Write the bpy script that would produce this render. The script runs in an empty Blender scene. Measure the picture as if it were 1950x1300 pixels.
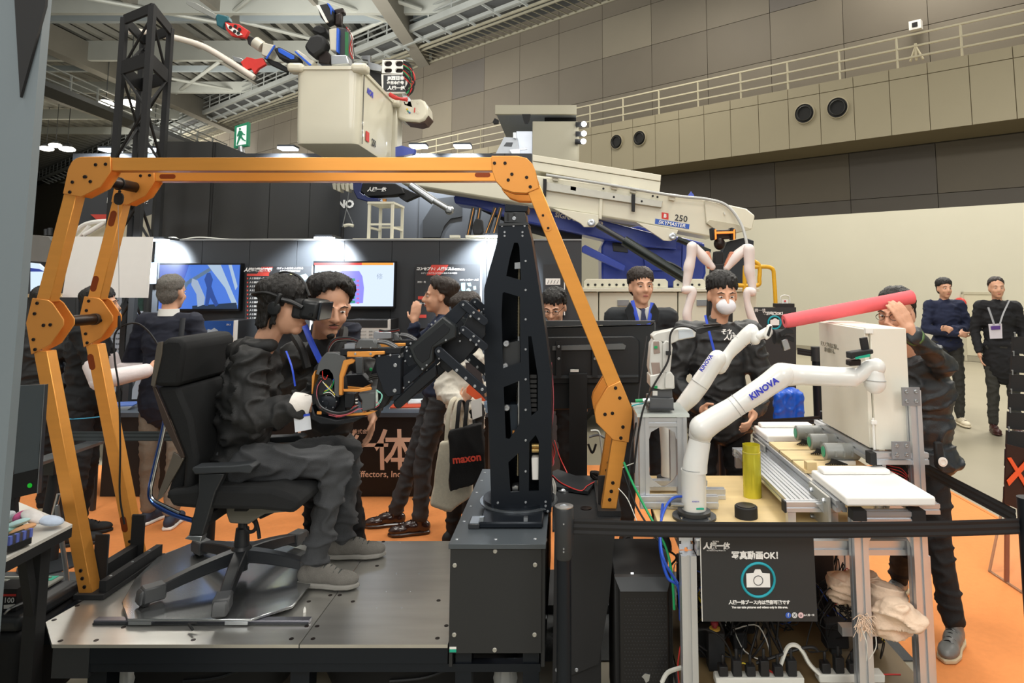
import bpy, bmesh, math, random
import numpy as np
from mathutils import Vector, Matrix, noise
random.seed(7)
SC = bpy.context.scene
COL = SC.collection
R = math.radians
# ---------------------------------------------------------------- camera
FPX, CX, CY, CAMZ = 1300.0, 1080.0, 398.0, 1.72
PITCH = R(6)
cam = bpy.data.objects.new('camera', bpy.data.cameras.new('camera'))
COL.objects.link(cam)
cam.location = (0, 0, CAMZ)
cam.rotation_euler = (R(90) + PITCH, 0, 0)
cam.data.sensor_width = 36
cam.data.sensor_fit = 'HORIZONTAL'
cam.data.lens = 36 * FPX / 1950
cam.data.shift_x = (975 - CX) / 1950
cam.data.shift_y = -(650 - CY) / 1950
cam.data.clip_end = 400
SC.camera = cam
# ---------------------------------------------------------------- world, exposure
SC.view_settings.view_transform = 'Standard'
SC.view_settings.look = 'None'
SC.view_settings.exposure = 0.36
SC.view_settings.gamma = 1
SC.view_settings.use_curve_mapping = False
W = bpy.data.worlds.new('hall_air')
SC.world = W
W.use_nodes = True
W.node_tree.nodes['Background'].inputs[0].default_value = (0.95, 0.93, 0.86, 1)
W.node_tree.nodes['Background'].inputs[1].default_value = 0.34

def area(name, loc, size, power, color=(1, .97, .9), rot=(0, 0, 0), sy=None):
    l = bpy.data.lights.new(name, 'AREA')
    l.energy = power; l.size = size; l.color = color
    if sy: l.shape = 'RECTANGLE'; l.size_y = sy
    o = bpy.data.objects.new(name, l); COL.objects.link(o)
    o.location = loc; o.rotation_euler = rot
    return o
# rows of hall lamps over the floor
for i, (x, y, p) in enumerate([(-3.5, .5, 330), (3.2, 1.0, 420), (-4, 6.2, 420), (3.0, 6.5, 420), (0, 3.4, 260),
                               (9, 11, 1100), (4, 14, 900), (-9, 14, 900)]):
    area('hall_lamp_and_fill', (x, y, 9), 2.2, p * .42, (1, .96, .88))
for i, (x, y) in enumerate([(2, 25), (16, 12), (-12, 36), (12, 22)]):
    area('hall_lamp_and_fill', (x, y, 15), 4, 560, (1, .94, .84))
for x in (-3, 3): area('hall_lamp_and_fill', (x, -5, 6), 3, 190, (1, .97, .92), rot=(R(58), 0, 0))  # added frontal fill behind the camera, for surfaces facing it
for x, y, p in ((-42, 62, 3200), (-17, 34, 900), (-28, 44, 1400)): area('hall_lamp_and_fill', (x, y, 10), 6, p, (1, .96, .88), rot=(R(80), 0, R(-41)))  # unseen fill added to brighten the far left wall, aimed sideways
area('roof_fill', (-12, 22, 9), 12, 4200, (1, .98, .93), rot=(R(180), 0, 0))  # added upward fill that brightens the roof, no fixture there

# ---------------------------------------------------------------- pixel -> world
cp, sp_ = math.cos(PITCH), math.sin(PITCH)
def ray(px, py):
    xc = (px - CX) / FPX; yc = (CY - py) / FPX
    return Vector((xc, cp - yc * sp_, sp_ + yc * cp))
def at(px, py, Y):
    d = ray(px, py); t = Y / d.y
    return Vector((d.x * t, Y, CAMZ + d.z * t))
def atz(px, py, Z):
    d = ray(px, py); t = (Z - CAMZ) / d.z
    return Vector((d.x * t, d.y * t, Z))
def atx(px, py, X):
    d = ray(px, py); t = X / d.x
    return Vector((X, d.y * t, CAMZ + d.z * t))
def atp(px, py, n, D):
    d = ray(px, py); o = Vector((0, 0, CAMZ)); t = (D - n.dot(o)) / n.dot(d)
    return o + d * t
def mpx(Y): return Y / (FPX)          # metres per pixel near the horizon
# ---------------------------------------------------------------- materials
MATS = {}
def lin(h):
    if isinstance(h, str):
        h = h.lstrip('#'); c = [int(h[i:i + 2], 16) / 255 for i in (0, 2, 4)]
    else: c = h
    return tuple(x / 12.92 if x <= .04045 else ((x + .055) / 1.055) ** 2.4 for x in c)
def mat(name, col, rough=.5, metal=0, var=.06, scale=14, bump=0, bscale=60, emit=None, estr=1, alpha=1, trans=0, coat=0, stretch=None, spec=.5):
    if name in MATS: return MATS[name]
    m = bpy.data.materials.new(name); m.use_nodes = True
    nt = m.node_tree; b = nt.nodes['Principled BSDF']; c = lin(col)
    tc = nt.nodes.new('ShaderNodeTexCoord'); mp = nt.nodes.new('ShaderNodeMapping')
    nt.links.new(tc.outputs['Object'], mp.inputs[0])
    if stretch: mp.inputs['Scale'].default_value = stretch
    if var:
        n = nt.nodes.new('ShaderNodeTexNoise'); n.inputs['Scale'].default_value = scale; n.inputs['Detail'].default_value = 5
        nt.links.new(mp.outputs[0], n.inputs['Vector'])
        r = nt.nodes.new('ShaderNodeMix'); r.data_type = 'RGBA'
        r.inputs[6].default_value = tuple(x * (1 - var * 1.6) for x in c) + (1,)
        r.inputs[7].default_value = tuple(min(1, x * (1 + var * 1.6)) for x in c) + (1,)
        nt.links.new(n.outputs[0], r.inputs[0]); nt.links.new(r.outputs[2], b.inputs['Base Color'])
    else: b.inputs['Base Color'].default_value = c + (1,)
    b.inputs['Roughness'].default_value = rough; b.inputs['Metallic'].default_value = metal
    b.inputs['Specular IOR Level'].default_value = spec
    b.inputs['Coat Weight'].default_value = coat
    if trans: b.inputs['Transmission Weight'].default_value = trans
    if alpha < 1: b.inputs['Alpha'].default_value = alpha
    if bump:
        n2 = nt.nodes.new('ShaderNodeTexNoise'); n2.inputs['Scale'].default_value = bscale; n2.inputs['Detail'].default_value = 6
        nt.links.new(mp.outputs[0], n2.inputs['Vector'])
        bp = nt.nodes.new('ShaderNodeBump'); bp.inputs['Strength'].default_value = bump; bp.inputs['Distance'].default_value = .01
        nt.links.new(n2.outputs[0], bp.inputs['Height']); nt.links.new(bp.outputs[0], b.inputs['Normal'])
    if emit:
        b.inputs['Emission Color'].default_value = lin(emit) + (1,); b.inputs['Emission Strength'].default_value = estr
    MATS[name] = m
    return m
# ---------------------------------------------------------------- mesh builder
class MB:
    def __init__(s): s.v = []; s.f = []
    def add(s, vs, fs):
        k = len(s.v); s.v += [tuple(v) for v in vs]; s.f += [tuple(k + i for i in f) for f in fs]; return s
    def box(s, c, d, M=None):
        x, y, z = (q / 2 for q in d)
        vs = [Vector((a * x, b * y, e * z)) for a in (-1, 1) for b in (-1, 1) for e in (-1, 1)]
        if M: vs = [M @ v for v in vs]
        c = Vector(c)
        return s.add([v + c for v in vs], [(0, 1, 3, 2), (4, 6, 7, 5), (0, 4, 5, 1), (2, 3, 7, 6), (0, 2, 6, 4), (1, 5, 7, 3)])
    def b2(s, a, b):
        a = Vector(a); b = Vector(b); d = b - a
        return s.box((a + b) / 2, (abs(d.x), abs(d.y), abs(d.z)))
    def beam(s, a, b, w, h, up=(0, 0, 1)):
        a = Vector(a); b = Vector(b); d = (b - a); L = d.length
        if L < 1e-6: return s
        y = d / L; up = Vector(up)
        if abs(y.dot(up)) > .99: up = Vector((0, 1, 0)) if abs(y.y) < .9 else Vector((1, 0, 0))
        x = y.cross(up).normalized(); z = x.cross(y)
        return s.box((a + b) / 2, (w, L, h), Matrix((x, y, z)).transposed())
    def prism(s, poly, e):
        n = len(poly); e = Vector(e); p = [Vector(q) for q in poly]
        nr = Vector((0, 0, 0))
        for i in range(n): nr += p[i].cross(p[(i + 1) % n])
        if nr.dot(e) > 0: p.reverse()
        vs = p + [q + e for q in p]
        return s.add(vs, [tuple(range(n)), tuple(range(2 * n - 1, n - 1, -1))] + [(i, i + n, (i + 1) % n + n, (i + 1) % n) for i in range(n)])
    def plate(s, pix, Y, th): return s.prism([at(x, y, Y) for x, y in pix], (0, th, 0))
    def ring(s, rings, cap=True, closed=False):
        n = len(rings[0]); k = len(s.v); m = len(rings)
        for r in rings: s.v += [tuple(q) for q in r]
        for i in range(m if closed else m - 1):
            a = k + i * n; b = k + ((i + 1) % m) * n
            for j in range(n): s.f.append((a + j, a + (j + 1) % n, b + (j + 1) % n, b + j))
        if cap and not closed:
            s.f.append(tuple(k + j for j in range(n - 1, -1, -1))); s.f.append(tuple(k + (m - 1) * n + j for j in range(n)))
        return s
    def tube(s, pts, r, n=8, closed=False, flat=1):
        pts = [Vector(p) for p in pts]; m = len(pts); rs = r if isinstance(r, (list, tuple)) else [r] * m
        rings = []; x = None
        for i, p in enumerate(pts):
            if closed: t = pts[(i + 1) % m] - pts[i - 1]
            else: t = pts[min(i + 1, m - 1)] - pts[max(i - 1, 0)]
            t.normalize()
            if x is None:
                a = Vector((0, 0, 1)) if abs(t.z) < .9 else Vector((0, 1, 0)); x = t.cross(a).normalized()
            else: x = (x - t * x.dot(t)).normalized()
            y = t.cross(x)
            rings.append([p + x * math.cos(2 * math.pi * j / n) * rs[i] + y * math.sin(2 * math.pi * j / n) * rs[i] * flat for j in range(n)])
        return s.ring(rings, closed=closed)
    def cyl(s, a, b, r, n=16, r2=None): return s.tube([a, b], [r, r if r2 is None else r2], n)
    def lathe(s, o, axis, prof, n=20):
        o = Vector(o); z = Vector(axis).normalized(); a = Vector((0, 0, 1)) if abs(z.z) < .9 else Vector((0, 1, 0))
        x = z.cross(a).normalized(); y = z.cross(x)
        return s.ring([[o + z * h + (x * math.cos(2 * math.pi * j / n) + y * math.sin(2 * math.pi * j / n)) * max(r, 1e-4) for j in range(n)] for r, h in prof])
    def ell(s, c, r, M=None, n=16, m=10):
        c = Vector(c); rings = []
        for i in range(m + 1):
            th = math.pi * (i + .001) / (m + .002)
            ring = [Vector((math.sin(th) * math.cos(2 * math.pi * j / n) * r[0], math.sin(th) * math.sin(2 * math.pi * j / n) * r[1], -math.cos(th) * r[2])) for j in range(n)]
            rings.append([(M @ q if M else q) + c for q in ring])
        return s.ring(rings)
    def caps(s, a, b, r1, r2=None, n=12):
        """tapered capsule"""
        a = Vector(a); b = Vector(b); r2 = r1 if r2 is None else r2; d = (b - a); L = max(d.length, 1e-5); t = d / L
        pts = []; rs = []
        for q in (-.999, -.9, -.6, -.25): pts.append(a + t * r1 * q); rs.append(r1 * math.sqrt(1 - q * q))
        for q in (.25, .6, .9, .999): pts.append(b + t * r2 * q); rs.append(r2 * math.sqrt(1 - q * q))
        return s.tube(pts, rs, n)
def smooth_path(pts, k=6, closed=False):
    pts = [Vector(p) for p in pts]; out = []; n = len(pts)
    for i in range(n if closed else n - 1):
        if closed: p0, p1, p2, p3 = pts[i - 1], pts[i], pts[(i + 1) % n], pts[(i + 2) % n]
        else: p0, p1, p2, p3 = pts[max(i - 1, 0)], pts[i], pts[i + 1], pts[min(i + 2, n - 1)]
        for j in range(k):
            t = j / k
            out.append(.5 * ((2 * p1) + (p2 - p0) * t + (2 * p0 - 5 * p1 + 4 * p2 - p3) * t * t + (3 * p1 - p0 - 3 * p2 + p3) * t ** 3))
    if not closed: out.append(pts[-1])
    return out
# ---------------------------------------------------------------- objects
def world_loc(o):
    v = Vector((0, 0, 0))
    while o is not None: v += o.location; o = o.parent
    return v
def obj(name, mb, m, parent=None, bev=0, smooth=None, label=None, kind=None, segs=1):
    me = bpy.data.meshes.new(name)
    o = bpy.data.objects.new(name, me); COL.objects.link(o)
    if parent is None:
        vs = np.array(mb.v); c = Vector(((vs[:, 0].min() + vs[:, 0].max()) / 2, (vs[:, 1].min() + vs[:, 1].max()) / 2, vs[:, 2].min()))
        o.location = c; off = c
    else:
        o.parent = parent; off = world_loc(parent)
    me.from_pydata([(v[0] - off.x, v[1] - off.y, v[2] - off.z) for v in mb.v], [], mb.f)
    me.materials.append(m)
    if smooth is None: smooth = 35
    if smooth:
        me.shade_smooth(); me.set_sharp_from_angle(angle=R(smooth))
    if bev:
        b = o.modifiers.new('bevel', 'BEVEL'); b.width = bev; b.segments = segs; b.limit_method = 'ANGLE'; b.angle_limit = R(40)
    if label: o['label'] = label
    if kind: o['kind'] = kind
    return o
def tag(o, label, cat, group=None):
    o['label'] = label; o['category'] = cat
    if group: o['group'] = group
    return o
def thing(name, label, cat, loc, group=None):
    o = bpy.data.objects.new(name, None); COL.objects.link(o); o.location = Vector(loc); o.empty_display_size = .1
    return tag(o, label, cat, group)
def struct(name, mb=None, m=None, **k):
    if mb is None:
        o = bpy.data.objects.new(name, None); COL.objects.link(o)
    else: o = obj(name, mb, m, **k)
    o['kind'] = 'structure'; return o
def part(name, parent, m, fn, **k):
    mb = MB(); fn(mb); return obj(name, mb, m, parent, **k)
def text(s, parent, m, o, right, up, size, name='lettering', align='CENTER', shear=0, ext=.0006, bold=0, space=1):
    cu = bpy.data.curves.new('t', 'FONT'); cu.body = s; cu.size = size; cu.align_x = align; cu.align_y = 'CENTER'
    cu.shear = shear; cu.extrude = ext; cu.offset = bold; cu.resolution_u = 2; cu.space_character = space
    t = bpy.data.objects.new('t', cu); COL.objects.link(t)
    dg = bpy.context.evaluated_depsgraph_get(); dg.update()
    me = bpy.data.meshes.new_from_object(t.evaluated_get(dg))
    bpy.data.objects.remove(t)
    r = Vector(right).normalized(); u = Vector(up).normalized(); n = r.cross(u)
    M = Matrix((r, u, n)).transposed().to_4x4(); off = world_loc(parent) if parent else Vector()
    M.translation = Vector(o) - off
    me.transform(M); me.materials.clear(); me.materials.append(m)
    ob = bpy.data.objects.new(name, me); COL.objects.link(ob); ob.parent = parent
    return ob
def dup(o, loc, rz=None, label=None, group=None, parent=None):
    c = o.copy(); COL.objects.link(c); c.location = loc
    if parent: c.parent = parent
    if rz is not None: c.rotation_euler = (0, 0, rz)
    if label: c['label'] = label
    if group: c['group'] = group
    for ch in o.children:
        d = ch.copy(); COL.objects.link(d); d.parent = c
        for g in ch.children:
            e = g.copy(); COL.objects.link(e); e.parent = d
    return c
# common materials
M = dict(
 black=mat('black_paint', '2a2d30', .42, .0, .05),
 matblack=mat('black_matt', '191a1c', .7, 0, .08),
 anod=mat('anodised_black', '1c222a', .38, .55, .05, 5),
 orange=mat('orange_anodised', 'eca24a', .36, .45, .05, 3, stretch=(1, 1, 12)),
 orangem=mat('orange_plate', 'e39a48', .42, .35, .04, 4),
 steel=mat('steel', 'b8bcc0', .28, .95, .05),
 alu=mat('aluminium_profile', 'd0d3d8', .34, .75, .04, 8),
 white=mat('white_plastic', 'ecebe6', .38, 0, .02),
 cream=mat('cream_paint', 'd9d5c2', .38, 0, .03, 2),
 blue=mat('truck_blue', '2d44a8', .28, 0, .04, coat=.4),
 screw=mat('bolt_steel', 'b9bdc2', .35, .8, .05),
 dscrew=mat('bolt_black', '2b2422', .4, .6, .05),
 rubber=mat('black_rubber', '141416', .55, 0, .05),
 red=mat('red_wire', 'c4302c', .45, 0, .05), redw=mat('red_paint', 'd0322c', .5),
 bluew=mat('blue_wire', '1f4fc0', .4), greenw=mat('green_wire', '159a5a', .4), yelloww=mat('yellow_wire', 'd8c32a', .4),
 whitew=mat('white_cable', 'dcdcd4', .45), pinkw=mat('pink_wire', 'd46a7a', .45),
 dark=mat('booth_black', '2b2d30', .6, 0, .05, 3),
 txt=mat('lettering_white', 'f0f0ee', .6, 0, 0), txtb=mat('lettering_black', '22242a', .6, 0, 0),
 txtblue=mat('lettering_blue', '2b35c0', .5, 0, 0),
 teal=mat('teal_label', '19a88a', .5, 0, 0),
)
def bolts(name, parent, pts, r=.005, d=(0, -1, 0), h=.004, m=None, n=8):
    """each bolt a part; alike bolts share one mesh"""
    m = m or M['screw']; off = world_loc(parent); base = None; out = []
    dv = Vector(d).normalized()
    for p in pts:
        if base is None:
            mb = MB(); mb.lathe((0, 0, 0), dv, [(r, -.002), (r, h * .6), (r * .8, h), (r * .4, h), (r * .35, h * .5)], n)
            me = bpy.data.meshes.new(name); me.from_pydata(mb.v, [], mb.f); me.materials.append(m); base = me
        o = bpy.data.objects.new(name, base); COL.objects.link(o); o.parent = parent; o.location = Vector(p) - off
        out.append(o)
    return out

def rect(mb, x0, y0, x1, y1, Y, th):
    ym = (y0 + y1) / 2; xm = (x0 + x1) / 2
    a = at(x0, ym, Y); b = at(x1, ym, Y); t = at(xm, y0, Y); u = at(xm, y1, Y)
    return mb.b2((a.x, Y, u.z), (b.x, Y + th, t.z))
def ptext(s, parent, m, px, py, Y, hpx, **k):
    """lettering facing the viewer side (-Y); hpx = body height in picture pixels"""
    p = at(px, py, Y)
    return text(s, parent, m, p, (1, 0, 0), (0, 0, 1), hpx * Y / FPX * k.pop('f', 1.0), **k)
# ================================================================ THE HALL
NW = Vector((.662, .7495, 0)); RW = Vector((.7495, -.662, 0))
def wp(s, z, D): return NW * D + RW * s + Vector((0, 0, z))
def ws(px, py, D):
    p = atp(px, py, NW, D); return RW.dot(p), p.z
mconc = mat('concrete_floor', '948d7a', .42, 0, .10, .8, bump=.08, bscale=8)
fl = MB(); fl.b2((-112, -3, -.2), (40, 145, 0))
struct('floor', fl, mconc)
def seam(a, b):
    return MB().beam(a, b, .015, .004)
# orange exhibition carpet (L-shape) and dark strip
carp = mat('orange_carpet', 'e08c4c', .95, 0, .05, 30, bump=.25, bscale=400)
dcar = mat('charcoal_carpet', '4a4c4d', .95, 0, .22, 260, bump=.3, bscale=500)
mb = MB(); mb.b2((-112, -3, 0), (-111.6, 145, 19)); struct('wall_left', mb, mat('far_wall_paint', '8a8678', .8, 0, .05, .5))
mb = MB(); mb.b2((-112, 144, 0), (-40, 144.4, 19)); struct('wall_end', mb, MATS['far_wall_paint'])
c1 = MB().prism([(-6, 4.25, .001), (1.58, 4.25, .001), (1.58, -1, .001), (3.13, -1, .001), (3.13, 6.6, .001), (-6, 6.6, .001)], (0, 0, .006))
o = obj('floor_carpet', c1, carp, smooth=0); o['kind'] = 'structure'
c2 = MB().b2((-6, 3.3, .001), (1.58, 4.249, .006))
o = obj('floor_carpet', c2, dcar, smooth=0); o['kind'] = 'structure'
ft = struct('trim_1', MB().beam((3.13, -1, .008), (3.13, 6.6, .008), .03, .004), mat('carpet_tape', 'd67f38', .8))

# low white wall on the right
DW = 16.9
s_r, z_r = ws(1950, 385, DW)
sA, zA = ws(1450, 418, DW)
zt = (z_r + zA) / 2
mwall = mat('white_wall_paint', 'c4c0ae', .75, 0, .02, 1.5)
wr = MB()
def wslab(mb, s0, s1, z0, z1, D, th):
    mb.prism([wp(s0, z0, D), wp(s1, z0, D), wp(s1, z1, D), wp(s0, z1, D)], NW * th)
wslab(wr, -24, 16, 0, zt, DW, .3)
struct('wall_right', wr, mwall)
wb = MB(); wslab(wb, -24, 16, .007, .12, DW - .02, .018)
struct('baseboard_right', wb, mat('grey_baseboard', '9a937f', .6))
# door in that wall, seen between the two far visitors
s0, _ = ws(1838, 600, DW); s1, _ = ws(1905, 600, DW)
d1 = struct('door_1'); d1.location = wp((s0 + s1) / 2, 0, DW)
_, zd = ws(1860, 562, DW)
md = mat('door_paint', 'c6bfa6', .6, 0, .02)
mb = MB(); wslab(mb, s0, s1, .13, zd + .02, DW - .02, .02); obj('door_leaf', mb, md, d1)
mb = MB()
for a, b in ((s0 - .05, s0), (s1, s1 + .05)): wslab(mb, a, b, 0.01, zd + .07, DW - .03, .03)
wslab(mb, s0 - .05, s1 + .05, zd + .02, zd + .07, DW - .03, .03); obj('door_frame', mb, mat('door_frame_paint', 'b5ae97', .6), d1)
# red fire alarm on wall
p = atp(1828, 577, NW, DW - .055)
al = obj('fire_alarm', MB().lathe(p, -NW, [(.12, -.04), (.12, 0), (.1, .02), (.03, .03)], 20), mat('alarm_red', 'c8423a', .4))
tag(al, 'round red fire alarm bell on the pale wall beside the hooded visitor', 'alarm')

# upper hall wall: rows of metal sandwich panels
DB = 26.5; DF = 24.2
wu = struct('wall_back'); wu.location = wp(0, 0, DB)
back = MB(); wslab(back, -160, 20, 0, 26, DB + .06, .3)
obj('wall_core', back, mat('wall_joint', '575145', .8), wu)
pm = [mat('wall_panel_%d' % i, c, .6, .2, .05, .7) for i, c in enumerate(['7f7869', '746d60', '6d665a', '65605a', '938b7a'])]
zs, _t = 0, 0
_, zsof = ws(1950, 252, DB)            # soffit height at the wall
rows = [zsof - 5.2, zsof - 3.6, zsof - 1.8, zsof]
zf_top = ws(1950, 83, DF)[1]; zf_bot = ws(1950, 225, DF)[1]
up0 = zf_top
rows2 = [up0 + i * 2.05 for i in range(0, 7)]
rnd = random.Random(3)
pw = 3.0
pmesh = {}
far_mb = MB()
def wall_panel(s0, s1, z0, z1, m):
    if s0 < -48: far_mb.prism([wp(s0 + .02, z0 + .02, DB), wp(s1 - .02, z0 + .02, DB), wp(s1 - .02, z1 - .02, DB), wp(s0 + .02, z1 - .02, DB)], NW * .06); return
    key = (round(z1 - z0, 3), round(s1 - s0, 3), m.name)
    if key not in pmesh:
        mb = MB(); g = .011
        mb.prism([RW * g + Vector((0, 0, g)), RW * (s1 - s0 - g) + Vector((0, 0, g)), RW * (s1 - s0 - g) + Vector((0, 0, z1 - z0 - g)), RW * g + Vector((0, 0, z1 - z0 - g))], NW * .06)
        me = bpy.data.meshes.new('panel'); me.from_pydata(mb.v, [], mb.f); me.materials.append(m); pmesh[key] = me
    o = bpy.data.objects.new('panel', pmesh[key]); COL.objects.link(o); o.parent = wu; o.location = wp(s0, z0, DB) - wu.location
for rr in (rows, rows2):
    for i in range(len(rr) - 1):
        s = -150
        while s < 18:
            k = rnd.random()
            m = pm[i % 2 + 1] if k < .78 else pm[rnd.choice([0, 1, 2, 3])]
            if rr is rows2 and s > 7 and i < 2: m = pm[4]
            if rr is rows: m = pm[3] if k < .7 else pm[2]
            wall_panel(s, s + pw, rr[i], rr[i + 1], m); s += pw
obj('far_panels', far_mb, pm[1], wu, kind='stuff')
# mezzanine with fascia panels, soffit, deck
mz = struct('trim_2'); mz.location = wp(0, zf_bot, DF)
mb = MB(); wslab(mb, -45, 20, zf_bot + .02, zf_top, DF + .05, DB - DF - .05); obj('deck_core', mb, mat('soffit_paint', '8d8268', .8, 0, .04, 1), mz)
mfas = mat('fascia_paint', 'a89f86', .6, 0, .03, .8)
a, _ = ws(1499, 150, DF); b, _ = ws(1559, 140, DF); dpan = abs(b - a)
mb0 = None
s = a - 22 * dpan
while s < 14:
    if mb0 is None:
        mb = MB(); g = .012; h = zf_top - zf_bot
        for z0, z1 in ((0, h * .83), (h * .83, h)):
            mb.prism([RW * g + Vector((0, 0, z0 + g)), RW * (dpan - g) + Vector((0, 0, z0 + g)), RW * (dpan - g) + Vector((0, 0, z1 - g)), RW * g + Vector((0, 0, z1 - g))], NW * .05)
        mb0 = bpy.data.meshes.new('fascia_panel'); mb0.from_pydata(mb.v, [], mb.f); mb0.materials.append(mfas)
    o = bpy.data.objects.new('fascia_panel', mb0); COL.objects.link(o); o.parent = mz; o.location = wp(s, zf_bot, DF) - mz.location
    s += dpan
# round duct nozzles
mblk = mat('duct_black', '0c0c0d', .6)
for i, (x, y, rp) in enumerate([(1532, 216, 20), (1595, 205, 21), (1174, 270, 14.5), (1218, 263, 15)]):
    p = atp(x, y, NW, DF - .02); r = rp * p.y / FPX * .93
    t = thing('air_nozzle', ['round black air nozzle in the beige fascia, third from the left',
                             'large round black air nozzle in the beige fascia, rightmost of the four',
                             'small round black air nozzle, leftmost of the four in the fascia',
                             'small round black air nozzle, second from the left in the fascia'][i], 'air vent', p, 'air nozzles in the mezzanine fascia')
    part('flange', t, mfas, lambda q: q.lathe(p, -NW, [(r * 1.1, -.03), (r * 1.1, .03), (r, .04), (r, -.03)], 28))
    part('recess', t, mblk, lambda q: q.lathe(p, -NW, [(r, 0), (r, .02), (r * .3, .015)], 28))
    part('nozzle_ring', t, mat('duct_ring', '3a3a38', .4, .3), lambda q: q.lathe(p, -NW, [(r * .76, 0), (r * .80, .05), (r * .74, .06), (r * .68, .03), (r * .66, .0)], 28))
# railing on the mezzanine
mrail = mat('railing_paint', 'c9c2a8', .5, 0, .02)
rl = thing('guard_rail', 'long pale three-bar guard rail along the top of the beige mezzanine', 'railing', wp(0, zf_top, DF))
zr = ws(1950, 17, DF)[1]; hr = zr - zf_top
for k in (1, .62, .28):
    part('rail', rl, mrail, lambda q: q.beam(wp(-34, zf_top + hr * k, DF + .1), wp(13, zf_top + hr * k, DF + .1), .05, .06))
sx, _ = ws(1498, 150, DF); sx2, _ = ws(1597, 130, DF); dp = abs(sx2 - sx)
s = sx - 14 * dp
while s < 13:
    part('post', rl, mrail, lambda q: q.beam(wp(s, zf_top, DF + .1), wp(s, zr, DF + .1), .06, .06)); s += dp
# small square box on a stand on the mezzanine
p = atp(1742, 47, NW, DB - .4); f = p.y / FPX
t = thing('wall_box', 'small white square box with a black opening above the mezzanine rail', 'box', p)
part('housing', t, M['white'], lambda q: q.beam(p - NW * .0, p + NW * .25, 22 * f, 18 * f))
part('opening', t, mblk, lambda q: q.beam(p - NW * .02, p + NW * .1, 10 * f, 9 * f))
p2 = atp(1745, 115, NW, DF + .5); f = p2.y / FPX
t = thing('tripod_stand', 'white splayed stand behind the rail on the mezzanine', 'stand', p2)
for dx in (-11, 0, 12):
    part('leg', t, mrail, lambda q: q.cyl(p2 + RW * dx * f, p2 + Vector((0, 0, 28 * f)), .04, 8))
part('mast', t, mrail, lambda q: q.cyl(p2 + Vector((0, 0, 5 * f)), p2 + Vector((0, 0, 34 * f)), .05, 8))

# upper catwalk along the wall
zc = ws(960, 72, DB)[1]; DC = DB * 465 / 552.
mcat = mat('catwalk_steel', '9ea29f', .5, .1, .08, 2); mcat2 = mat('catwalk_light', 'a39f8c', .5, .2, .06, 2); mcd = mat('catwalk_dark', '55585a', .6, .1, .08, 2)
cw = thing('catwalk', 'long grey steel catwalk with railings climbing along the hall wall under the roof', 'walkway', wp(-20, zc, DC))
S0, S1 = -120, 8
part('deck', cw, mcd, lambda q: (wslab(q, S0, S1, zc + .2, zc + .3, DC + .1, (DB - DC) * .38), wslab(q, S0, S1, zc + .55, zc + .62, DC + (DB - DC) * .4, (DB - DC) * .6)))
for nm, D_, z_, w_, m_ in (('edge_beam', DC, zc + .2, .35, mcat), ('edge_beam', DC + .9, zc - .1, .2, mcat), ('edge_beam', DC + 1.5, zc + .1, .12, mcat), ('edge_beam', DC + 1.8, zc - .05, .14, mcat2), ('edge_beam', DC + 2.3, zc, .12, mcat2), ('edge_beam', DB - .1, zc, .12, mcat2)):
    part(nm, cw, m_, lambda q: q.beam(wp(S0, z_, D_), wp(S1, z_, D_), w_ * .7, w_))
mb = MB(); s = S0
while s < S1: mb.beam(wp(s, zc, DC + 2.3), wp(s, zc, DB - .1), .05, .05); s += .55
obj('cable_rungs', mb, mcat2, cw, kind='stuff')
for k in (1.15, .75, .38):
    part('rail', cw, mcat, lambda q: q.beam(wp(S0, zc + .3 + k, DC), wp(S1, zc + .3 + k, DC), .07, .07))
    part('rail', cw, mcat, lambda q: q.beam(wp(S0, zc + .3 + k * 1.1, DC + 1.3), wp(S1, zc + .3 + k * 1.1, DC + 1.3), .06, .06))
s = S0
while s < S1:
    part('post', cw, mcat, lambda q: q.beam(wp(s, zc + .1, DC), wp(s, zc + 1.45, DC), .08, .08))
    part('bracket', cw, mcat, lambda q: (q.beam(wp(s, zc - .2, DC + 1.2), wp(s, zc + 1.1, DC + 1.3), .07, .07), q.beam(wp(s + .6, zc - .35, DC + 1.2), wp(s, zc + .3, DC), .09, .12)))
    s += 2.0
# roof: corrugated deck, beams, bracing
ZR = 17.5
mroof = mat('roof_deck', '6b6b66', .7, .2, .08, 1.2); mroofr = mat('roof_rib', 'a3a39c', .6, .2, .08, 1.2)
rf = struct('ceiling'); rf.location = (0, 30, ZR)
part('roof_deck', rf, mat('roof_dark', '33342f', .8, 0, .1, 1), lambda q: q.b2((-110, 12, ZR + .25), (12, 143, ZR + .3)))
mb = MB(); x = -78
while x < 10:
    mb.prism([(x, 14, ZR + .25), (x + .55, 14, ZR + .25), (x + .42, 14, ZR), (x + .13, 14, ZR)], (0, 125, 0)); x += 1.05
obj('roof_ribs', mb, mroofr, rf, kind='stuff')
mbeam = mat('roof_beam', 'bcbfb8', .55, .2, .05, 1); mbeam2 = mat('roof_beam_blue', 'a9b3b7', .55, .2, .05, 1)
def bx(y_px, h, d, x0=-90, x1=6, z=ZR - .2, m=None):
    Y = (z - CAMZ) * FPX * cp / (535 - y_px)
    p = part('beam', rf, m or mbeam, lambda q: q.b2((x0, Y, z - h), (x1, Y + d, z)))
    return Y
for y_px, h in ((-20, .9), (12, .5), (68, 1.3), (118, .4), (150, .9), (205, .9), (240, .7), (-60, .8)):
    Y = bx(y_px, h, .35, m=mbeam if h > .6 else mbeam2)
for xv, w, h in ((-32, .8, 1.6), (-24, .3, .5), (-19.5, .35, .7), (-9.8, .8, 1.5), (-41, .6, 1.3), (-14, .25, .4)):
    part('beam', rf, mat('roof_beam_dark', '8c8980', .6, .1, .06, 1), lambda q: q.b2((xv, 16, ZR - .3 - h), (xv + w, 140, ZR - .3)))
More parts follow.
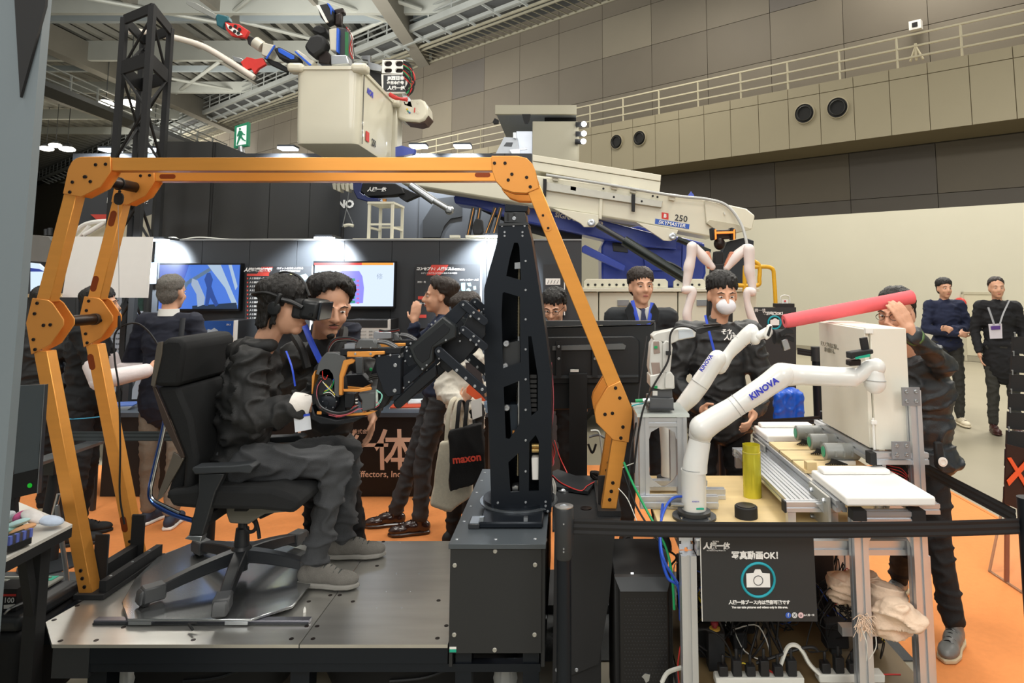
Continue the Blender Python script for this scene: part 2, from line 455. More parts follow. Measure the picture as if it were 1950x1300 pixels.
for (x0, y0, x1, y1) in ((-34, 30, -20, 38), (-20, 30, -34, 38), (-20, 38, -10, 46), (-10, 38, -20, 46), (-34, 46, -22, 56), (-20, 28, -10, 38), (-10, 28, -20, 38), (-24, 46, -34, 56), (-40, 40, -30, 48), (-15, 30, -8, 36)):
    part('brace', rf, mbeam, lambda q: q.cyl((x0, y0, ZR - .6), (x1, y1, ZR - 1.0), .13, 8))
# a second far walkway under the roof, left
w2 = thing('catwalk', 'far grey steel walkway with railings beyond the black truss tower', 'walkway', (-28, 30, 14))
for dz in (0, .4, .8, 1.2):
    part('rail', w2, mcat, lambda q: q.beam(at(100, 100 + 0, 34) + Vector((-4, -10, dz)), at(430, 300, 60) + Vector((0, 0, dz)), .08, .08))
part('deck', w2, mcd, lambda q: q.beam(at(100, 100, 34) + Vector((-4, -10, -.2)), at(430, 300, 60) + Vector((0, 0, -.2)), 1.6, .3))
a_ = at(100, 100, 34) + Vector((-4, -10, 0)); b_ = at(430, 300, 60)
for i in range(16):
    c_ = a_.lerp(b_, i / 15); part('post', w2, mcat, lambda q: q.beam(c_, c_ + Vector((0, 0, 1.25)), .1, .1))
# high bay lamps
mlamp = mat('lamp_glow', 'ffffff', .5, 0, 0, emit='fff6e2', estr=14)
lam = [(202, 196, 13), (222, 205, 9), (246, 196, 15), (268, 205, 9), (280, 208, 8), (88, 283, 12), (106, 277, 11), (128, 284, 13), (210, 283, 8), (292, 284, 8), (495, 55, 15), (505, 66, 9), (470, 58, 9), (425, 60, 9)]
where = ['leftmost of the cluster behind the truss tower', 'second in the cluster left of the truss tower', 'largest lamp seen through the truss tower', 'fourth in the cluster through the truss tower', 'rightmost of the cluster through the truss tower', 'leftmost lamp low at the left edge', 'middle lamp of the three low at left', 'right lamp of the three low at left', 'lowest lamp left of the truss tower', 'lowest lamp inside the truss tower', 'bright lamp right behind the red chainsaw hand', 'small lamp below the red chainsaw hand', 'lamp behind the red robot forearm', 'small lamp under the teal saw body']
for i, (x, y, rp) in enumerate(lam):
    Y = [45, 48, 42, 47, 50, 62, 60, 58, 60, 60, 45, 48, 43, 45][i]
    p = at(x, y, Y); r = rp * Y / FPX
    t = thing('high_bay_lamp', 'glowing hall ceiling lamp, ' + where[i], 'lamp', p, 'high bay lamps under the roof')
    part('glow_lens', t, mlamp, lambda q: q.ell(p, (r, r * 1.2, r * .35), n=14, m=6))
    part('hanger', t, mcd, lambda q: q.cyl(p, (p.x, p.y, ZR + .3), .03, 6))
    part('housing', t, mcd, lambda q: q.lathe(p + Vector((0, 0, r * .3)), (0, 0, 1), [(r * .8, 0), (r * .5, r * .5), (.1, r * .6)], 12))
# ================================================================ BOOTH BACK WALL
mbw = mat('booth_wall_paint', '33363a', .62, 0, .06, 2)
YB = 6.3
xl = at(287, 600, YB).x; xr = at(1108, 600, YB).x; zb = at(600, 456, YB).z
bw = struct('wall_booth'); bw.location = ((xl + xr) / 2, YB, 0)
part('wall_panel', bw, mbw, lambda q: q.b2((xl, YB + .04, 0), (xr, YB + .8, zb)))
# front skin in separate panels with recessed joints
n = 9; wdt = (xr - xl) / n
for i in range(n):
    part('wall_panel', bw, mbw, lambda q: q.b2((xl + i * wdt + .002, YB, 0.007), (xl + (i + 1) * wdt - .002, YB + .038, zb - .01)))
part('top_cap', bw, mat('cap_grey', '8c8f90', .5), lambda q: q.b2((xl, YB - .01, zb - .009), (xr, YB + .8, zb + .004)))
# left neighbour booth wall
xl2 = at(40, 600, 6.9).x
lw = struct('wall_neighbour'); lw.location = (xl2, 8.2, 0)
part('wall_panel', lw, mbw, lambda q: q.b2((xl2 - 2, 8.2, 0), (at(300, 270, 7.6).x - .03, 8.3, at(200, 470, 8.2).z)))

def clip_light(px, py, Y, label, tgt, pw):
    p = at(px, py, Y)
    t = thing('display_spotlight', label, 'lamp', p, 'display spotlights on the booth walls')
    s = Y / 6.3
    part('lamp_head', t, M['black'], lambda q: q.box(p + Vector((0, .02, .028 * s)), (.16 * s, .12 * s, .02 * s)))
    part('glow_panel', t, mat('spot_glow', 'ffffff', .5, 0, 0, emit='e6f2ff', estr=9), lambda q: q.box(p + Vector((0, .0, .01 * s)), (.15 * s, .12 * s, .016 * s)))
    part('arm', t, M['black'], lambda q: q.beam(p + Vector((.03, .02, .03 * s)), p + Vector((.03, .32, .03 * s)), .02, .02))
    l = bpy.data.lights.new('spot', 'SPOT'); l.energy = pw; l.spot_size = R(105); l.spot_blend = .5; l.color = (.86, .94, 1); l.shadow_soft_size = .05
    o = bpy.data.objects.new('spot', l); COL.objects.link(o); o.location = p + Vector((0, -.04, -.02))
    d = (Vector(tgt) - o.location); o.rotation_euler = d.to_track_quat('-Z', 'Y').to_euler()
    return t
for i, (x, y, lb) in enumerate([(300, 459, 'slim white LED spotlight at the left end of the black booth wall'), (618, 455, 'slim white LED spotlight above the right-hand wall screen'), (940, 452, 'slim white LED spotlight partly behind the black robot column')]):
    clip_light(x, y, YB - .28, lb, at(x, 515, YB), 150)
# wall screens
def screen(x0, y0, x1, y1, Y, label, glow):
    c = at((x0 + x1) / 2, y1, Y)
    t = thing('wall_screen', label, 'screen', c)
    part('bezel', t, mat('bezel_black', '101114', .3), lambda q: rect(q, x0 - 2.5, y0 - 3, x1 + 2.5, y1 + 4, Y + .012, .075))
    part('display', t, glow, lambda q: rect(q, x0, y0, x1, y1, Y, .014))
    return t
def flat(t, nm, pix, Y, m, th=.004): return part(nm, t, m, lambda q: q.plate(pix, Y, th))
YS = 6.2
def em(n, c, s=.9): return mat(n, '101010', .4, 0, 0, emit=c, estr=s)
t = screen(304, 504, 454, 588, YS, 'wall screen showing a worker and a white robot on steelwork under blue sky', em('scr_blue', '4a7ce0', .75))
g = em('scr_grey', 'a9c0d8', .8); gd = em('scr_steel', '5d7692', .8); gw = em('scr_white', 'e2ecf6', .9)
flat(t, 'picture_sky', [(304, 504), (360, 504), (330, 588), (304, 588)], YS - .002, em('scr_deep', '3a5fd0', .7))
for pix in ([(335, 548), (398, 510), (402, 515), (336, 555)], [(395, 504), (410, 504), (438, 548), (430, 550)], [(410, 504), (420, 504), (452, 580), (444, 584)], [(435, 504), (441, 504), (452, 545), (448, 552)], [(340, 562), (362, 530), (365, 531), (343, 566)]):
    flat(t, 'picture_girder', pix, YS - .004, gd if pix[0][0] in (335, 340) else g)
flat(t, 'picture_robot', [(366, 530), (376, 534), (384, 552), (390, 566), (388, 580), (376, 584), (374, 560), (364, 542)], YS - .006, em('scr_rob', '9fb0c8', .8))
flat(t, 'picture_worker', [(394, 520), (400, 519), (405, 532), (402, 545), (408, 562), (416, 580), (410, 584), (400, 566), (396, 582), (390, 582), (394, 548), (389, 532)], YS - .006, em('scr_navy', '2b4f9e', .7))
flat(t, 'picture_ground', [(366, 582), (450, 576), (452, 588), (366, 588)], YS - .005, em('scr_dark', '22364f', .7))
t = screen(598, 500, 749, 583, YS, 'wall screen with a pale slide of a purple cutaway and red header', em('scr_pale', 'cfdef2', .95))
flat(t, 'slide_header', [(598, 500), (689, 500), (689, 504.5), (598, 504.5)], YS - .002, em('scr_red', 'e0443a', .9))
flat(t, 'slide_header', [(689, 500), (749, 500), (749, 504.5), (689, 504.5)], YS - .002, em('scr_org', 'f0a040', .9))
flat(t, 'slide_figure', [(640, 520), (652, 516), (684, 516), (690, 526), (693, 548), (691, 577), (660, 578), (640, 575), (632, 550)], YS - .003, em('scr_pur', '8d8af0', .9))
for i in range(6):
    y = 530 + i * 8.4
    flat(t, 'slide_block', [(666, y), (676, y), (676, y + 5), (666, y + 5)], YS - .005, em('scr_grn', '2c8f80', .9))
    flat(t, 'slide_block', [(679, y + 3), (684, y + 3), (684, y + 6), (679, y + 6)], YS - .005, em('scr_pnk', 'd06aa8', .9))
ptext('修', t, em('scr_ltr', '9aa9bd', .9), 723, 527, YS - .004, 12)
# posters
def poster(x0, y0, x1, y1, Y, label, m=None, edge=True):
    c = at((x0 + x1) / 2, y1, Y)
    t = thing('poster_board', label, 'poster', c)
    part('board', t, m or M['dark'], lambda q: rect(q, x0, y0, x1, y1, Y, .012))
    if edge: part('foam_edge', t, M['white'], lambda q: rect(q, x1, y0 - 1, x1 + 2, y1, Y - .001, .06))
    if Y < YB: part('backing', t, M['matblack'], lambda q: rect(q, x0 + 1, y0 + 1, x1 - 1, y1 - 1, Y + .013, YB - Y - .015))
    return t
rp = mat('poster_red', 'c8453a', .6, 0, 0)
t = poster(468, 507, 592, 628, 6.22, 'black poster with white and red Japanese headline behind the headset wearer')
flat(t, 'red_band', [(498, 508), (520, 508), (512, 521), (490, 521)], 6.218, rp, .001)
flat(t, 'red_band', [(470, 521), (512, 521), (512, 525), (470, 525)], 6.218, rp, .001)
ptext('人機適業減速機', t, M['txt'], 491, 514, 6.214, 7.5, shear=.25, bold=.002)
for i in range(12):
    y = 530 + i * 7.6
    ptext('人と機械が一体になる', t, M['txt'], 496, y, 6.215, 4.2)
    flat(t, 'bullet', [(470, y - 1.5), (472.5, y - 1.5), (472.5, y + 1.5), (470, y + 1.5)], 6.218, rp, .001)
ptext('ロボットの力を人が操る', t, M['txt'], 552, 511, 6.215, 4.6, shear=.2); ptext('人機社の要素技術の紹介', t, M['txt'], 552, 516, 6.215, 3.6, shear=.2)
flat(t, 'diagram', [(548, 526), (553, 521), (564, 522), (568, 530), (564, 536), (552, 535)], 6.218, mat('dia_yellow', 'b8b070', .6, 0, 0), .001)
flat(t, 'diagram', [(572, 524), (582, 521), (588, 528), (580, 534)], 6.218, mat('dia_teal', '7da7ab', .6, 0, 0), .001)
t = poster(790, 503, 914, 625, 6.22, 'black poster headed コンセプト with a red slash and teal parts drawing')
flat(t, 'red_slash', [(822, 504), (854, 504), (850, 512), (838, 524), (812, 524)], 6.218, rp, .001)
ptext('コンセプト：人機リスト', t, M['txt'], 829, 512, 6.214, 6.6, shear=.25, bold=.0015); ptext('(1,000種類以上)', t, M['txt'], 869, 513, 6.214, 4.6, shear=.2)
ptext('ロボットの力を人が自在に操るための機構', t, M['txt'], 836, 520, 6.215, 3.6); ptext('ロボット用ツール部', t, M['txt'], 893, 533, 6.215, 4, shear=.2)
ptext('技術一覧', t, M['txt'], 803, 537, 6.215, 4); ptext('機構一覧', t, M['txt'], 803, 578, 6.215, 4)
for px_ in ([(878, 539), (886, 538), (886, 556), (879, 556)], [(889, 539), (896, 538), (898, 545), (892, 545)], [(901, 545), (906, 544), (907, 551), (902, 552)], [(889, 550), (893, 548), (898, 554), (892, 558), (888, 553)]):
    flat(t, 'tool_drawing', px_, 6.218, mat('dia_teal', '7da7ab'), .001)
for y in (567, 602): flat(t, 'red_tag', [(796, y - 3), (812, y - 3), (812, y + 3), (796, y + 3)], 6.218, rp, .001)
t = poster(1034, 503, 1074, 600, 6.22, 'narrow black poster with a drawing between the robot column and orange leg')
flat(t, 'drawing', [(1039, 530), (1067, 530), (1067, 542), (1039, 542)], 6.218, M['white'], .001)
for i in range(4): flat(t, 'stroke', [(1042 + i * 6, 540), (1045 + i * 6, 533), (1046 + i * 6, 533), (1043 + i * 6, 540)], 6.216, M['dark'], .001)
t = poster(382, 611, 444, 655, 5.75, 'blue poster with a pale machine drawing below the left wall screen', mat('poster_blue', '1d4f9c', .5, 0, .1, 6))
flat(t, 'drawing', [(392, 634), (396, 626), (402, 628), (408, 624), (414, 628), (418, 634), (414, 640), (408, 632), (400, 633), (396, 640)], 5.748, mat('dia_pale', 'a9b6c2'), .001)
ptext('ZR-2', t, M['txt'], 435, 618, 5.746, 4)
t = poster(655, 609, 738, 668, 5.9, 'black and white information board below the right wall screen', mat('board_paper', 'd8d8d4', .6))
flat(t, 'black_header', [(655, 609), (738, 609), (738, 624), (655, 624)], 5.898, M['dark'], .001)
ptext('主な仕様', t, M['txt'], 672, 617, 5.895, 5)
for i in range(4):
    for j in range(2): ptext('定格トルク', t, M['txtb'], 690 + j * 20, 631 + i * 6.5, 5.895, 3)
# counter with leaflets and company lettering
YC = 5.66
zct = at(800, 785, YC).z
xa = at(200, 800, YC).x; xb = at(930, 800, YC).x
t = thing('display_counter', 'long black booth counter with copper calligraphy lettering on its front', 'counter', ((xa + xb) / 2, YC, 0))
part('front_panel', t, mat('counter_black', '0d0d0f', .55), lambda q: q.b2((xa, YC, .01), (xb, YC + .02, zct - .035)))
part('cabinet', t, M['matblack'], lambda q: q.b2((xa + .01, YC + .021, .01), (xb - .01, 6.15, zct - .035)))
part('worktop', t, mat('worktop_grey', '4b5560', .4), lambda q: q.b2((xa - .01, YC - .02, zct - .034), (xb + .01, 6.2, zct)))
cop = mat('copper_lettering', 'efd2bd', .6, 0, 0)
ptext('一', t, cop, 712, 852, YC - .002, 50, shear=.1, bold=.005)
ptext('体', t, cop, 753, 862, YC - .002, 78, shear=-.05, bold=.004)
ptext('人機', t, cop, 610, 862, YC - .002, 76, bold=.004)
ptext('Man-Machine Synergy Effectors, Inc.', t, cop, 650, 903, YC - .002, 15.5, bold=.0008)
ptext('株式会社', t, cop, 690, 822, YC - .002, 9)
def leaflets(px, py, w, label, cols, Y=5.9):
    p = at(px, py, Y); p.z = zct
    t = thing('leaflet_stack', label, 'leaflets', p)
    for i, c in enumerate(cols):
        part('leaflet', t, mat('leaf_' + c, c, .5, 0, .15, 30), lambda q: q.box(p + Vector((0, 0, .004 + i * .009)), (w, .2, .008), Matrix.Rotation(.08 * i, 3, 'Z')))
leaflets(775, 770, .25, 'stack of pale leaflets on the counter behind the robot forearm', ['c9cdd2', 'd2573a'])
leaflets(792, 760, .12, 'small pile of blue and orange leaflets on the counter', ['7fb2d8', 'd96a3a', 'dfe3e6'], 6.05)
leaflets(225, 748, .3, 'blue and white leaflets stacked at the left end of the counter', ['8b9096', '9ba0a6', 'b5bac0', '5a78c0'], 5.85)
# left boards with blue text
YL = 8.15
t = poster(195, 560, 284, 760, YL, 'tall white and blue information board behind the left orange leg', mat('board_paper2', 'bcc6d6', .6, 0, .04), False)
flat(t, 'photo', [(232, 566), (281, 566), (281, 592), (232, 592)], YL - .002, mat('night_photo', '25453f', .5, 0, .5, 30), .001)
flat(t, 'photo', [(197, 566), (222, 566), (222, 592), (197, 592)], YL - .002, mat('night_photo', '25453f'), .001)
flat(t, 'blue_strip', [(197, 598), (284, 598), (284, 604), (197, 604)], YL - .002, mat('strip_blue', '3e6cb8', .5, 0, 0), .001)
ptext('R', t, mat('strip_blue', '3e6cb8'), 228, 614, YL - .003, 16)
for i in range(9): ptext('技術の力で未来をつくる', t, M['txtb'], 222, 625 + i * 10, YL - .003, 4)
t = poster(283, 500, 297, 540, 6.25, 'small blue-white sheet at the left end of the booth wall', mat('sheet_blue', 'a8c4e8', .6), False)
# white board facing away
YW = 5.3
t = thing('display_board', 'large blank white board standing behind the orange legs', 'board', at(205, 567, YW))
part('board', t, mat('board_white', 'f0eeea', .6, 0, .02), lambda q: q.plate([(137, 450), (291, 451), (281, 567), (118, 566)], YW, .01))
part('post', t, M['black'], lambda q: q.beam(at(200, 560, YW + .03), (at(200, 560, YW).x, YW + .03, 0.01), .03, .03))
# small display and shelf on the far left
t = thing('monitor_display', 'small glowing white and blue screen on the far left counter', 'screen', at(85, 562, 6.0))
part('display', t, em('scr_lwhite', 'cfe2f4', .9), lambda q: q.plate([(58, 500), (74, 502), (94, 520), (98, 560), (58, 560)], 6.0, .02))
part('blue_strip', t, em('scr_lblue', '2a3f9a', .7), lambda q: q.plate([(58, 510), (74, 512), (84, 517), (58, 517)], 5.99, .008))
part('stand', t, M['black'], lambda q: q.beam(at(80, 561, 6.02), (at(80, 561, 6.02).x, 6.02, .0075), .05, .05))
t = thing('wooden_shelf', 'pale wooden shelf edge behind the left orange leg', 'shelf', at(90, 566, 6.4))
part('board', t, mat('shelf_wood', 'b59a70', .6, 0, .1, 6), lambda q: rect(q, 40, 560, 118, 566, 6.2, .3))
part('leg', t, M['black'], lambda q: (rect(q, 44, 566, 48, 780, 6.25, .05)))
t = thing('projector_box', 'dark grey boxy unit mounted high at far left behind orange leg', 'box', at(80, 500, 6.6))
part('housing', t, mat('unit_grey', '6f6f6c', .6), lambda q: q.plate([(62, 447), (92, 450), (97, 458), (92, 499), (58, 497)], 6.4, .3))
part('tray', t, M['black'], lambda q: rect(q, 55, 497, 100, 512, 6.6, .35))
part('pipe', t, M['black'], lambda q: (q.cyl(at(88, 448, 6.7), at(88, 436, 6.7), .02), q.cyl(at(95, 448, 6.7), at(95, 434, 6.7), .02), q.cyl(at(70, 512, 6.8), (at(70, 512, 6.8).x, 6.8, .01), .03)))

# ================================================================ BOOTHS FURTHER BACK
bx_ = thing('booth_tower', 'tall matt black box-shaped booth block behind the orange beam', 'booth', (-3.9, 7.6, 0))
pA = at(410, 270, 7.6); pB = at(300, 270, 7.6); zt_ = pA.z
Y1 = 7.6 * 670 / 430.
part('body', bx_, mat('tower_black', '1c1c1b', .7, 0, .08, 1.5), lambda q: q.b2((pB.x, 7.6, .01), (pA.x, Y1, zt_)))
for i in range(3):
    y0 = 7.6 + i * (Y1 - 7.6) / 3
    part('side_panel', bx_, mat('tower_black2', '232322', .65, 0, .06, 1.5), lambda q: q.b2((pA.x + .001, y0 + .01, .01), (pA.x + .02, y0 + (Y1 - 7.6) / 3 - .01, zt_)))
part('front_panel', bx_, mat('tower_black3', '2b2b2a', .6, 0, .06, 1.5), lambda q: q.b2((pB.x, 7.58, .01), (pA.x - .02, 7.6, zt_)))
# dark fascia wall with NO lettering
t = thing('booth_fascia', 'dark grey exhibition wall with partly hidden white NO lettering', 'booth', (-1, 12.2, 0))
YF = 12.2
part('wall_panel', t, mat('fascia_grey', '3a3c40', .6, 0, .05, 1.5), lambda q: rect(q, 130, 292, 1012, 530, YF, .2))
part('base', t, M['matblack'], lambda q: q.b2((at(130, 500, YF).x, YF + .02, .01), (at(1012, 500, YF).x, YF + .2, at(600, 530, YF).z)))
for x in (560, 797, 960): part('joint_strip', t, M['matblack'], lambda q: rect(q, x - .6, 292, x + .6, 530, YF - .01, .012))
ptext('NO', t, M['txt'], 658, 389, YF - .02, 20, bold=.01)
part('curved_logo', t, mat('logo_black', '17181a', .6), lambda q: q.plate([(805, 420), (832, 378), (880, 372), (880, 412), (858, 416), (846, 430), (838, 452), (805, 452)], YF - .03, .03))
for i, (x, y, lb) in enumerate([(548, 281, 'small white spotlight above the far dark wall left of the bucket'), (797, 277, 'small white spotlight above the far wall right of the bucket'), (881, 277, 'second small white spotlight right of the bucket'), (210, 284, 'white spotlight on the far wall left of the truss tower'), (292, 284, 'white spotlight on the far wall seen through the truss tower')]):
    tt = clip_light(x, y + 4, YF - .4, lb, at(x, 330, YF), 260)
# left fascia with Ma...g lettering, red triangle
t = thing('booth_fascia', 'dark neighbouring booth board with white serif Manufacturing lettering and a red triangle', 'booth', at(220, 430, 9))
part('board', t, mat('fascia_grey', '3a3c40'), lambda q: q.plate([(160, 300), (296, 300), (296, 407), (250, 424), (143, 428)], 9, .08))
part('post', t, M['black'], lambda q: q.b2((at(250, 400, 9.02).x, 9.02, .01), (at(256, 400, 9.02).x, 9.07, at(250, 420, 9).z)))
ptext('Manufacturing', t, M['txt'], 243, 382, 8.98, 14, bold=.003)
part('red_triangle', t, rp, lambda q: q.plate([(172, 408), (262, 408), (262, 430), (195, 428)], 8.97, .02))
# cream machine canopy
crm = mat('canopy_cream', 'c9c3ad', .6, 0, .05, 4)
t = thing('tent_canopy', 'cream fabric canopy with tubes above the white board', 'canopy', at(220, 450, 7.6))
part('fabric', t, crm, lambda q: q.plate([(140, 448), (150, 432), (175, 420), (205, 418), (240, 425), (289, 408), (289, 455), (140, 455)], 7.7, .5))
part('tube', t, M['white'], lambda q: (q.tube(smooth_path([at(138, 450, 7.6), at(160, 428, 7.6), (at(200, 421, 7.6)), at(232, 428, 7.6)]), .025), q.cyl(at(160, 447, 7.6), at(200, 423, 7.6), .025), q.cyl(at(150, 452, 7.6), at(170, 430, 7.6), .02)))
part('pole', t, M['black'], lambda q: (q.cyl((at(150, 450, 7.7).x, 7.9, 0.01), at(150, 440, 7.9), .03), q.cyl((at(280, 450, 7.7).x, 7.9, 0.01), at(280, 440, 7.9), .03)))
# pale booth tower right of centre
YT = 13.0
cr2 = mat('booth_cream', 'b9b4a0', .7, 0, .03, 2)
t = thing('booth_tower', 'pale grey booth tower with flat canopy and lit white interior', 'booth', at(1050, 300, YT))
part('canopy_front', t, cr2, lambda q: rect(q, 943, 200, 1098, 217, YT, .1))
part('canopy_roof', t, mat('booth_ceiling', '9aa0a8', .6), lambda q: q.b2((at(943, 210, YT).x, YT + .1, at(1000, 212, YT).z), (at(1098, 210, YT).x, YT + 2.6, at(1000, 205, YT).z)))
part('front_block', t, cr2, lambda q: rect(q, 1014, 231, 1100, 330, YT, .1))
part('front_block', t, mat('booth_cream2', 'aaa592', .7), lambda q: q.b2((at(1099, 260, YT).x, YT + .1, .01), (at(1100, 260, YT).x + .03, YT + 2.6, at(1050, 231, YT).z)))
part('back_wall', t, mat('booth_inner', '9aa6b4', .6), lambda q: q.b2((at(960, 260, YT).x, YT + 2.5, .01), (at(1099, 260, YT).x, YT + 2.6, at(1000, 212, YT).z)))
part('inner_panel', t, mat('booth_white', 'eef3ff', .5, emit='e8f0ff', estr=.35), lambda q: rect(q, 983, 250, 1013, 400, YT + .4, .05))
part('lintel', t, M['matblack'], lambda q: rect(q, 1037, 222, 1097, 231, YT + .5, .1))
part('floor_block', t, cr2, lambda q: q.b2((at(1014, 260, YT).x, YT + .02, .01), (at(1099, 260, YT).x, YT + .09, at(1050, 330, YT).z)))
part('stage_lamp', t, M['matblack'], lambda q: (q.plate([(994, 217), (1010, 217), (1008, 227), (1005, 234), (999, 234), (996, 226)], YT - .12, .1), q.plate([(938, 232), (942, 225), (949, 228), (949, 234), (940, 235)], YT - .1, .1)))
t = thing('white_machine', 'white machine with open window standing in the pale booth tower', 'machine', at(965, 298, YT + .2))
part('cabinet', t, mat('machine_white', 'dde4ee', .4), lambda q: q.plate([(940, 300), (960, 261), (985, 262), (991, 300), (991, 420), (940, 420)], YT + .1, .25))
part('window', t, mat('machine_glass', '3c434b', .2), lambda q: q.plate([(959, 278), (964, 271), (977, 271), (974, 279)], YT + .09, .02))
part('base', t, M['matblack'], lambda q: q.b2((at(942, 400, YT + .1).x, YT + .12, .01), (at(990, 400, YT + .1).x, YT + .3, at(960, 420, YT).z)))
part('spout', t, M['steel'], lambda q: q.plate([(977, 252), (983, 252), (983, 264), (977, 262)], YT + .05, .05))
part('tap', t, M['steel'], lambda q: (q.plate([(970, 285), (990, 283), (1003, 281), (1004, 284), (990, 286), (990, 296), (976, 294)], YT + .02, .05)))
for i, (x, y) in enumerate([(1112, 236), (1112, 254), (1111, 269)]):
    p = at(x, y, YT - .1)
    t = thing('floodlight', ['uppermost', 'middle', 'lowest'][i] + ' of three dazzling floodlights beside the pale booth tower', 'lamp', p, 'floodlights beside the pale tower')
    part('glow_lens', t, mat('flood_glow', 'ffffff', emit='ffffff', estr=30), lambda q: q.ell(p, (.05, .05, .05), n=12, m=8))
    part('housing', t, M['matblack'], lambda q: q.cyl(p + Vector((-.16, .05, 0)), p + Vector((-.02, .04, 0)), .05))
# exit sign
YE_ = 8.3; p = at(459, 257, YE_)
t = thing('exit_sign', 'green and white running-man emergency exit sign above the far wall', 'sign', p)
gr = mat('exit_green', '1f7a58', .5, 0, 0, emit='1f7a58', estr=.25)
part('green_frame', t, gr, lambda q: q.plate([(447, 240), (473, 232), (472, 277), (445, 282)], YE_, .06))
wh = mat('exit_white', 'e8f0ea', .5, 0, 0, emit='dfeee6', estr=.5)
part('white_field', t, wh, lambda q: q.plate([(451, 243), (469, 238), (468, 274), (449, 277)], YE_ - .01, .02))
part('running_figure', t, gr, lambda q: (q.ell(at(457, 245.5, YE_ - .03), (.014, .005, .014)), q.plate([(455, 248), (460, 249), (463, 254), (466, 255), (466, 257), (461, 256), (460, 259), (464, 265), (468, 267), (467, 269), (461, 266), (458, 262), (455, 268), (452, 276), (450, 275), (453, 265), (455, 257), (452, 260), (451, 258)], YE_ - .025, .01)))
part('bracket', t, M['steel'], lambda q: q.cyl(at(459, 279, YE_ + .03), (at(459, 279, YE_).x, YE_ + .03, zt_ + .001), .04))
# lighting truss tower
YTt = 7.2
t = thing('truss_tower', 'black square lattice truss tower standing left behind the orange corner', 'truss', at(272, 470, YTt))
z0, z1 = .01, at(285, 12, 6.5).z
cor = [(at(233, 100, 6.8).x, 6.8), (at(285, 100, 6.5).x, 6.5), (at(322, 100, 7.1).x, 7.1), (at(272, 100, 7.4).x, 7.4)]
for (x, y) in cor: part('leg', t, M['matblack'], lambda q: q.beam((x, y, z0), (x, y, z1), .055, .055))
zp = [z1 - .02, at(285, 112, 6.5).z, at(240, 290, 6.8).z, at(240, 470, 6.8).z, 1.0, .1]
for zz, h in ((zp[0], .1), (zp[1], .14)):
    for i in range(4):
        a, b = cor[i], cor[(i + 1) % 4]
        part('band', t, M['matblack'], lambda q: q.beam((a[0], a[1], zz), (b[0], b[1], zz), .03, h))
zz = [z1 - .1]
while zz[-1] > .5: zz.append(zz[-1] - .46)
for i in range(4):
    a, b = cor[i], cor[(i + 1) % 4]
    for k in range(len(zz) - 1):
        A, B = (a, b) if (k + i) % 2 else (b, a)
        part('brace', t, M['matblack'], lambda q: q.cyl((A[0], A[1], zz[k]), (B[0], B[1], zz[k + 1]), .014, 6))

# ================================================================ LEFT FOREGROUND
YG = 2.0
xe = at(31, 640, YG).x
t = struct('wall_partition'); t.location = (xe - .5, YG, 0)
gp = mat('partition_grey', '6f7a80', .5, 0, .03, 1)
part('panel', t, gp, lambda q: q.b2((xe - 1.2, YG, .01), (xe, YG + .03, 4.2)))
part('black_wedge', t, M['matblack'], lambda q: q.prism([Vector((at(8, 0, YG).x - .02, YG - .012, 3.0)), Vector((at(88, 0, YG).x, YG - .012, 3.0)), at(86, 10, YG - .012), at(38, 185, YG - .012)], (0, .01, 0)))  # flat black triangular sheet on the upper part of the panel
# folding table with laptop-like screen, socks and boxes
zt = .75
t = thing('side_table', 'small white-topped black folding table at the bottom left edge', 'table', atz(60, 1040, 0) if False else (-2.1, 2.7, 0))
A = atz(10, 1064, zt); B = atz(138, 998, zt); C = atz(50, 990, zt) + Vector((0, 0, 0)); D = C + (A - B)
part('tabletop', t, mat('table_white', 'd5d3cc', .4), lambda q: q.prism([A, B, B + Vector((-.55, .35, 0)), A + Vector((-.55, .35, 0))], (0, 0, -.012)))
part('edge_band', t, M['matblack'], lambda q: q.prism([A - Vector((0, 0, .013)), B - Vector((0, 0, .013)), B + Vector((-.55, .35, -.013)), A + Vector((-.55, .35, -.013))], (0, 0, -.035)))
p0 = atz(76, 1040, zt - .05)
part('leg', t, M['matblack'], lambda q: (q.beam(p0, (p0.x, p0.y, .02), .05, .05)))
part('brace', t, M['matblack'], lambda q: (q.beam(atz(25, 1065, zt - .05) + Vector((0, .05, 0)), (p0.x, p0.y, .42), .035, .03)))
part('leg', t, M['matblack'], lambda q: (q.beam((-2.3, 2.74, p0.z), (-2.3, 2.74, .02), .04, .04)))
part('foot', t, M['matblack'], lambda q: (q.beam((p0.x + .1, p0.y - .2, .02), (p0.x - .38, p0.y - .05, .02), .05, .04)))
# bundle of patterned cloth
cm = mat('bundle_white', 'e8e4e2', .8, 0, .03); p = atz(34, 1015, zt)
t = thing('cloth_bundle', 'pile of pastel patterned socks with white, pink and aqua on the left table', 'cloth', p)
rr = random.Random(5)
for i, c in enumerate(['ece8e6', 'dfe8ec', 'b9dcdc', 'e46aa0', 'e8b080', 'c9d8f0', 'efe9e8', 'a9d8cf']):
    q0 = p + Vector((rr.uniform(-.08, .09), rr.uniform(-.02, .06), .02 + rr.uniform(0, .035)))
    mm = mat('sock_' + c, c, .85, 0, .12, 50)
    part('folded_cloth', t, mm, lambda q: q.ell(q0, (rr.uniform(.03, .05), .035, rr.uniform(.012, .02)), Matrix.Rotation(rr.uniform(-.5, .5), 3, 'Y')))
t = thing('card_tray', 'black tray with a row of small clips on the left table', 'tray', atz(35, 1042, zt))
a = atz(14, 1052, zt + .01); b = atz(60, 1034, zt + .01)
part('tray', t, M['matblack'], lambda q: q.prism([a, b, b + Vector((-.1, .09, 0)), a + Vector((-.1, .09, 0))], (0, 0, .02)))
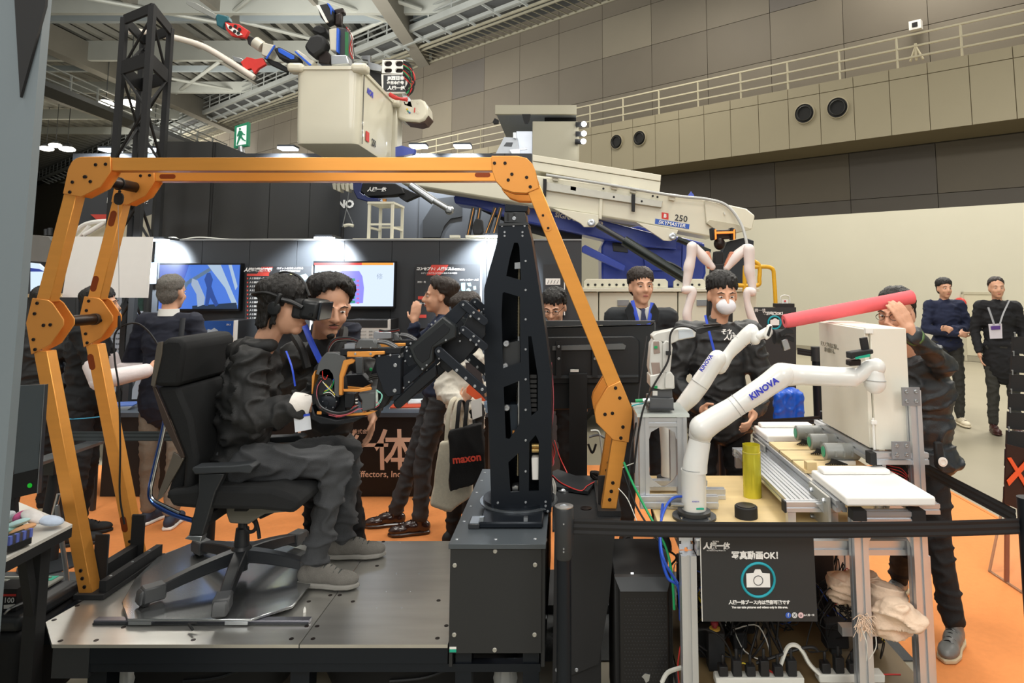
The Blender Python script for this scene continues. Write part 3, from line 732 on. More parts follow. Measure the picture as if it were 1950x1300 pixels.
for i in range(7):
    c = a.lerp(b, (i + .5) / 7) + Vector((-.01, .01, .035)); part('clip', t, M['steel'] if i % 2 else mat('clip_blue', '6a7ad0', .4), lambda q: q.box(c, (.012, .012, .03)))
# small monitor with green dot
YM = 2.78
t = thing('tablet_monitor', 'tall grey panel with black foot band and a green dot', 'panel', at(60, 950, YM))
part('panel', t, mat('panel_grey', '5d666c', .35, .2, .03), lambda q: q.plate([(20, 735), (84, 732), (72, 892), (27, 903)], YM, .012))
part('edge', t, M['steel'], lambda q: q.plate([(84, 732), (85.5, 732), (72, 940), (70, 940)], YM - .003, .018))
part('foot_band', t, M['matblack'], lambda q: q.plate([(20, 904), (72, 893), (70, 938), (20, 950)], YM - .002, .03))
part('green_dot', t, mat('dot_green', '18a030', .5, emit='10a020', estr=.5), lambda q: q.lathe(at(57, 924, YM - .003), (0, -1, 0), [(.009, 0), (.009, .002), (.004, .003)], 16))
part('stand', t, M['matblack'], lambda q: q.beam(at(24, 945, YM + .02), (at(24, 945, YM).x, YM + .02, zt + .001), .03, .02))
# black equipment cases
t = thing('equipment_case', 'large black hard case with rounded corner under the left table', 'case', (-2.45, 2.8, 0))
part('body', t, M['matblack'], lambda q: q.b2((-2.8, 2.80, .01), (-2.125, 3.15, .36)), bev=.03, segs=3)
part('lid', t, M['black'], lambda q: q.b2((-2.8, 2.80, .362), (-2.125, 3.15, .42)), bev=.02, segs=3)
part('handle', t, M['steel'], lambda q: q.tube(smooth_path([Vector((-2.2, 2.82, .425)), Vector((-2.18, 2.83, .445)), Vector((-2.15, 2.9, .445)), Vector((-2.15, 2.94, .425))]), .005))
zc_ = .422; YBx = 2.85
t = thing('battery_box', 'small black box printed 100 with a red stripe on the black case', 'box', (-2.2, YBx, zc_))
X_ = at(31, 1145, YBx).x
part('carton', t, M['matblack'], lambda q: q.b2((X_ - .1, YBx, zc_), (X_, YBx + .09, at(15, 1121, YBx).z)))
part('red_stripe', t, M['redw'], lambda q: q.plate([(1, 1131), (30, 1131), (30, 1135), (1, 1135)], YBx - .002, .002))
ptext('100', t, M['txt'], 17, 1143, YBx - .003, 13)
part('white_mark', t, M['white'], lambda q: q.plate([(7, 1152), (28, 1150), (28, 1155), (24, 1158), (7, 1159)], YBx - .002, .002))
t = thing('grey_tray', 'grey ribbed plastic tray lying on the black case', 'tray', (-2.5, 2.95, zc_))
part('tray', t, mat('tray_grey', '8b8e86', .5), lambda q: q.b2((-2.75, 2.96, zc_ + .001), (-2.2, 3.14, zc_ + .015)), bev=.004)
for i in range(5): part('rib', t, MATS['tray_grey'], lambda q: q.b2((-2.73, 2.97 + i * .035, zc_ + .0155), (-2.24, 2.98 + i * .035, zc_ + .021)))
part('teal_label', t, M['teal'], lambda q: q.b2((-2.3, 3.09, zc_ + .0155), (-2.22, 3.135, zc_ + .017)))
# tubular steel stool leg behind the left leg
t = thing('folding_chair', 'folding chair with chrome tube legs seen between table and orange leg', 'chair', (-2.75, 4.0, 0))
part('leg', t, M['steel'], lambda q: q.tube(smooth_path([at(108, 962, 3.9), at(116, 1020, 3.9), at(125, 1080, 3.9), at(126, 1115, 3.9), at(112, 1130, 3.9)]), .012))
part('leg', t, M['steel'], lambda q: q.cyl(at(112, 940, 3.9), at(96, 1000, 3.9), .011))
part('leg', t, M['matblack'], lambda q: q.cyl(at(105, 900, 4.1), at(88, 1000, 4.1), .03))
part('seat', t, M['steel'], lambda q: q.b2((at(74, 872, 4.0).x, 3.9, at(90, 876, 4).z), (at(108, 872, 4.0).x, 4.4, at(90, 870, 4).z)))
part('seat_pad', t, mat('seat_black', '1a1a1d', .3), lambda q: rect(q, 74, 877, 102, 905, 3.98, .02))
# ---------------------------------------------------------------- plates with holes
def plateh(name, parent, m, outline, holes, Y, th, bev=0):
    """flat plate standing in the XZ plane, cut-outs given in the same frame"""
    pts = [[at(x, y, Y) for x, y in l] for l in [outline] + holes]
    cu = bpy.data.curves.new('c', 'CURVE'); cu.dimensions = '2D'; cu.fill_mode = 'BOTH'; cu.extrude = th / 2
    if bev: cu.bevel_depth = bev; cu.offset = -bev
    for l in pts:
        s = cu.splines.new('POLY'); s.points.add(len(l) - 1); s.use_cyclic_u = True
        for i, p in enumerate(l): s.points[i].co = (p.x, p.z, 0, 1)
    t = bpy.data.objects.new('t', cu); COL.objects.link(t)
    dg = bpy.context.evaluated_depsgraph_get(); dg.update()
    me = bpy.data.meshes.new_from_object(t.evaluated_get(dg)); bpy.data.objects.remove(t)
    off = world_loc(parent)
    Mx = Matrix(((1, 0, 0, -off.x), (0, 0, 1, Y + th / 2 - off.y), (0, 1, 0, -off.z), (0, 0, 0, 1)))
    me.transform(Mx); me.materials.clear(); me.materials.append(m)
    me.flip_normals()
    bm_ = bmesh.new(); bm_.from_mesh(me); bmesh.ops.recalc_face_normals(bm_, faces=bm_.faces); bm_.to_mesh(me); bm_.free()
    o = bpy.data.objects.new(name, me); COL.objects.link(o); o.parent = parent
    return o
def zpx(pts, ox, oy, s): return [(ox + x / s, oy + y / s) for x, y in pts]
def slotpoly(cx, cy, w, h, ang=0, n=6):
    """stadium outline; h is the long axis"""
    out = []; r = w / 2; L = h / 2 - r
    for s, a0 in ((-1, 180), (1, 0)):
        for i in range(n + 1):
            a = R(a0 + 180 * i / n); x = r * math.cos(a); y = s * L + r * math.sin(a)
            out.append((x, y))
    ca, sa = math.cos(R(ang)), math.sin(R(ang))
    return [(cx + x * ca - y * sa, cy + x * sa + y * ca) for x, y in out]
# ================================================================ PLATFORM
ZP = .37
plat = thing('exhibit_platform', 'low aluminium-topped platform on black frame carrying the chair and orange arches', 'platform', (-.9, 3.2, 0))
mal = mat('brushed_aluminium', 'cccbc6', .30, .86, .10, 2.2, bump=.05, bscale=3, stretch=(1, 6, 1))
mal2 = mat('brushed_aluminium2', 'cac9c5', .30, .88, .12, 2.5, bump=.05, bscale=3, stretch=(1, 6, 1))
Pz = lambda x, y, z=ZP: atz(x, y, z)
s0 = Pz(572, 1224); s1 = Pz(697, 1030)
fl_ = Pz(99, 1227); fr_ = Pz(857, 1225); Yf = fl_.y
poly = [Pz(99, 1227), Vector((s0.x - .002, Yf, ZP)), Vector((s0.x - .002, Pz(700, 1030).y, ZP)), Pz(375, 1030), Pz(276, 1068), Pz(149, 1149), Pz(87, 1184)]
part('top_plate', plat, mal, lambda q: q.prism(poly, (0, 0, -.012)))
part('top_plate', plat, mal2, lambda q: q.prism([Vector((s0.x + .002, Yf, ZP)), Vector((-.446, Yf, ZP)), Vector((-.446, Pz(700, 1030).y, ZP)), Vector((s0.x + .002, Pz(700, 1030).y, ZP))], (0, 0, -.012)))
Yb = Pz(700, 1030).y
part('front_rail', plat, M['anod'], lambda q: q.b2((Pz(170, 1228).x, Yf + .005, .30), (-.446, Yf + .05, .357)))
part('front_rail', plat, M['anod'], lambda q: q.b2((Pz(170, 1228).x, Yf + .008, .27), (-.1, Yf + .05, .298)))
part('corner_bracket', plat, M['black'], lambda q: q.b2((Pz(99, 1228).x, Yf + .003, .25), (Pz(169, 1228).x, Yf + .06, .357)))
part('back_rail', plat, M['anod'], lambda q: q.b2((-1.7, Yb - .06, .27), (-.1, Yb - .01, .357)))
part('side_rail', plat, M['anod'], lambda q: q.beam(Pz(95, 1205, .31), Pz(150, 1155, .31) + Vector((.03, 0, 0)), .04, .09))
for x in (183, 570): part('leg', plat, M['anod'], lambda q: q.b2((at(x - 18, 1270, 2.75).x, 2.76, .01), (at(x + 18, 1270, 2.75).x, 2.84, .269)))
for x in (200, 590): part('leg', plat, M['anod'], lambda q: q.b2((at(x - 18, 1200, 3.6).x, 3.58, .01), (at(x + 18, 1200, 3.6).x, 3.66, .269)))
for p in [(103, 1180), (147, 1153), (115, 1220), (183, 1219), (368, 1218), (235, 1194), (555, 1216), (596, 1216), (584, 1192), (604, 1192), (700, 1045), (712, 1045), (718, 1077), (835, 1143), (833, 1215), (730, 1031), (702, 1031), (629, 1133), (647, 1133), (588, 1145), (672, 1145), (850, 1191)]:
    c = Pz(*p); part('countersunk_bolt', plat, M['dscrew'], lambda q: q.lathe(c + Vector((0, 0, -.002)), (0, 0, 1), [(.009, 0), (.009, .0032), (.003, .003)], 10))
bolts('small_rivet', plat, [Pz(*p) for p in [(755, 1092), (798, 1092), (735, 1126), (781, 1126), (717, 1157), (765, 1157), (762, 1033)]], .003, (0, 0, 1), .002)
zq = ZP + .028
part('sliding_plate', plat, mat('polished_plate', 'b9bcbe', .18, .92, .08, 3), lambda q: q.prism([atz(x, y, zq) for x, y in [(232, 1146), (243, 1178), (478, 1178), (557, 1153), (609, 1090), (590, 1050), (520, 1030), (372, 1030), (300, 1060), (258, 1100)]], (0, 0, -.010)), bev=.002)
zr_ = ZP + .002
for (x0, x1, y) in ((178, 588, 1188),):
    a = atz(x0, y, zr_); b = atz(x1, y, zr_)
    part('linear_rail', plat, mat('rail_steel', '8d8d98', .3, .85, .05, 3), lambda q: q.b2((a.x, a.y, zr_), (b.x, a.y + .03, zr_ + .014)))
    part('linear_rail', plat, M['black'], lambda q: q.b2((a.x, a.y - .006, zr_ - .001), (b.x, a.y - .0005, zr_ + .006)))
    for x in (270, 453):
        c = atz(x, y, zr_); part('carriage', plat, M['steel'], lambda q: q.b2((c.x - .045, c.y - .015, zr_ + .004), (c.x + .045, c.y - .001, zr_ + .017)))
    c = atz(360, y, zr_ + .02); part('clamp_lever', plat, M['matblack'], lambda q: (q.caps(c, c + Vector((.03, -.03, -.005)), .006, .005, 8), q.cyl(c, c + Vector((.03, .0, .004)), .004, 8)))
c = Pz(580, 1165); part('stop_pin', plat, M['white'], lambda q: q.lathe(c, (0, 0, 1), [(.006, 0), (.006, .01), (.002, .02)], 8))
c = Pz(686, 1048); part('stop_block', plat, M['steel'], lambda q: q.box(c + Vector((0, 0, .01)), (.04, .03, .02)))
# black gear below the platform
for i, (x0, x1, lb) in enumerate([(205, 540, 'black padded bag under the left half of the platform'), (600, 985, 'black padded bag under the platform beside the column box')]):
    a = at(x0, 1285, 2.95); b = at(x1, 1285, 2.95)
    t = thing('equipment_bag', lb, 'bag', ((a.x + b.x) / 2, 3.1, 0))
    part('body', t, M['matblack'], lambda q: q.caps((a.x + .12, 3.08, .125), (b.x - .12, 3.08, .125), .115, .115, 20))
    part('end_buckle', t, mat('clear_plastic', 'c4c8c8', .12, .1), lambda q: q.ell((b.x - .05 if i else a.x + .05, 2.97, .11), (.05, .02, .06), n=10, m=6))
    part('strap', t, M['black'], lambda q: q.tube(smooth_path([Vector((a.x + .3, 2.965, .10)), Vector((a.x + .45, 2.955, .12)), Vector((a.x + .6, 2.96, .17))]), .006, 6))

# ================================================================ COLUMN BOX
t = cb = thing('robot_base_box', 'big black sheet-metal box under the robot column, bolted with silver screws', 'box', (-.27, 3.2, 0))
mbx = mat('box_black', '26282a', .5, .1, .04, 3); mtop = mat('box_top', '4f565c', .38, .3, .05, 3)
X0, X1 = at(856, 1140, 2.68).x, at(1031, 1140, 2.68).x
part('front_panel', t, mbx, lambda q: q.b2((X0, 2.68, .352), (X1, 2.69, .722)), bev=.001)
part('side_panel', t, mbx, lambda q: q.b2((X1 - .001, 2.69, .30), (X1 + .012, 3.7, .722)))
part('side_panel', t, mbx, lambda q: q.b2((X0, 2.691, .30), (X0 + .012, 3.7, .722)))
part('lid', t, mtop, lambda q: q.b2((X0 - .006, 2.672, .7225), (X1 + .016, 3.70, .74)), bev=.001)
for fx, fy in ((X0 + .02, 2.72), (X1 - .07, 2.72), (X0 + .02, 3.6), (X1 - .07, 3.6)): part('leg', t, M['anod'], lambda q: q.b2((fx, fy, .01), (fx + .06, fy + .06, .7)))
bolts('bolt', t, [at(x, y, 2.68) for x, y in [(943, 1049), (866, 1076), (1019, 1075), (1018, 1208), (942, 1237), (865, 1208)]], .0085, m=mat('bolt_pale', 'b5b4ac', .4, .5))
bolts('bolt', t, [atz(x, y, .74) for x, y in [(870, 1027), (944, 1027), (1019, 1026), (884, 993), (897, 964), (908, 938), (917, 915), (923, 900)]], .007, (0, 0, 1), .003)
bolts('bolt', t, [(X1 + .012, y, z) for y, z in [(2.85, .69), (3.3, .69), (2.85, .4), (3.3, .4)]], .008, (1, 0, 0))
part('teal_label', t, M['teal'], lambda q: q.b2((at(856, 1240, 2.68).x, 2.677, .357), (at(869, 1240, 2.68).x, 2.6795, .367)))
part('white_label', t, M['white'], lambda q: q.b2((at(856, 1240, 2.68).x, 2.677, .368), (at(869, 1240, 2.68).x, 2.6795, .375)))
t = thing('red_carton', 'red and white carton standing on the platform against the black box', 'box', Pz(852, 1100))
c = Pz(852, 1093)
part('carton', t, M['white'], lambda q: q.b2((X0 - .022, c.y - .05, ZP + .001), (X0 - .002, c.y + .05, ZP + .09)))
part('red_wrap', t, M['redw'], lambda q: q.prism([(X0 - .0235, c.y - .052, ZP + .035), (X0 - .0235, c.y - .052, ZP + .07), (X0 - .004, c.y - .052, ZP + .12), (X0 - .003, c.y - .052, ZP + .035)], (0, .104, 0)))

# second black block on the right
t = rb = thing('robot_base_box', 'lower black box right of the column carrying the orange arch foot', 'box', (.12, 3.0, 0))
zb2 = .715
part('front_panel', t, M['matblack'], lambda q: q.plate([(1056, 1003), (1172, 1003), (1160, 1140), (1140, 1264), (1052, 1300)], 2.76, .012))
part('top_plate', t, mbx, lambda q: q.prism([atz(x, y, zb2) for x, y in [(1052, 1008), (1173, 1008), (1182, 985), (1176, 925), (1150, 905), (1052, 905)]], (0, 0, -.01)))
part('body', t, M['matblack'], lambda q: q.b2((-.05, 2.78, .01), (.13, 3.62, zb2 - .012)))
c = atz(1070, 966, zb2)
part('chrome_knob', t, M['steel'], lambda q: q.lathe(atz(1074, 968, zb2) + Vector((0, .25, 0)), (0, 0, 1), [(.03, 0), (.03, .006), (.02, .008), (.012, .016)], 20))
part('dark_knob', t, M['dscrew'], lambda q: q.lathe(atz(1116, 968, zb2), (0, 0, 1), [(.025, 0), (.025, .004), (.01, .008)], 16))
part('raised_tray', t, M['black'], lambda q: q.prism([atz(x, y, zb2 + .02) for x, y in [(1050, 898), (1062, 893), (1132, 918), (1120, 935), (1050, 925)]], (0, 0, -.015)))
bolts('bolt', t, [atz(x, y, zb2) for x, y in [(1094, 998), (1135, 996), (1060, 1003), (1094, 909)]], .006, (0, 0, 1), .003)
bolts('bolt', t, [at(1098, 1275, 2.76), at(1060, 1275, 2.76)], .007)

# ================================================================ ORANGE ARCHES
YA = 3.08; DEP = .06; SH = .33
leftlow = [(63, 668), (89, 668), (176, 1133), (150, 1133)]
leftup = [(122, 366), (147, 366), (94, 575), (67, 575)]
bar = [(205, 300), (945, 299), (945, 325), (205, 325)]
rightup = [(1003, 362), (1028, 352), (1183, 728), (1157, 738)]
rightlow = [(1167, 832), (1195, 836), (1174, 969), (1145, 968)]
knee_l = [(63, 567), (94, 571), (102, 577), (123, 608), (123, 619), (98, 655), (61, 675), (51, 615)]
top_l = [(131, 322), (138, 308), (146, 302), (155, 299), (212, 298), (213, 326), (193, 356), (156, 375), (121, 369)]
top_r = [(936, 297), (985, 297), (1003, 301), (1014, 312), (1020, 326), (1027, 358), (1003, 368), (978, 367), (958, 360), (944, 345), (937, 325)]
knee_r = [(1181, 725), (1186, 735), (1204, 779), (1204, 793), (1197, 842), (1167, 837), (1135, 804), (1132, 785), (1135, 772), (1157, 736)]
bl = {'knee_l': [(73, 577), (68, 597), (85, 619), (98, 618), (66, 646), (69, 665)], 'top_l': [(184, 314), (203, 313), (163, 337), (174, 346), (140, 347), (135, 366), (165, 337)],
      'top_r': [(942, 311), (962, 311), (975, 332), (968, 343), (1003, 338), (1010, 356)], 'knee_r': [(1172, 738), (1180, 757), (1152, 788), (1166, 786), (1186, 812), (1182, 833)]}
def tubeplate(name, parent, m, pix, dy, th, inner=None):
    def f(q):
        q.prism([at(x, y, YA) + Vector((0, dy, 0)) for x, y in pix], (0, th, 0))
    return part(name, parent, m, f, bev=.0025)
for k, dy in enumerate((0, SH)):
    t = thing('orange_arch', ['near orange aluminium arch of boxed tubes spanning chair and column', 'far orange aluminium arch with oval slots just behind the near one'][k], 'frame', at(168, 1133, YA) + Vector((0, dy, 0)), 'orange arches over the rig')
    for nm, px_ in (('left_lower_tube', leftlow), ('left_upper_tube', leftup), ('top_tube', bar), ('right_upper_tube', rightup), ('right_lower_tube', rightlow)):
        tubeplate(nm, t, M['orange'], px_, dy, DEP)
    for key, px_ in (('knee_l', knee_l), ('top_l', top_l), ('top_r', top_r), ('knee_r', knee_r)):
        tubeplate('joint_plate', t, M['orangem'], px_, dy - .0065, .006)
        tubeplate('joint_plate', t, M['orangem'], px_, dy + DEP + .0005, .006)
        bolts('bolt', t, [at(x, y, YA) + Vector((0, dy - .0065, 0)) for x, y in bl[key]], .0078, m=M['dscrew'], n=10)
    bolts('bolt', t, [at(x, y, YA) + Vector((0, dy, 0)) for x, y in [(154, 1086), (157, 1101), (161, 1117), (1167, 919), (1164, 935), (1161, 951)]], .008, m=M['dscrew'])
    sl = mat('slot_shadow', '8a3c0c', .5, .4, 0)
    if k:
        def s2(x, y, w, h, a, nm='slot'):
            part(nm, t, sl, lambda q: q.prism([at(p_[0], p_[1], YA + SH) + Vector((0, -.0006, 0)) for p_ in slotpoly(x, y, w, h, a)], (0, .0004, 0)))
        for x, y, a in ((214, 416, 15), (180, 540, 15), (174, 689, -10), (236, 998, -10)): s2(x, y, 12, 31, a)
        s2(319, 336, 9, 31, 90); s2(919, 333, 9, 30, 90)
    else:
        part('cover_plate', t, M['orangem'], lambda q: q.prism([at(p_[0], p_[1], YA) + Vector((0, -.003, 0)) for p_ in slotpoly(1039, 423, 16, 37, -23)], (0, .003, 0)))
        bolts('bolt', t, [at(1034, 410, YA - .003), at(1044, 434, YA - .003)], .006, m=M['dscrew'])
# black cross tubes and feet tie
t = thing('cross_tube', 'black round tube joining the two orange arches at the left knee', 'tube', at(88, 615, YA))
c = at(88, 615, YA); part('tube', t, M['dscrew'], lambda q: q.cyl(c + Vector((0, DEP + .012, 0)), c + Vector((0, SH - .012, 0)), .026, 24))
part('end_collar', t, M['black'], lambda q: q.cyl(c + Vector((0, SH - .03, 0)), c + Vector((0, SH - .008, 0)), .028, 24))
t = thing('cross_tube', 'black round tube joining the arches at the top left corner', 'tube', at(172, 338, YA))
c = at(172, 338, YA); part('tube', t, M['dscrew'], lambda q: q.cyl(c + Vector((0, DEP + .012, 0)), c + Vector((0, SH - .012, 0)), .026, 24))
ct = c + Vector((0, .2, -.03))
t = thing('cable_tie', 'black strap buckle hanging from the top left cross tube', 'strap', ct)
part('strap', t, M['matblack'], lambda q: q.tube([c + Vector((math.cos(a) * .028, .2, math.sin(a) * .028)) for a in [i * math.pi / 8 for i in range(16)]], .004, 6, closed=True))
part('buckle', t, M['matblack'], lambda q: q.prism([at(x, y, YA + .2) for x, y in slotpoly(225, 378, 17, 24, 8)], (0, .01, 0)))
hw = thing('hanging_cable', 'thin wire and looping grey cable hanging from the strap buckle', 'cable', at(227, 620, YA + .2))
part('wire', hw, M['steel'], lambda q: q.cyl(at(225, 390, YA + .2), at(227, 602, YA + .2), .0012, 5)); part('clip', hw, M['matblack'], lambda q: q.caps(at(227, 603, YA + .2), at(227, 624, YA + .2), .006, .008, 8))
cy_ = YA + .22
part('cable', hw, M['rubber'], lambda q: q.tube(smooth_path([at(x, y, cy_) for x, y in [(237, 998), (228, 940), (229, 850), (226, 740), (219, 690), (217, 650), (222, 630), (240, 618), (262, 616), (282, 630), (300, 655), (318, 685), (346, 704)]]), .0042, 7), smooth=60)
t = thing('arch_foot', 'black L-shaped steel foot tying both left arch legs to the platform', 'bracket', at(160, 1133, YA))
a = at(163, 1133, YA); a.z = ZP
part('base_plate', t, M['matblack'], lambda q: q.b2((a.x - .04, YA - .02, ZP + .001), (a.x + .09, YA + SH + .1, ZP + .022)), bev=.002)
part('upright_rail', t, M['matblack'], lambda q: q.b2((a.x + .055, YA - .0, ZP + .023), (a.x + .085, YA + SH + .08, ZP + .07)))
part('cross_rail', t, M['matblack'], lambda q: q.b2((a.x - .02, YA + DEP + .01, ZP + .023), (a.x + .02, YA + SH - .01, ZP + .10)))
for dy in (0, SH):
    part('upright_plate', t, M['matblack'], lambda q: q.b2((a.x - .02, YA + dy - .012 if dy else YA + DEP + .002, ZP + .023), (a.x + .045, YA + dy - .002 if dy else YA + DEP + .009, ZP + .24)), bev=.004)
bolts('bolt', t, [(a.x + .03, YA + y, ZP + .022) for y in (.1, .2, .28)] + [(a.x + .07, YA + y, ZP + .07) for y in (.05, .2, .33)], .006, (0, 0, 1), .003, m=M['steel'])
t = thing('arch_foot', 'black steel foot under the right orange leg', 'bracket', at(1160, 968, YA))
a = at(1160, 968, YA)
part('base_plate', t, M['matblack'], lambda q: q.b2((a.x - .05, YA - .03, zb2 + .001), (a.x + .05, YA + SH + .1, a.z - .001)))
part('upright_plate', t, M['matblack'], lambda q: q.b2((a.x - .045, YA + DEP + .002, a.z), (a.x - .0, YA + DEP + .01, a.z + .12)))

# ================================================================ ROBOT COLUMN
YK = 2.98; DK = .24
rc = thing('robot_column', 'tall tapering black robot column with cut-out side plates and ball screw', 'robot', at(985, 985, YK))
outl = [(949, 428), (1004, 424), (1012, 456), (1030, 570), (1041, 650), (1050, 720), (1050, 975), (936, 975), (931, 820), (922, 680), (922, 549), (946, 463)]
holes = [[(979, 462), (986, 462), (989, 470), (992, 533), (964, 525), (971, 490)], [(957, 558), (960, 556), (990, 565), (991, 690), (958, 701), (955, 600)],
         [(959, 737), (989, 725), (990, 806), (970, 836), (963, 834)], [(968, 880), (988, 862), (989, 936), (972, 937)],
         [(1006, 640), (1012, 640), (1020, 690), (1024, 716), (1024, 782), (1012, 791), (1008, 720)], [(1008, 842), (1020, 828), (1026, 840), (1026, 934), (1007, 935)]]
plateh('side_plate', rc, M['anod'], outl, holes, YK, .012)
plateh('side_plate', rc, M['anod'], [(x, y) for x, y in outl], [], YK + DK, .012)
def ks(q, x0, y0, x1, y1):
    a = at(x0, y0, YK); b = at(x1, y1, YK); q.prism([a + Vector((0, .013, 0)), b + Vector((0, .013, 0)), b + Vector((0, DK - .001, 0)), a + Vector((0, DK - .001, 0))], (.005 if x0 < 985 else -.005, 0, 0))
for i in range(len(outl)):
    a, b = outl[i], outl[(i + 1) % len(outl)]
    if b[1] == a[1]: continue
    part('edge_plate', rc, M['anod'], lambda q: ks(q, a[0], a[1], b[0], b[1]))
part('inner_spine', rc, M['matblack'], lambda q: q.plate([(992, 430), (1002, 430), (1006, 640), (1006, 970), (992, 970)], YK + .02, .03))
sc = at(987.5, 700, YK + .08)
def screw(q):
    top = at(987.5, 500, YK + .08).z; bot = at(987.5, 905, YK + .08).z; n = 70; pts = []; rs = []
    for i in range(n * 2 + 1):
        pts.append(Vector((sc.x, sc.y, top + (bot - top) * i / (2 * n)))); rs.append(.008 if i % 2 else .0062)
    q.tube(pts, rs, 10)
part('ball_screw', rc, mat('screw_brass', 'a89f86', .3, .85), screw)
part('screw_block', rc, M['steel'], lambda q: q.plate([(980, 500), (992, 499), (993, 511), (980, 512)], YK + .03, .06))
part('carriage', rc, M['black'], lambda q: (q.plate([(958, 655), (990, 648), (990, 700), (958, 700)], YK + .03, .16)))
part('guide_shaft', rc, M['steel'], lambda q: q.cyl(at(988, 640, YK + .04), at(988, 816, YK + .04), .0065, 10))
part('carriage', rc, mat('carriage_blue', '27313c', .4, .4), lambda q: q.plate([(970, 770), (990, 770), (990, 830), (974, 836)], YK + .05, .1))
bolts('roller', rc, [at(964, 654, YK + .02), at(965, 776, YK + .03), at(962, 697, YK + .02)], .014, h=.01, n=16)
part('orange_block', rc, M['orangem'], lambda q: q.plate([(976, 820), (984, 820), (984, 826), (976, 826)], YK + .04, .03))
part('motor', rc, M['white'], lambda q: q.plate([(1012, 871), (1026, 871), (1026, 914), (1013, 914)], YK + .02, .06), bev=.003)
part('gold_cap', rc, mat('gold_cap', 'd8b878', .25, .8), lambda q: (q.cyl(at(1013, 848, YK + .05), at(1026, 848, YK + .05), .010, 12)))
part('gold_cap', rc, MATS['gold_cap'], lambda q: (q.cyl(at(1013, 857, YK + .05), at(1026, 857, YK + .05), .010, 12)))
part('connector', rc, M['steel'], lambda q: q.plate([(974, 925), (988, 923), (988, 936), (974, 936)], YK + .03, .05), bev=.004)
part('drive_chain', rc, M['matblack'], lambda q: [q.box(at(1016, 716 + i * 9, YK + .03), (.028, .03, .014)) for i in range(8)] and None)
bolts('bolt', rc, [at(x, y, YK) for x, y in [(961, 442), (961, 449), (995, 442), (995, 449), (956, 430), (978, 430), (999, 430), (1001, 497), (1001, 552), (1001, 608), (1001, 665), (1001, 722), (1001, 780), (1001, 838), (1001, 897), (1001, 956), (948, 957), (948, 965), (1039, 955), (1039, 963), (943, 973), (968, 973), (993, 973), (1018, 973), (1043, 973)]], .0052)
# head block
part('head_block', rc, M['black'], lambda q: q.plate([(960, 404), (1000, 404), (1003, 424), (960, 424)], YK + .02, .18), bev=.002)
part('head_cap', rc, M['anod'], lambda q: q.plate([(962, 388), (1006, 392), (1004, 403), (961, 403)], YK + .03, .16), bev=.002)
part('cap_flange', rc, M['black'], lambda q: q.plate([(951, 425), (1005, 423), (1006, 428), (950, 430)], YK - .006, .2))
bolts('bolt', rc, [at(979, 416, YK + .02)], .009, n=12)
for x in (965, 977): part('slot', rc, M['matblack'], lambda q: q.plate([(x, 406), (x + 4, 406), (x + 4, 420), (x, 420)], YK + .0185, .001))
# turntable
cc = Vector((at(988, 985, YK + .12).x, YK + .12, .74))
part('turntable_ring', rc, mat('ring_steel', '8f969c', .25, .8), lambda q: q.lathe(cc + Vector((0, 0, .026)), (0, 0, 1), [(.17, 0), (.17, .006), (.12, .006)], 48))
part('turntable', rc, M['anod'], lambda q: q.lathe(cc + Vector((0, 0, .033)), (0, 0, 1), [(.155, 0), (.155, .012), (.05, .012)], 48))
part('base_block', rc, M['anod'], lambda q: q.b2((at(912, 1000, 2.84).x, 2.83, .741), (at(1034, 1000, 2.84).x, 3.28, .765)), bev=.006)
part('base_clamp', rc, M['steel'], lambda q: (q.box(at(917, 990, 2.84) + Vector((0, .01, .0)), (.016, .02, .02)),))
part('base_clamp', rc, M['steel'], lambda q: (q.box(at(1001, 990, 2.84) + Vector((0, .01, .0)), (.016, .02, .02)),))
part('key_unit', rc, M['black'], lambda q: q.box(atz(905, 995, .75), (.045, .09, .02)), bev=.003)
part('key_unit_top', rc, mat('unit_pale', '9aa4b0', .35, .4), lambda q: q.box(atz(905, 995, .75) + Vector((0, 0, .0115)), (.035, .08, .002)))
# wiring running down the right side of the column
def cable(name, parent, m, pix, r, n=6, k=5):
    """pix: (px, py, Y)"""
    return part(name, parent, m, lambda q: q.tube(smooth_path([at(*p) for p in pix], k), r, n), smooth=60)
wr_ = thing('wire_loom', 'loose red and black wires hanging on the right side of the robot column', 'cables', at(1052, 930, 3.2))
rr = random.Random(8)
for i in range(7):
    dx = rr.uniform(-3, 3)
    cable('wire', wr_, [M['red'], M['rubber'], M['pinkw']][i % 3], [(1047 + dx, 690, 3.24), (1051 + dx, 760, 3.24), (1048 + dx, 820, 3.24), (1053 + rr.uniform(-4, 4), 860, 3.24), (1052 + rr.uniform(-5, 7), 880, 3.22), (1045 + dx, 893, 3.2)], .0022)
cable('wire', wr_, M['red'], [(1056, 838, 3.24), (1066, 870, 3.1), (1080, 900, 3.0)], .0022)
cable('wire', wr_, M['red'], [(1052, 905, 3.1), (1070, 920, 3.05), (1105, 934, 3.0), (1118, 925, 3.0), (1132, 917, 3.0)], .0025)
cable('wire', wr_, M['rubber'], [(1052, 907, 3.1), (1070, 922, 3.05), (1105, 935, 3.0), (1118, 926, 3.0), (1132, 918, 3.0)], .0025)
cable('cable', wr_, M['whitew'], [(1049, 905, 3.2), (1057, 925, 3.2), (1055, 945, 3.2), (1047, 958, 3.1)], .005)
cable('cable', wr_, M['whitew'], [(1048, 908, 3.15), (1054, 928, 3.15), (1052, 944, 3.15), (1047, 952, 3.1)], .004)
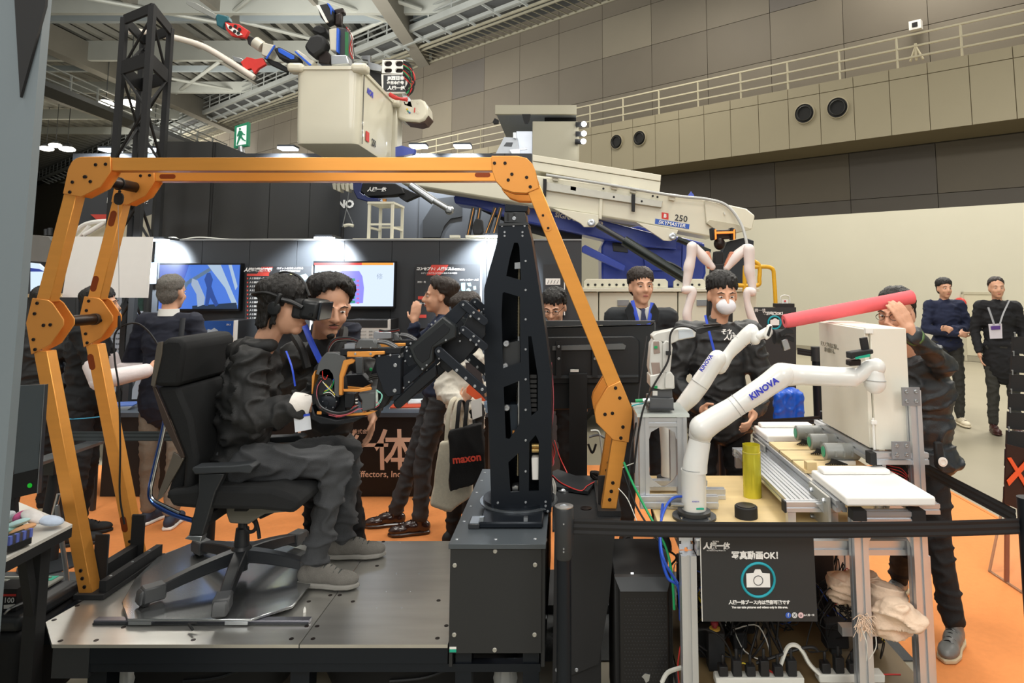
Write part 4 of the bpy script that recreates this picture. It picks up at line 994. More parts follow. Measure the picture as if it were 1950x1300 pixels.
# ================================================================ CONTROLLER ARMS (linkage + hand units)
grey = mat('shell_grey', '55585a', .42, .1, .05); dk = mat('link_black', '1c222b', .4, .4, .05, 4); dk2 = mat('link_black2', '15191f', .45, .3, .05, 4)
def zA(pts): return zpx(pts, 580, 600, 5.571)
def linkage(t, Y, dy, far):
    def pl(nm, m, pix, yy, th, bev=.002):
        return part(nm, t, m, lambda q: q.prism([at(x, y, Y) + Vector((0, dy + yy, 0)) for x, y in pix], (0, th, 0)), bev=bev)
    def capsule(nm, m, x0, y0, x1, y1, w, yy, th):
        a = math.degrees(math.atan2(y1 - y0, x1 - x0)); L = math.hypot(x1 - x0, y1 - y0)
        pl(nm, m, slotpoly((x0 + x1) / 2, (y0 + y1) / 2, w, L + w, a - 90), yy, th)
    # spine plate, big forearm shell, struts
    pl('upper_link', dk, [(762, 678), (846, 600), (876, 573), (884, 571), (891, 575), (893, 588), (872, 612), (800, 690), (775, 700)], .02, .02)
    pl('forearm_shell', mat('forearm_shell', '23282b', .4, .2), zA([(1120, 330), (1480, 10), (1620, 110), (1625, 230), (1390, 340), (1385, 480), (1270, 590), (1180, 480)]), -.035, .055, .006)
    pl('shell_panel', dk2, zA([(1175, 350), (1500, 70), (1560, 140), (1540, 180), (1370, 320), (1340, 450), (1270, 495), (1210, 440)]), -.0375, .003, .001)
    capsule('lower_link', dk, 838, 667, 920, 740, 17, -.03, .014)
    capsule('upper_bar', dk, 882, 628, 922, 660, 15, .0, .014)
    capsule('upper_bar', dk, 882, 579, 922, 612, 15, .0, .014)
    pl('middle_link', dk, zA([(1040, 650), (1230, 510), (1300, 570), (1050, 790)]), .0, .018)
    pl('damper_cover', dk2, [(750, 764), (812, 706), (831, 693), (834, 715), (762, 777), (754, 774)], -.02, .04, .005)
    pl('knee_plate', dk2, [(838, 655), (872, 640), (895, 590), (922, 600), (922, 640), (880, 690), (850, 712), (834, 700)], .035, .02)
    # wrist plate and rails
    pl('wrist_plate', dk, [(717, 677), (762, 672), (766, 680), (766, 749), (740, 754), (733, 745), (718, 705)], -.02, .05, .003)
    pl('orange_rail', M['orangem'], [(665, 668), (736, 667), (736, 673), (718, 674), (714, 678), (665, 678)], -.03, .012)
    pl('beam', dk2, [(650, 664), (765, 661), (765, 672), (650, 676)], -.015, .06)
    pl('motor_cap', grey, [(686, 645), (713, 645), (724, 663), (677, 663)], -.02, .05, .004)
    bolts('bolt', t, [at(x, y, Y) + Vector((0, dy - .03, 0)) for x, y in [(838, 667), (872, 703), (889, 718), (906, 733), (920, 739)]], .0062, n=12)
    bolts('bolt', t, [at(x, y, Y) + Vector((0, dy, 0)) for x, y in [(882, 628), (902, 640), (896, 647), (912, 649), (907, 656), (882, 580), (902, 595), (896, 602), (912, 607)]], .0052, n=12)
    bolts('bolt', t, [at(x, y, Y) + Vector((0, dy - .035, 0)) for x, y in [(852, 646), (816, 693), (808, 700)]], .0045)
    bolts('bolt', t, [at(x, y, Y) + Vector((0, dy + .0, 0)) for x, y in [(822, 618), (829, 612), (782, 654), (774, 661), (775, 668), (782, 678), (772, 687), (779, 727), (769, 738), (876, 649)]], .0042)
    bolts('bolt', t, [at(x, y, Y) + Vector((0, dy - .02, 0)) for x, y in [(755, 694), (754, 742)]], .0078, n=12)
    bolts('bolt', t, [at(x, y, Y) + Vector((0, dy - .02, 0)) for x, y in [(725, 676), (746, 675), (763, 678)]], .005)
    bolts('bolt', t, [at(x, y, Y) + Vector((0, dy - .03, 0)) for x, y in [(681, 672), (710, 672)]], .005)
    bolts('bolt', t, [at(x, y, Y) + Vector((0, dy - .02, 0)) for x, y in [(690, 661), (709, 661)]], .0035)
    for k in range(5):
        part('cable', t, [M['rubber'], mat('cable_grey', '6d7074', .4)][k % 2], lambda q: q.tube(smooth_path([at(x, y, Y) + Vector((0, dy + .01 * k - .01, 0)) for x, y in [(720, 652 - k), (735, 654 - k), (752, 662 - k * .6), (762, 672), (765, 680)]]), .0035, 7), smooth=60)
YH = 2.84
na = thing('controller_arm', 'near black linkage arm with orange rail between column and hand unit', 'robot arm', at(920, 740, YH))
linkage(na, YH, 0, 0)
fa = thing('controller_arm', 'far black linkage arm half hidden behind the near one', 'robot arm', at(920, 680, YH + .36))
linkage(fa, YH, .36, 1)
# ---- hand unit
def handunit(name, label, Y, dx, dyp, s, near):
    c0 = (640, 740)
    P = lambda x, y: (c0[0] + dx + (x - c0[0]) * s, c0[1] + dyp + (y - c0[1]) * s)
    t = thing(name, label, 'robot hand', at(*P(640, 805), Y))
    def pl(nm, m, pix, yy, th, bev=.002): return part(nm, t, m, lambda q: q.plate([P(x, y) for x, y in pix], Y + yy, th), bev=bev)
    pl('back_plate', dk2, [(597, 700), (606, 690), (640, 690), (650, 710), (662, 800), (648, 806), (612, 806), (596, 798), (593, 755)], .03, .06, .004)
    plateh('shell', t, grey, [P(*q) for q in [(602, 712), (606, 694), (613, 680), (622, 671), (640, 671), (658, 679), (661, 688), (650, 708), (646, 735), (646, 756), (636, 752), (630, 722)]],
           [], Y - .03, .035, .003)
    pl('opening', M['matblack'], [(604, 724), (609, 707), (618, 702), (627, 703), (634, 712), (637, 728), (637, 752), (606, 752)], -.033, .003, .0005)
    part('motor_disc', t, dk, lambda q: q.lathe(at(*P(628, 764), Y + .02), (0, -1, 0), [(.04, 0), (.04, .035), (.034, .04), (.012, .042), (.01, .044)], 32))
    bolts('bolt', t, [at(*P(628 + 13 * math.cos(a), 764 + 13 * math.sin(a)), Y - .02) for a in [i * math.pi / 3 for i in range(6)]], .0025)
    pl('lower_shell', dk2, [(593, 770), (600, 790), (640, 800), (700, 790), (675, 803), (650, 808), (610, 808), (592, 797)], -.02, .09, .004)
    pl('orange_bracket', M['orangem'], zA([(410, 480), (500, 458), (535, 480), (510, 512), (460, 530), (425, 625), (408, 660), (402, 850), (360, 850), (365, 640)]), -.045, .016, .003)
    pl('orange_edge', M['orangem'], [(594, 716), (600, 705), (599, 720), (595, 750), (593, 750)], -.02, .05, .001)
    pl('orange_arm', M['orangem'], zA([(405, 785), (560, 785), (690, 762), (712, 775), (705, 795), (590, 815), (415, 812)]), -.04, .012)
    pl('orange_arm', M['orangem'], [(652, 789), (690, 786), (718, 782), (700, 790), (660, 792)], -.03, .02)
    pl('finger_block', grey, zA([(560, 830), (620, 815), (750, 815), (750, 990), (620, 1025), (590, 1000), (605, 910)]), -.035, .06, .005)
    pl('finger_block', dk2, zA([(420, 830), (530, 830), (530, 940), (500, 990), (420, 985)]), -.02, .05, .003)
    pl('orange_tag', M['orangem'], [(603, 783), (612, 783), (612, 789), (603, 789)], -.024, .004)
    pl('actuator', M['matblack'], [(735, 700), (745, 755), (733, 775), (718, 780), (716, 745), (722, 705)], .0, .06, .005)
    pl('circuit_board', mat('pcb_white', 'b9c4bd', .4, 0, .3, 90), zA([(752, 800), (775, 790), (778, 920), (752, 980)]), -.03, .01)
    for i in range(6): pl('connector', M['white'] if i % 2 else M['matblack'], zA([(538, 870 + i * 18), (560, 868 + i * 18), (562, 880 + i * 18), (540, 882 + i * 18)]), -.036, .01, 0)
    # cable loops
    loops = [[(649, 652), (628, 653), (618, 663), (612, 676)], ]
    big = [(608, 722), (600, 735), (599, 755), (606, 775), (622, 785), (640, 789), (660, 786), (680, 776)]
    for k in range(6):
        part('cable', t, [M['rubber'], M['rubber'], MATS['cable_grey'], M['rubber'], MATS['cable_grey'], M['pinkw']][k], lambda q: q.tube(smooth_path([at(*P(x + k * .9, y - k * .9 + (6 if k == 5 else 0)), Y - .045 - .003 * (k % 2)) for x, y in big]), .0028 if k < 5 else .0014, 7), smooth=60)
    for k in range(7):
        part('cable', t, [M['rubber'], MATS['cable_grey'], M['red'], M['rubber'], M['whitew'], MATS['cable_grey'], M['rubber']][k], lambda q: q.tube(smooth_path([at(*P(x + (k - 3) * .5, y + k * 1.1), Y + .01 + .006 * k) for x, y in [(624, 672), (627, 658), (638, 645), (655, 642), (672, 643), (690, 650)]]), .0026, 7), smooth=60)
    for k, (m_, pts) in enumerate([(M['redw'], [(614, 706), (615, 718), (620, 722), (624, 714)]), (M['yelloww'], [(634, 724), (628, 738), (618, 745)]), (M['bluew'], [(635, 722), (629, 735), (620, 742)]), (M['greenw'], [(636, 724), (631, 738), (616, 748)]), (M['whitew'], [(614, 726), (625, 739), (636, 748)]), (M['yelloww'], [(618, 730), (630, 742), (638, 752)]), (M['whitew'], [(616, 749), (628, 747), (638, 756)]),
                                   (mat('wire_aqua', '8fd8c8', .4), [(716, 742), (725, 748), (726, 758), (718, 770)]), (MATS['wire_aqua'], [(718, 745), (728, 752), (724, 766), (716, 772)]), (M['pinkw'], [(716, 765), (722, 770), (715, 776)]), (M['pinkw'], [(640, 792), (660, 788), (675, 780), (690, 778)]), (M['red'], [(640, 794), (664, 787), (672, 775), (680, 772)]), (M['pinkw'], [(626, 790), (650, 793), (678, 781)])]):
        part('wire', t, m_, lambda q: q.tube(smooth_path([at(*P(x, y), Y - .038) for x, y in pts]), .0017, 6), smooth=60)
    part('battery_pack', t, mat('pack_silver', 'a8acb2', .3, .6), lambda q: q.plate([P(*w) for w in [(656, 655), (676, 654), (676, 664), (656, 665)]], Y - .01, .03))
    return t
handunit('hand_unit', 'near orange and grey robot hand controller with looped black cables on his wrist', 2.86, 0, 0, 1, True)
h2 = thing('hand_unit', 'far hand controller behind the orange bracket, mostly hidden', 'robot hand', at(700, 740, 3.12))
def pl2(nm, m, pix, yy, th): part(nm, h2, m, lambda q: q.plate(pix, 3.12 + yy, th), bev=.002)
pl2('cover', dk2, [(655, 715), (690, 712), (705, 730), (700, 745), (660, 740)], 0, .05)
pl2('motor_housing', dk2, [(714, 690), (722, 684), (735, 690), (738, 715), (705, 718)], 0, .06)
pl2('green_part', mat('green_plastic', '138a4c', .4), [(703, 701), (708, 700), (709, 706), (704, 707)], -.004, .006)
pl2('strut', grey, [(676, 680), (690, 680), (690, 712), (678, 712)], .02, .02)
pl2('orange_rail', M['orangem'], [(655, 735), (690, 738), (704, 732), (704, 737), (690, 743), (655, 740)], -.01, .02)
for k in range(5): part('cable', h2, [M['rubber'], MATS['cable_grey']][k % 2], lambda q: q.tube(smooth_path([at(x, y + k * 2, 3.10 + .005 * k) for x, y in [(702, 716), (716, 712), (735, 716), (745, 724)]]), .003, 6))
for k in range(4): part('cable', h2, [M['rubber'], M['red'], MATS['cable_grey'], M['rubber']][k], lambda q: q.tube(smooth_path([at(x, y + k * 1.5, 3.16 + .005 * k) for x, y in [(722, 628), (735, 630), (750, 628), (760, 626)]]), .004, 6))
pl2('battery_pack', MATS['pack_silver'], [(711, 632), (745, 632), (745, 644), (711, 646)], .03, .04)

# ================================================================ OFFICE CHAIR
ch = thing('office_chair', 'black high-backed office chair with mesh back on the sliding plate', 'chair', atz(455, 1095, .40))
zq2 = ZP + .028
hub = atz(455, 1100, .40)
feet = [atz(292, 1128, .44), atz(424, 1148, .44), atz(592, 1078, .44), atz(566, 1024, .44), atz(384, 1040, .44)]
hubc = Vector((hub.x, 3.22, .52))
part('gas_column', ch, M['black'], lambda q: q.lathe((hubc.x, hubc.y, .43), (0, 0, 1), [(.03, 0), (.032, .12), (.028, .18), (.02, .185), (.02, .3)], 24))
part('hub', ch, M['black'], lambda q: q.lathe((hubc.x, hubc.y, .45), (0, 0, 1), [(.03, 0), (.05, .02), (.05, .06), (.035, .085)], 24))
leg_m = mat('chair_plastic', '2c2f33', .35, 0, .04)
for f in feet:
    def lg(q):
        d = (f - hubc); d.z = 0; L = d.length; d.normalize(); n = Vector((-d.y, d.x, 0)); rings = []
        for k in range(9):
            u = k / 8; w = .032 - .008 * u; h = .03 - .008 * u
            c_ = hubc.lerp(f, u); c_.z = .50 - .055 * (u ** 1.6)
            rings.append([c_ + n * w + Vector((0, 0, -h)), c_ + n * w * .85 + Vector((0, 0, h * .8)), c_ - n * w * .85 + Vector((0, 0, h * .8)), c_ - n * w + Vector((0, 0, -h))])
        q.ring(rings)
    l = part('leg', ch, leg_m, lg, bev=.004)
    d = (f - hubc); d.z = 0; d.normalize(); n = Vector((-d.y, d.x, 0)); Mx = Matrix((d, n, Vector((0, 0, 1)))).transposed()
    part('foot_cover', ch, mat('foot_grey', '4c4e50', .45), lambda q: (q.box(f + Vector((0, 0, .002)) , (.085, .062, .06), Mx), q.prism([f + d * .0425 + n * .031 + Vector((0, 0, .03)), f + d * .0425 + n * .031 + Vector((0, 0, -.03)), f + d * .06 + n * .026 + Vector((0, 0, -.03)), f + d * .055 + n * .026 + Vector((0, 0, .015))], n * -.057)), bev=.006)
    part('caster', ch, M['rubber'], lambda q: q.cyl(Vector((f.x, f.y, zq2 + .022)) + n * .018 + d * .03, Vector((f.x, f.y, zq2 + .022)) - n * .018 + d * .03, .021, 16))
YCH = 3.18; CW = .25
def prof(nm, m, pix, y0, y1, bev=.006, Y=None):
    """profile seen side-on, spanning y0..y1 across the chair"""
    return part(nm, ch, m, lambda q: q.prism([at(x, y, Y or YCH) + Vector((0, y0, 0)) for x, y in pix], (0, y1 - y0, 0)), bev=bev, segs=2)
mpad = mat('chair_fabric', '17191b', .85, 0, .1, 120, bump=.2, bscale=500)
prof('seat', mpad, [(372, 905), (430, 898), (560, 900), (606, 915), (612, 930), (598, 944), (540, 938), (430, 936), (385, 932)], -.24, .24, .02)
prof('mechanism', mat('mech_grey', '7c7a70', .45, .2), [(448, 938), (560, 940), (575, 950), (560, 962), (520, 966), (490, 985), (455, 983), (448, 962)], -.09, .09, .008)
prof('mechanism_cover', M['matblack'], [(470, 944), (492, 944), (492, 958), (468, 958)], -.11, -.09, .002)
prof('lever', M['matblack'], [(488, 968), (500, 962), (545, 962), (528, 972), (500, 985)], -.03, .03)
part('knob_ring', ch, M['matblack'], lambda q: q.tube([at(477 + 10.5 * math.cos(a), 1001 + 11.5 * math.sin(a), YCH - .05) for a in [i * math.pi / 12 for i in range(24)]], .008, 10, closed=True))
part('knob_post', ch, M['matblack'], lambda q: q.tube(smooth_path([at(485, 985, YCH - .05), at(491, 1005, YCH - .05), at(494, 1025, YCH - .05)]), .008, 8))
# backrest: two angled pads with metal edge strips
pad1 = [(360, 643), (372, 636), (396, 637), (404, 650), (392, 722), (348, 722), (345, 715)]
prof('backrest', mpad, pad1, -.22, .22, .02)
prof('backrest', mpad, [(348, 724), (388, 722), (412, 780), (424, 850), (410, 915), (395, 920), (400, 850), (372, 780)], -.21, .21, .02)
prof('back_edge', mat('edge_taupe', '7d756a', .35, .5), [(354, 650), (357, 643), (364, 642), (363, 665), (350, 722), (344, 719)], -.225, -.215, .001)
prof('back_edge', mat('edge_brown', '5a4d46', .35, .5), [(344, 722), (349, 722), (372, 775), (399, 840), (401, 848), (396, 850), (365, 790)], -.215, -.205, .001)
prof('back_edge', MATS['edge_taupe'], [(382, 838), (400, 850), (394, 862), (362, 918), (353, 925), (358, 905), (374, 862)], -.215, -.205, .001)
prof('lumbar_pad', mpad, [(385, 842), (402, 851), (396, 866), (385, 930), (360, 925)], -.18, .18, .01)
chrome = mat('chrome', 'd0d4da', .08, 1, 0)
def frm(q, yy):
        q.tube(smooth_path([at(x, y, YCH) + Vector((0, yy, 0)) for x, y in [(366, 770), (357, 815), (344, 872), (337, 908), (340, 925), (356, 938), (385, 952), (418, 962)]], 5), .010, 10)
for yy in (-.20, .20): part('back_frame', ch, mat('chrome_blue_reflection', '4a6ab8', .12, .9, 0), lambda q: frm(q, yy))  # chrome tubes coloured blue in place of a blue reflection
part('back_frame', ch, chrome, lambda q: q.tube(smooth_path([at(x, y, YCH) + Vector((0, -.208, 0)) for x, y in [(369, 775), (361, 815), (348, 872), (341, 908), (345, 922), (362, 932), (392, 946)]], 5), .006, 10))
part('blue_strut', ch, mat('strut_blue', '3f62c0', .3, .5), lambda q: q.beam(at(371, 800, YCH), at(353, 905, YCH), .02, .012))
# armrests
for yy in (-.27, .25):
    prof('armrest', mat('armrest_grey', '33373b', .5), [(427, 862), (430, 858), (500, 856), (528, 852), (536, 858), (528, 870), (510, 868), (432, 871)], yy, yy + .07, .005)
    prof('armrest_post', M['black'], [(437, 871), (482, 871), (478, 880), (466, 903), (444, 978), (420, 978), (437, 905)], yy + .01, yy + .05, .004)
    prof('armrest_shoe', M['steel'], [(419, 979), (444, 979), (441, 990), (413, 984)], yy + .008, yy + .052, .003)
prof('armrest_beam', M['matblack'], [(420, 950), (450, 945), (450, 965), (420, 972)], -.24, .28, .004)
# ================================================================ RIGHT-HAND WORKBENCH
def extr(name, parent, a, b, w=.04, m=None, up=(0, 0, 1)):
    """slotted aluminium profile"""
    a = Vector(a); b = Vector(b); y = (b - a).normalized(); up = Vector(up)
    if abs(y.dot(up)) > .95: up = Vector((0, 1, 0))
    x = y.cross(up).normalized(); z = x.cross(y); h = w / 2; g = w * .11; d = w * .16
    sec = []
    for k in range(4):
        c, s = [(1, 0), (0, 1), (-1, 0), (0, -1)][k]
        for u, v in ((h, -h), (h, -g), (h - d, -g * 1.0), (h - d, g * 1.0), (h, g)):
            sec.append((u * c - v * s, u * s + v * c))
    q = MB(); q.ring([[p + x * u + z * v for u, v in sec] for p in (a, b)])
    return obj(name, q, m or M['alu'], parent)
YT1 = 2.60; ZT = .80
TX0 = at(1310, 1100, YT1).x; TX1 = at(1752, 1100, YT1).x; YT2 = 3.33
wb = thing('workbench', 'wood-topped bench of slotted aluminium profiles carrying the white arms', 'table', ((TX0 + TX1) / 2, 3.0, 0))
for x, y in ((TX0, YT1), (TX1, YT1), (TX0, YT2), (TX1, YT2)):
    extr('leg', wb, (x, y, .02), (x, y, ZT - .065), .055)
    part('foot', wb, M['rubber'], lambda q: q.cyl((x, y, .0075), (x, y, .02), .02, 12))
for z in (ZT - .038, .22):
    extr('rail', wb, (TX0 + .03, YT1, z), (TX1 - .03, YT1, z), .05); extr('rail', wb, (TX0 + .03, YT2, z), (TX1 - .03, YT2, z), .05)
    extr('rail', wb, (TX0, YT1 + .03, z), (TX0, YT2 - .03, z), .05); extr('rail', wb, (TX1, YT1 + .03, z), (TX1, YT2 - .03, z), .05)
mwood = mat('birch_ply', 'd9bf8c', .55, 0, .10, 3, stretch=(1, 7, 1), bump=.05)
part('tabletop', wb, mwood, lambda q: q.b2((TX0 - .09, YT1 + .03, ZT - .0125), (TX1 + .02, YT2 + .03, ZT)), bev=.002)
part('lower_shelf', wb, mat('shaded_ply', '6e5c3e', .6, 0, .15, 4), lambda q: q.b2((TX0 - .02, YT1 + .04, .247), (TX1 + .02, YT2, .262)))  # shelf wood coloured darker to stand for shade under the bench
extr('rail', wb, (at(1300, 945, 3.02).x, 3.02, ZT + .021), (at(1380, 945, 3.02).x, 3.02, ZT + .021), .04)
# sign panel hung on the front
YS2 = YT1 - .045
t = thing('photo_sign', 'black sign with white camera in a teal ring hung on the workbench', 'sign', at(1445, 1180, YS2))
part('panel', t, mat('sign_black', '2a2c2e', .5, 0, .02), lambda q: q.plate([(1334, 1021), (1549, 1021), (1557, 1183), (1338, 1183)], YS2, .006))
part('foam_edge', t, M['white'], lambda q: q.plate([(1333, 1021), (1334.3, 1021), (1338.2, 1183), (1337, 1183)], YS2 - .001, .008))
YP = YS2 - .0008
ptext('人機一体', t, M['txt'], 1364, 1040, YP, 12, bold=.0012, shear=.1); ptext('株式会社', t, M['txt'], 1363, 1031, YP, 3)
ptext('Man-Machine Synergy Effectors, Inc.', t, M['txt'], 1364, 1048, YP, 2.4)
ptext('写真動画OK！', t, M['txt'], 1442, 1058, YP, 14.5, bold=.0011)
ptext('人機一体ブース内は撮影可能です', t, M['txt'], 1446, 1147, YP, 7.4, bold=.0006); ptext('You can take pictures and videos only in this area.', t, M['txt'], 1447, 1156, YP, 5, bold=.0004)
part('teal_ring', t, mat('ring_teal', '1b9fb0', .5, 0, 0), lambda q: q.tube([at(1444 + 31 * math.cos(a), 1104 + 32 * math.sin(a), YP) for a in [i * math.pi / 24 for i in range(48)]], .0045, 8, closed=True, flat=1))
part('camera_icon', t, M['txt'], lambda q: q.plate([(1421, 1092), (1435, 1091), (1438, 1084), (1448, 1084), (1452, 1091), (1466, 1092), (1467, 1118), (1422, 1118)], YP - .0007, .0015))
part('lens_icon', t, M['dark'], lambda q: q.tube([at(1444 + 8.7 * math.cos(a), 1105 + 9 * math.sin(a), YP - .001) for a in [i * math.pi / 12 for i in range(24)]], .0013, 6, closed=True))
for x, c, s_ in ((1501, '3a62c0', 'f'), (1513, 'd4d6d8', '𝕏'), (1525, 'e6c4c8', '◎')):
    part('social_icon', t, mat('ic' + c, c, .5, 0, 0), lambda q: q.lathe(at(x, 1171, YP), (0, -1, 0), [(.0098, 0), (.0098, .0008), (.003, .0008)], 20))
    ptext({'𝕏': 'X', '◎': 'o'}.get(s_, s_), t, M['txt'] if s_ == 'f' else M['txtb'], x, 1171, YP - .0012, 8)
ptext('#人機一体', t, M['txt'], 1541, 1171, YP, 4.2)
# ---------------- white articulated arms
mk = mat('robot_white', 'e4e5e2', .30, 0, .01, coat=.3); mks = mat('robot_seam', 'a9abab', .4)
def link(parent, nodes, name='arm_link', m=None, n=22, k=6):
    if parent.get('ks'): nodes = [(x, y, Y, r * KS) for x, y, Y, r in nodes]
    P_ = [at(x, y, Y) for x, y, Y, r in nodes]; pts = smooth_path(P_, k)
    rs = []
    for i in range(len(nodes) - 1):
        for j in range(k): rs.append(nodes[i][3] + (nodes[i + 1][3] - nodes[i][3]) * (.5 - .5 * math.cos(math.pi * j / k)))
    rs.append(nodes[-1][3])
    def capend(p, d, r):   # rounded ends
        return [p + d * r * c for c in (.35, .7, .92, .995)], [r * math.sqrt(1 - c * c) for c in (.35, .7, .92, .995)]
    d0 = (pts[0] - pts[1]).normalized(); d1 = (pts[-1] - pts[-2]).normalized()
    a, ar = capend(pts[0], d0, rs[0]); b, br = capend(pts[-1], d1, rs[-1])
    return part(name, parent, m or mk, lambda q: q.tube(list(reversed(a)) + pts + b, list(reversed(ar)) + rs + br, n), smooth=70)
def seam_ring(parent, x0, y0, x1, y1, Y, r, name='joint_seam'):
    a = at(x0, y0, Y); b = at(x1, y1, Y); d = (b - a).normalized(); c = (a + b) / 2
    part(name, parent, mks, lambda q: q.cyl(c - d * .0012, c + d * .0012, r, 28))
YKA = 2.78; KS = YKA / 2.96
ka = thing('white_robot_arm', 'largest white robot arm with blue lettering standing on the wood bench', 'robot arm', at(1322, 985, YKA))
ka['ks'] = 1; bz = at(1322, 987, YKA); bz.z = ZT
part('base_plate', ka, M['black'], lambda q: q.lathe(bz + Vector((0, 0, .0005)), (0, 0, 1), [(.085, 0), (.085, .01), (.06, .014)], 32))
part('base_ring', ka, M['black'], lambda q: q.lathe(bz + Vector((0, 0, .015)), (0, 0, 1), [(.064, 0), (.064, .014), (.05, .018)], 32))
for a in range(4): part('clamp_screw', ka, M['steel'], lambda q: q.cyl(bz + Vector((.073 * math.cos(a * 1.57 + .7), .073 * math.sin(a * 1.57 + .7), .012)), bz + Vector((.073 * math.cos(a * 1.57 + .7), .073 * math.sin(a * 1.57 + .7), .018)), .006, 8))
part('base_body', ka, mk, lambda q: q.lathe(bz + Vector((0, 0, .033)), (0, 0, 1), [(.047, 0), (.048, .02), (.048, .138), (.0485, .14), (.0485, .15)], 32))
part('lower_body', ka, mk, lambda q: q.tube([at(1323, 897, YKA), at(1324, 880, YKA), at(1328, 862, YKA), at(1333, 838, YKA)], [.0485, .048, .045, .042], 28), smooth=70)
link(ka, [(1334, 826, YKA, .050), (1337, 815, YKA - .01, .054)], 'shoulder')
link(ka, [(1337, 815, YKA - .02, .054), (1362, 798, YKA - .02, .050), (1400, 774, YKA - .02, .045), (1450, 741, YKA - .02, .047), (1488, 714, YKA - .02, .052)], 'upper_arm')
seam_ring(ka, 1396, 777, 1400, 774, YKA - .02, .0436); seam_ring(ka, 1404, 771, 1408, 768, YKA - .02, .0438)
seam_ring(ka, 1322, 890, 1322, 894, YKA, .0492)
link(ka, [(1492, 713, YKA + .0, .049), (1530, 714, YKA, .042), (1590, 717, YKA - .04, .040), (1622, 718, YKA - .05, .041)], 'forearm')
seam_ring(ka, 1596, 717, 1599, 717, YKA - .04, .039)
link(ka, [(1622, 719, YKA - .05, .039), (1640, 712, YKA - .06, .030), (1652, 700, YKA - .06, .030), (1668, 699, YKA - .06, .038)], 'wrist')
link(ka, [(1666, 710, YKA - .06, .036), (1666, 730, YKA - .06, .043)], 'wrist_end'); seam_ring(ka, 1666, 722, 1666, 725, YKA - .06, .0415)
part('camera_module', ka, M['matblack'], lambda q: q.plate([(1620, 671), (1663, 665), (1664, 673), (1621, 684)], YKA - .10, .05), bev=.003)
part('teal_panel', ka, M['teal'], lambda q: q.plate([(1629, 680), (1657, 674), (1657, 679), (1630, 684)], YKA - .105, .004))
part('finger_mount', ka, M['matblack'], lambda q: (q.plate([(1640, 644), (1652, 642), (1656, 667), (1644, 668)], YKA - .08, .02),))
part('wrist_connector', ka, M['dscrew'], lambda q: q.plate([(1618, 686), (1640, 684), (1640, 696), (1618, 697)], YKA - .09, .04), bev=.003)
c_ = at(1455, 740, YKA - .072); text('KINOVA', ka, M['txtblue'], c_, (math.cos(R(33)), 0, math.sin(R(33))), (-math.sin(R(33)), 0, math.cos(R(33))), .034, bold=.0012, name='lettering')
part('teal_label', ka, M['teal'], lambda q: q.b2((bz.x + .0, bz.y - .0485, .845), (bz.x + .03, bz.y - .046, .852)))
ptext('KINOVA', ka, M['txtblue'], 1325, 955, YKA - .051, 3.5)
part('data_cable', ka, M['bluew'], lambda q: q.tube(smooth_path([at(1299, 945, YKA), at(1282, 948, YKA - .05), at(1268, 965, YKA - .1), at(1258, 1000, YKA - .2), at(1262, 1060, YKA - .3), at(1290, 1110, YKA - .25)]), .005, 8), smooth=60)
part('power_plug', ka, M['steel'], lambda q: q.cyl(at(1300, 962, YKA - .03), at(1275, 960, YKA - .06), .009, 12))
# cable hub frame with second arm
YKB = 3.30
kb = thing('white_robot_arm', 'smaller white robot arm behind, gripping the pink foam tube', 'robot arm', (at(1275, 900, YKB).x, YKB, ZT))
zb_ = ZT
part('base_plate', kb, M['black'], lambda q: q.lathe(Vector((at(1275, 900, YKB).x, YKB, ZT)), (0, 0, 1), [(.06, 0), (.06, .012), (.04, .016)], 24))
part('base_body', kb, mk, lambda q: q.tube([Vector((at(1275, 900, YKB).x, YKB, ZT + .016)), at(1275, 870, YKB), at(1272, 830, YKB), at(1268, 808, YKB)], [.04, .04, .038, .034], 24), smooth=70)
link(kb, [(1272, 800, YKB, .038), (1290, 782, YKB, .038)], 'shoulder')
link(kb, [(1300, 772, YKB, .036), (1318, 752, YKB, .043), (1335, 728, YKB, .045), (1352, 703, YKB, .042), (1366, 683, YKB, .042)], 'upper_arm')
seam_ring(kb, 1331, 733, 1333, 730, YKB, .0465)
link(kb, [(1366, 689, YKB + .05, .040), (1370, 697, YKB + .05, .038)], 'elbow')
link(kb, [(1374, 694, YKB + .05, .034), (1388, 674, YKB + .05, .028), (1406, 654, YKB + .04, .033), (1424, 637, YKB + .03, .036), (1431, 630, YKB + .03, .034)], 'forearm')
seam_ring(kb, 1409, 651, 1411, 649, YKB + .04, .0355)
link(kb, [(1434, 634, YKB + .02, .030), (1438, 646, YKB + .01, .026)], 'wrist')
link(kb, [(1444, 640, YKB + .0, .02), (1462, 632, YKB, .024)], 'wrist_end')
part('camera_pod', kb, M['white'], lambda q: q.plate([(1456, 640), (1463, 620), (1468, 617), (1472, 620), (1468, 642), (1460, 648)], YKB - .05, .03), bev=.006, segs=2)
part('camera_lens', kb, M['matblack'], lambda q: q.plate([(1460, 638), (1466, 621), (1470, 621), (1465, 641)], YKB - .053, .004))
part('gripper_body', kb, M['matblack'], lambda q: q.cyl(at(1474, 641, YKB), at(1490, 641, YKB), .035, 20))
part('gripper_mount', kb, M['steel'], lambda q: q.plate([(1488, 648), (1500, 645), (1506, 664), (1494, 668)], YKB - .04, .04), bev=.003)
for i, pts in enumerate([[(1484, 632), (1498, 624), (1510, 628), (1512, 636), (1500, 634), (1488, 642)], [(1486, 640), (1504, 638), (1513, 642), (1512, 652), (1502, 648), (1490, 650)], [(1492, 630), (1500, 612), (1504, 612), (1502, 632)]]):
    part('gripper_finger', kb, M['matblack'], lambda q: q.plate(pts, YKB - .06 + .03 * i, .018), bev=.002)
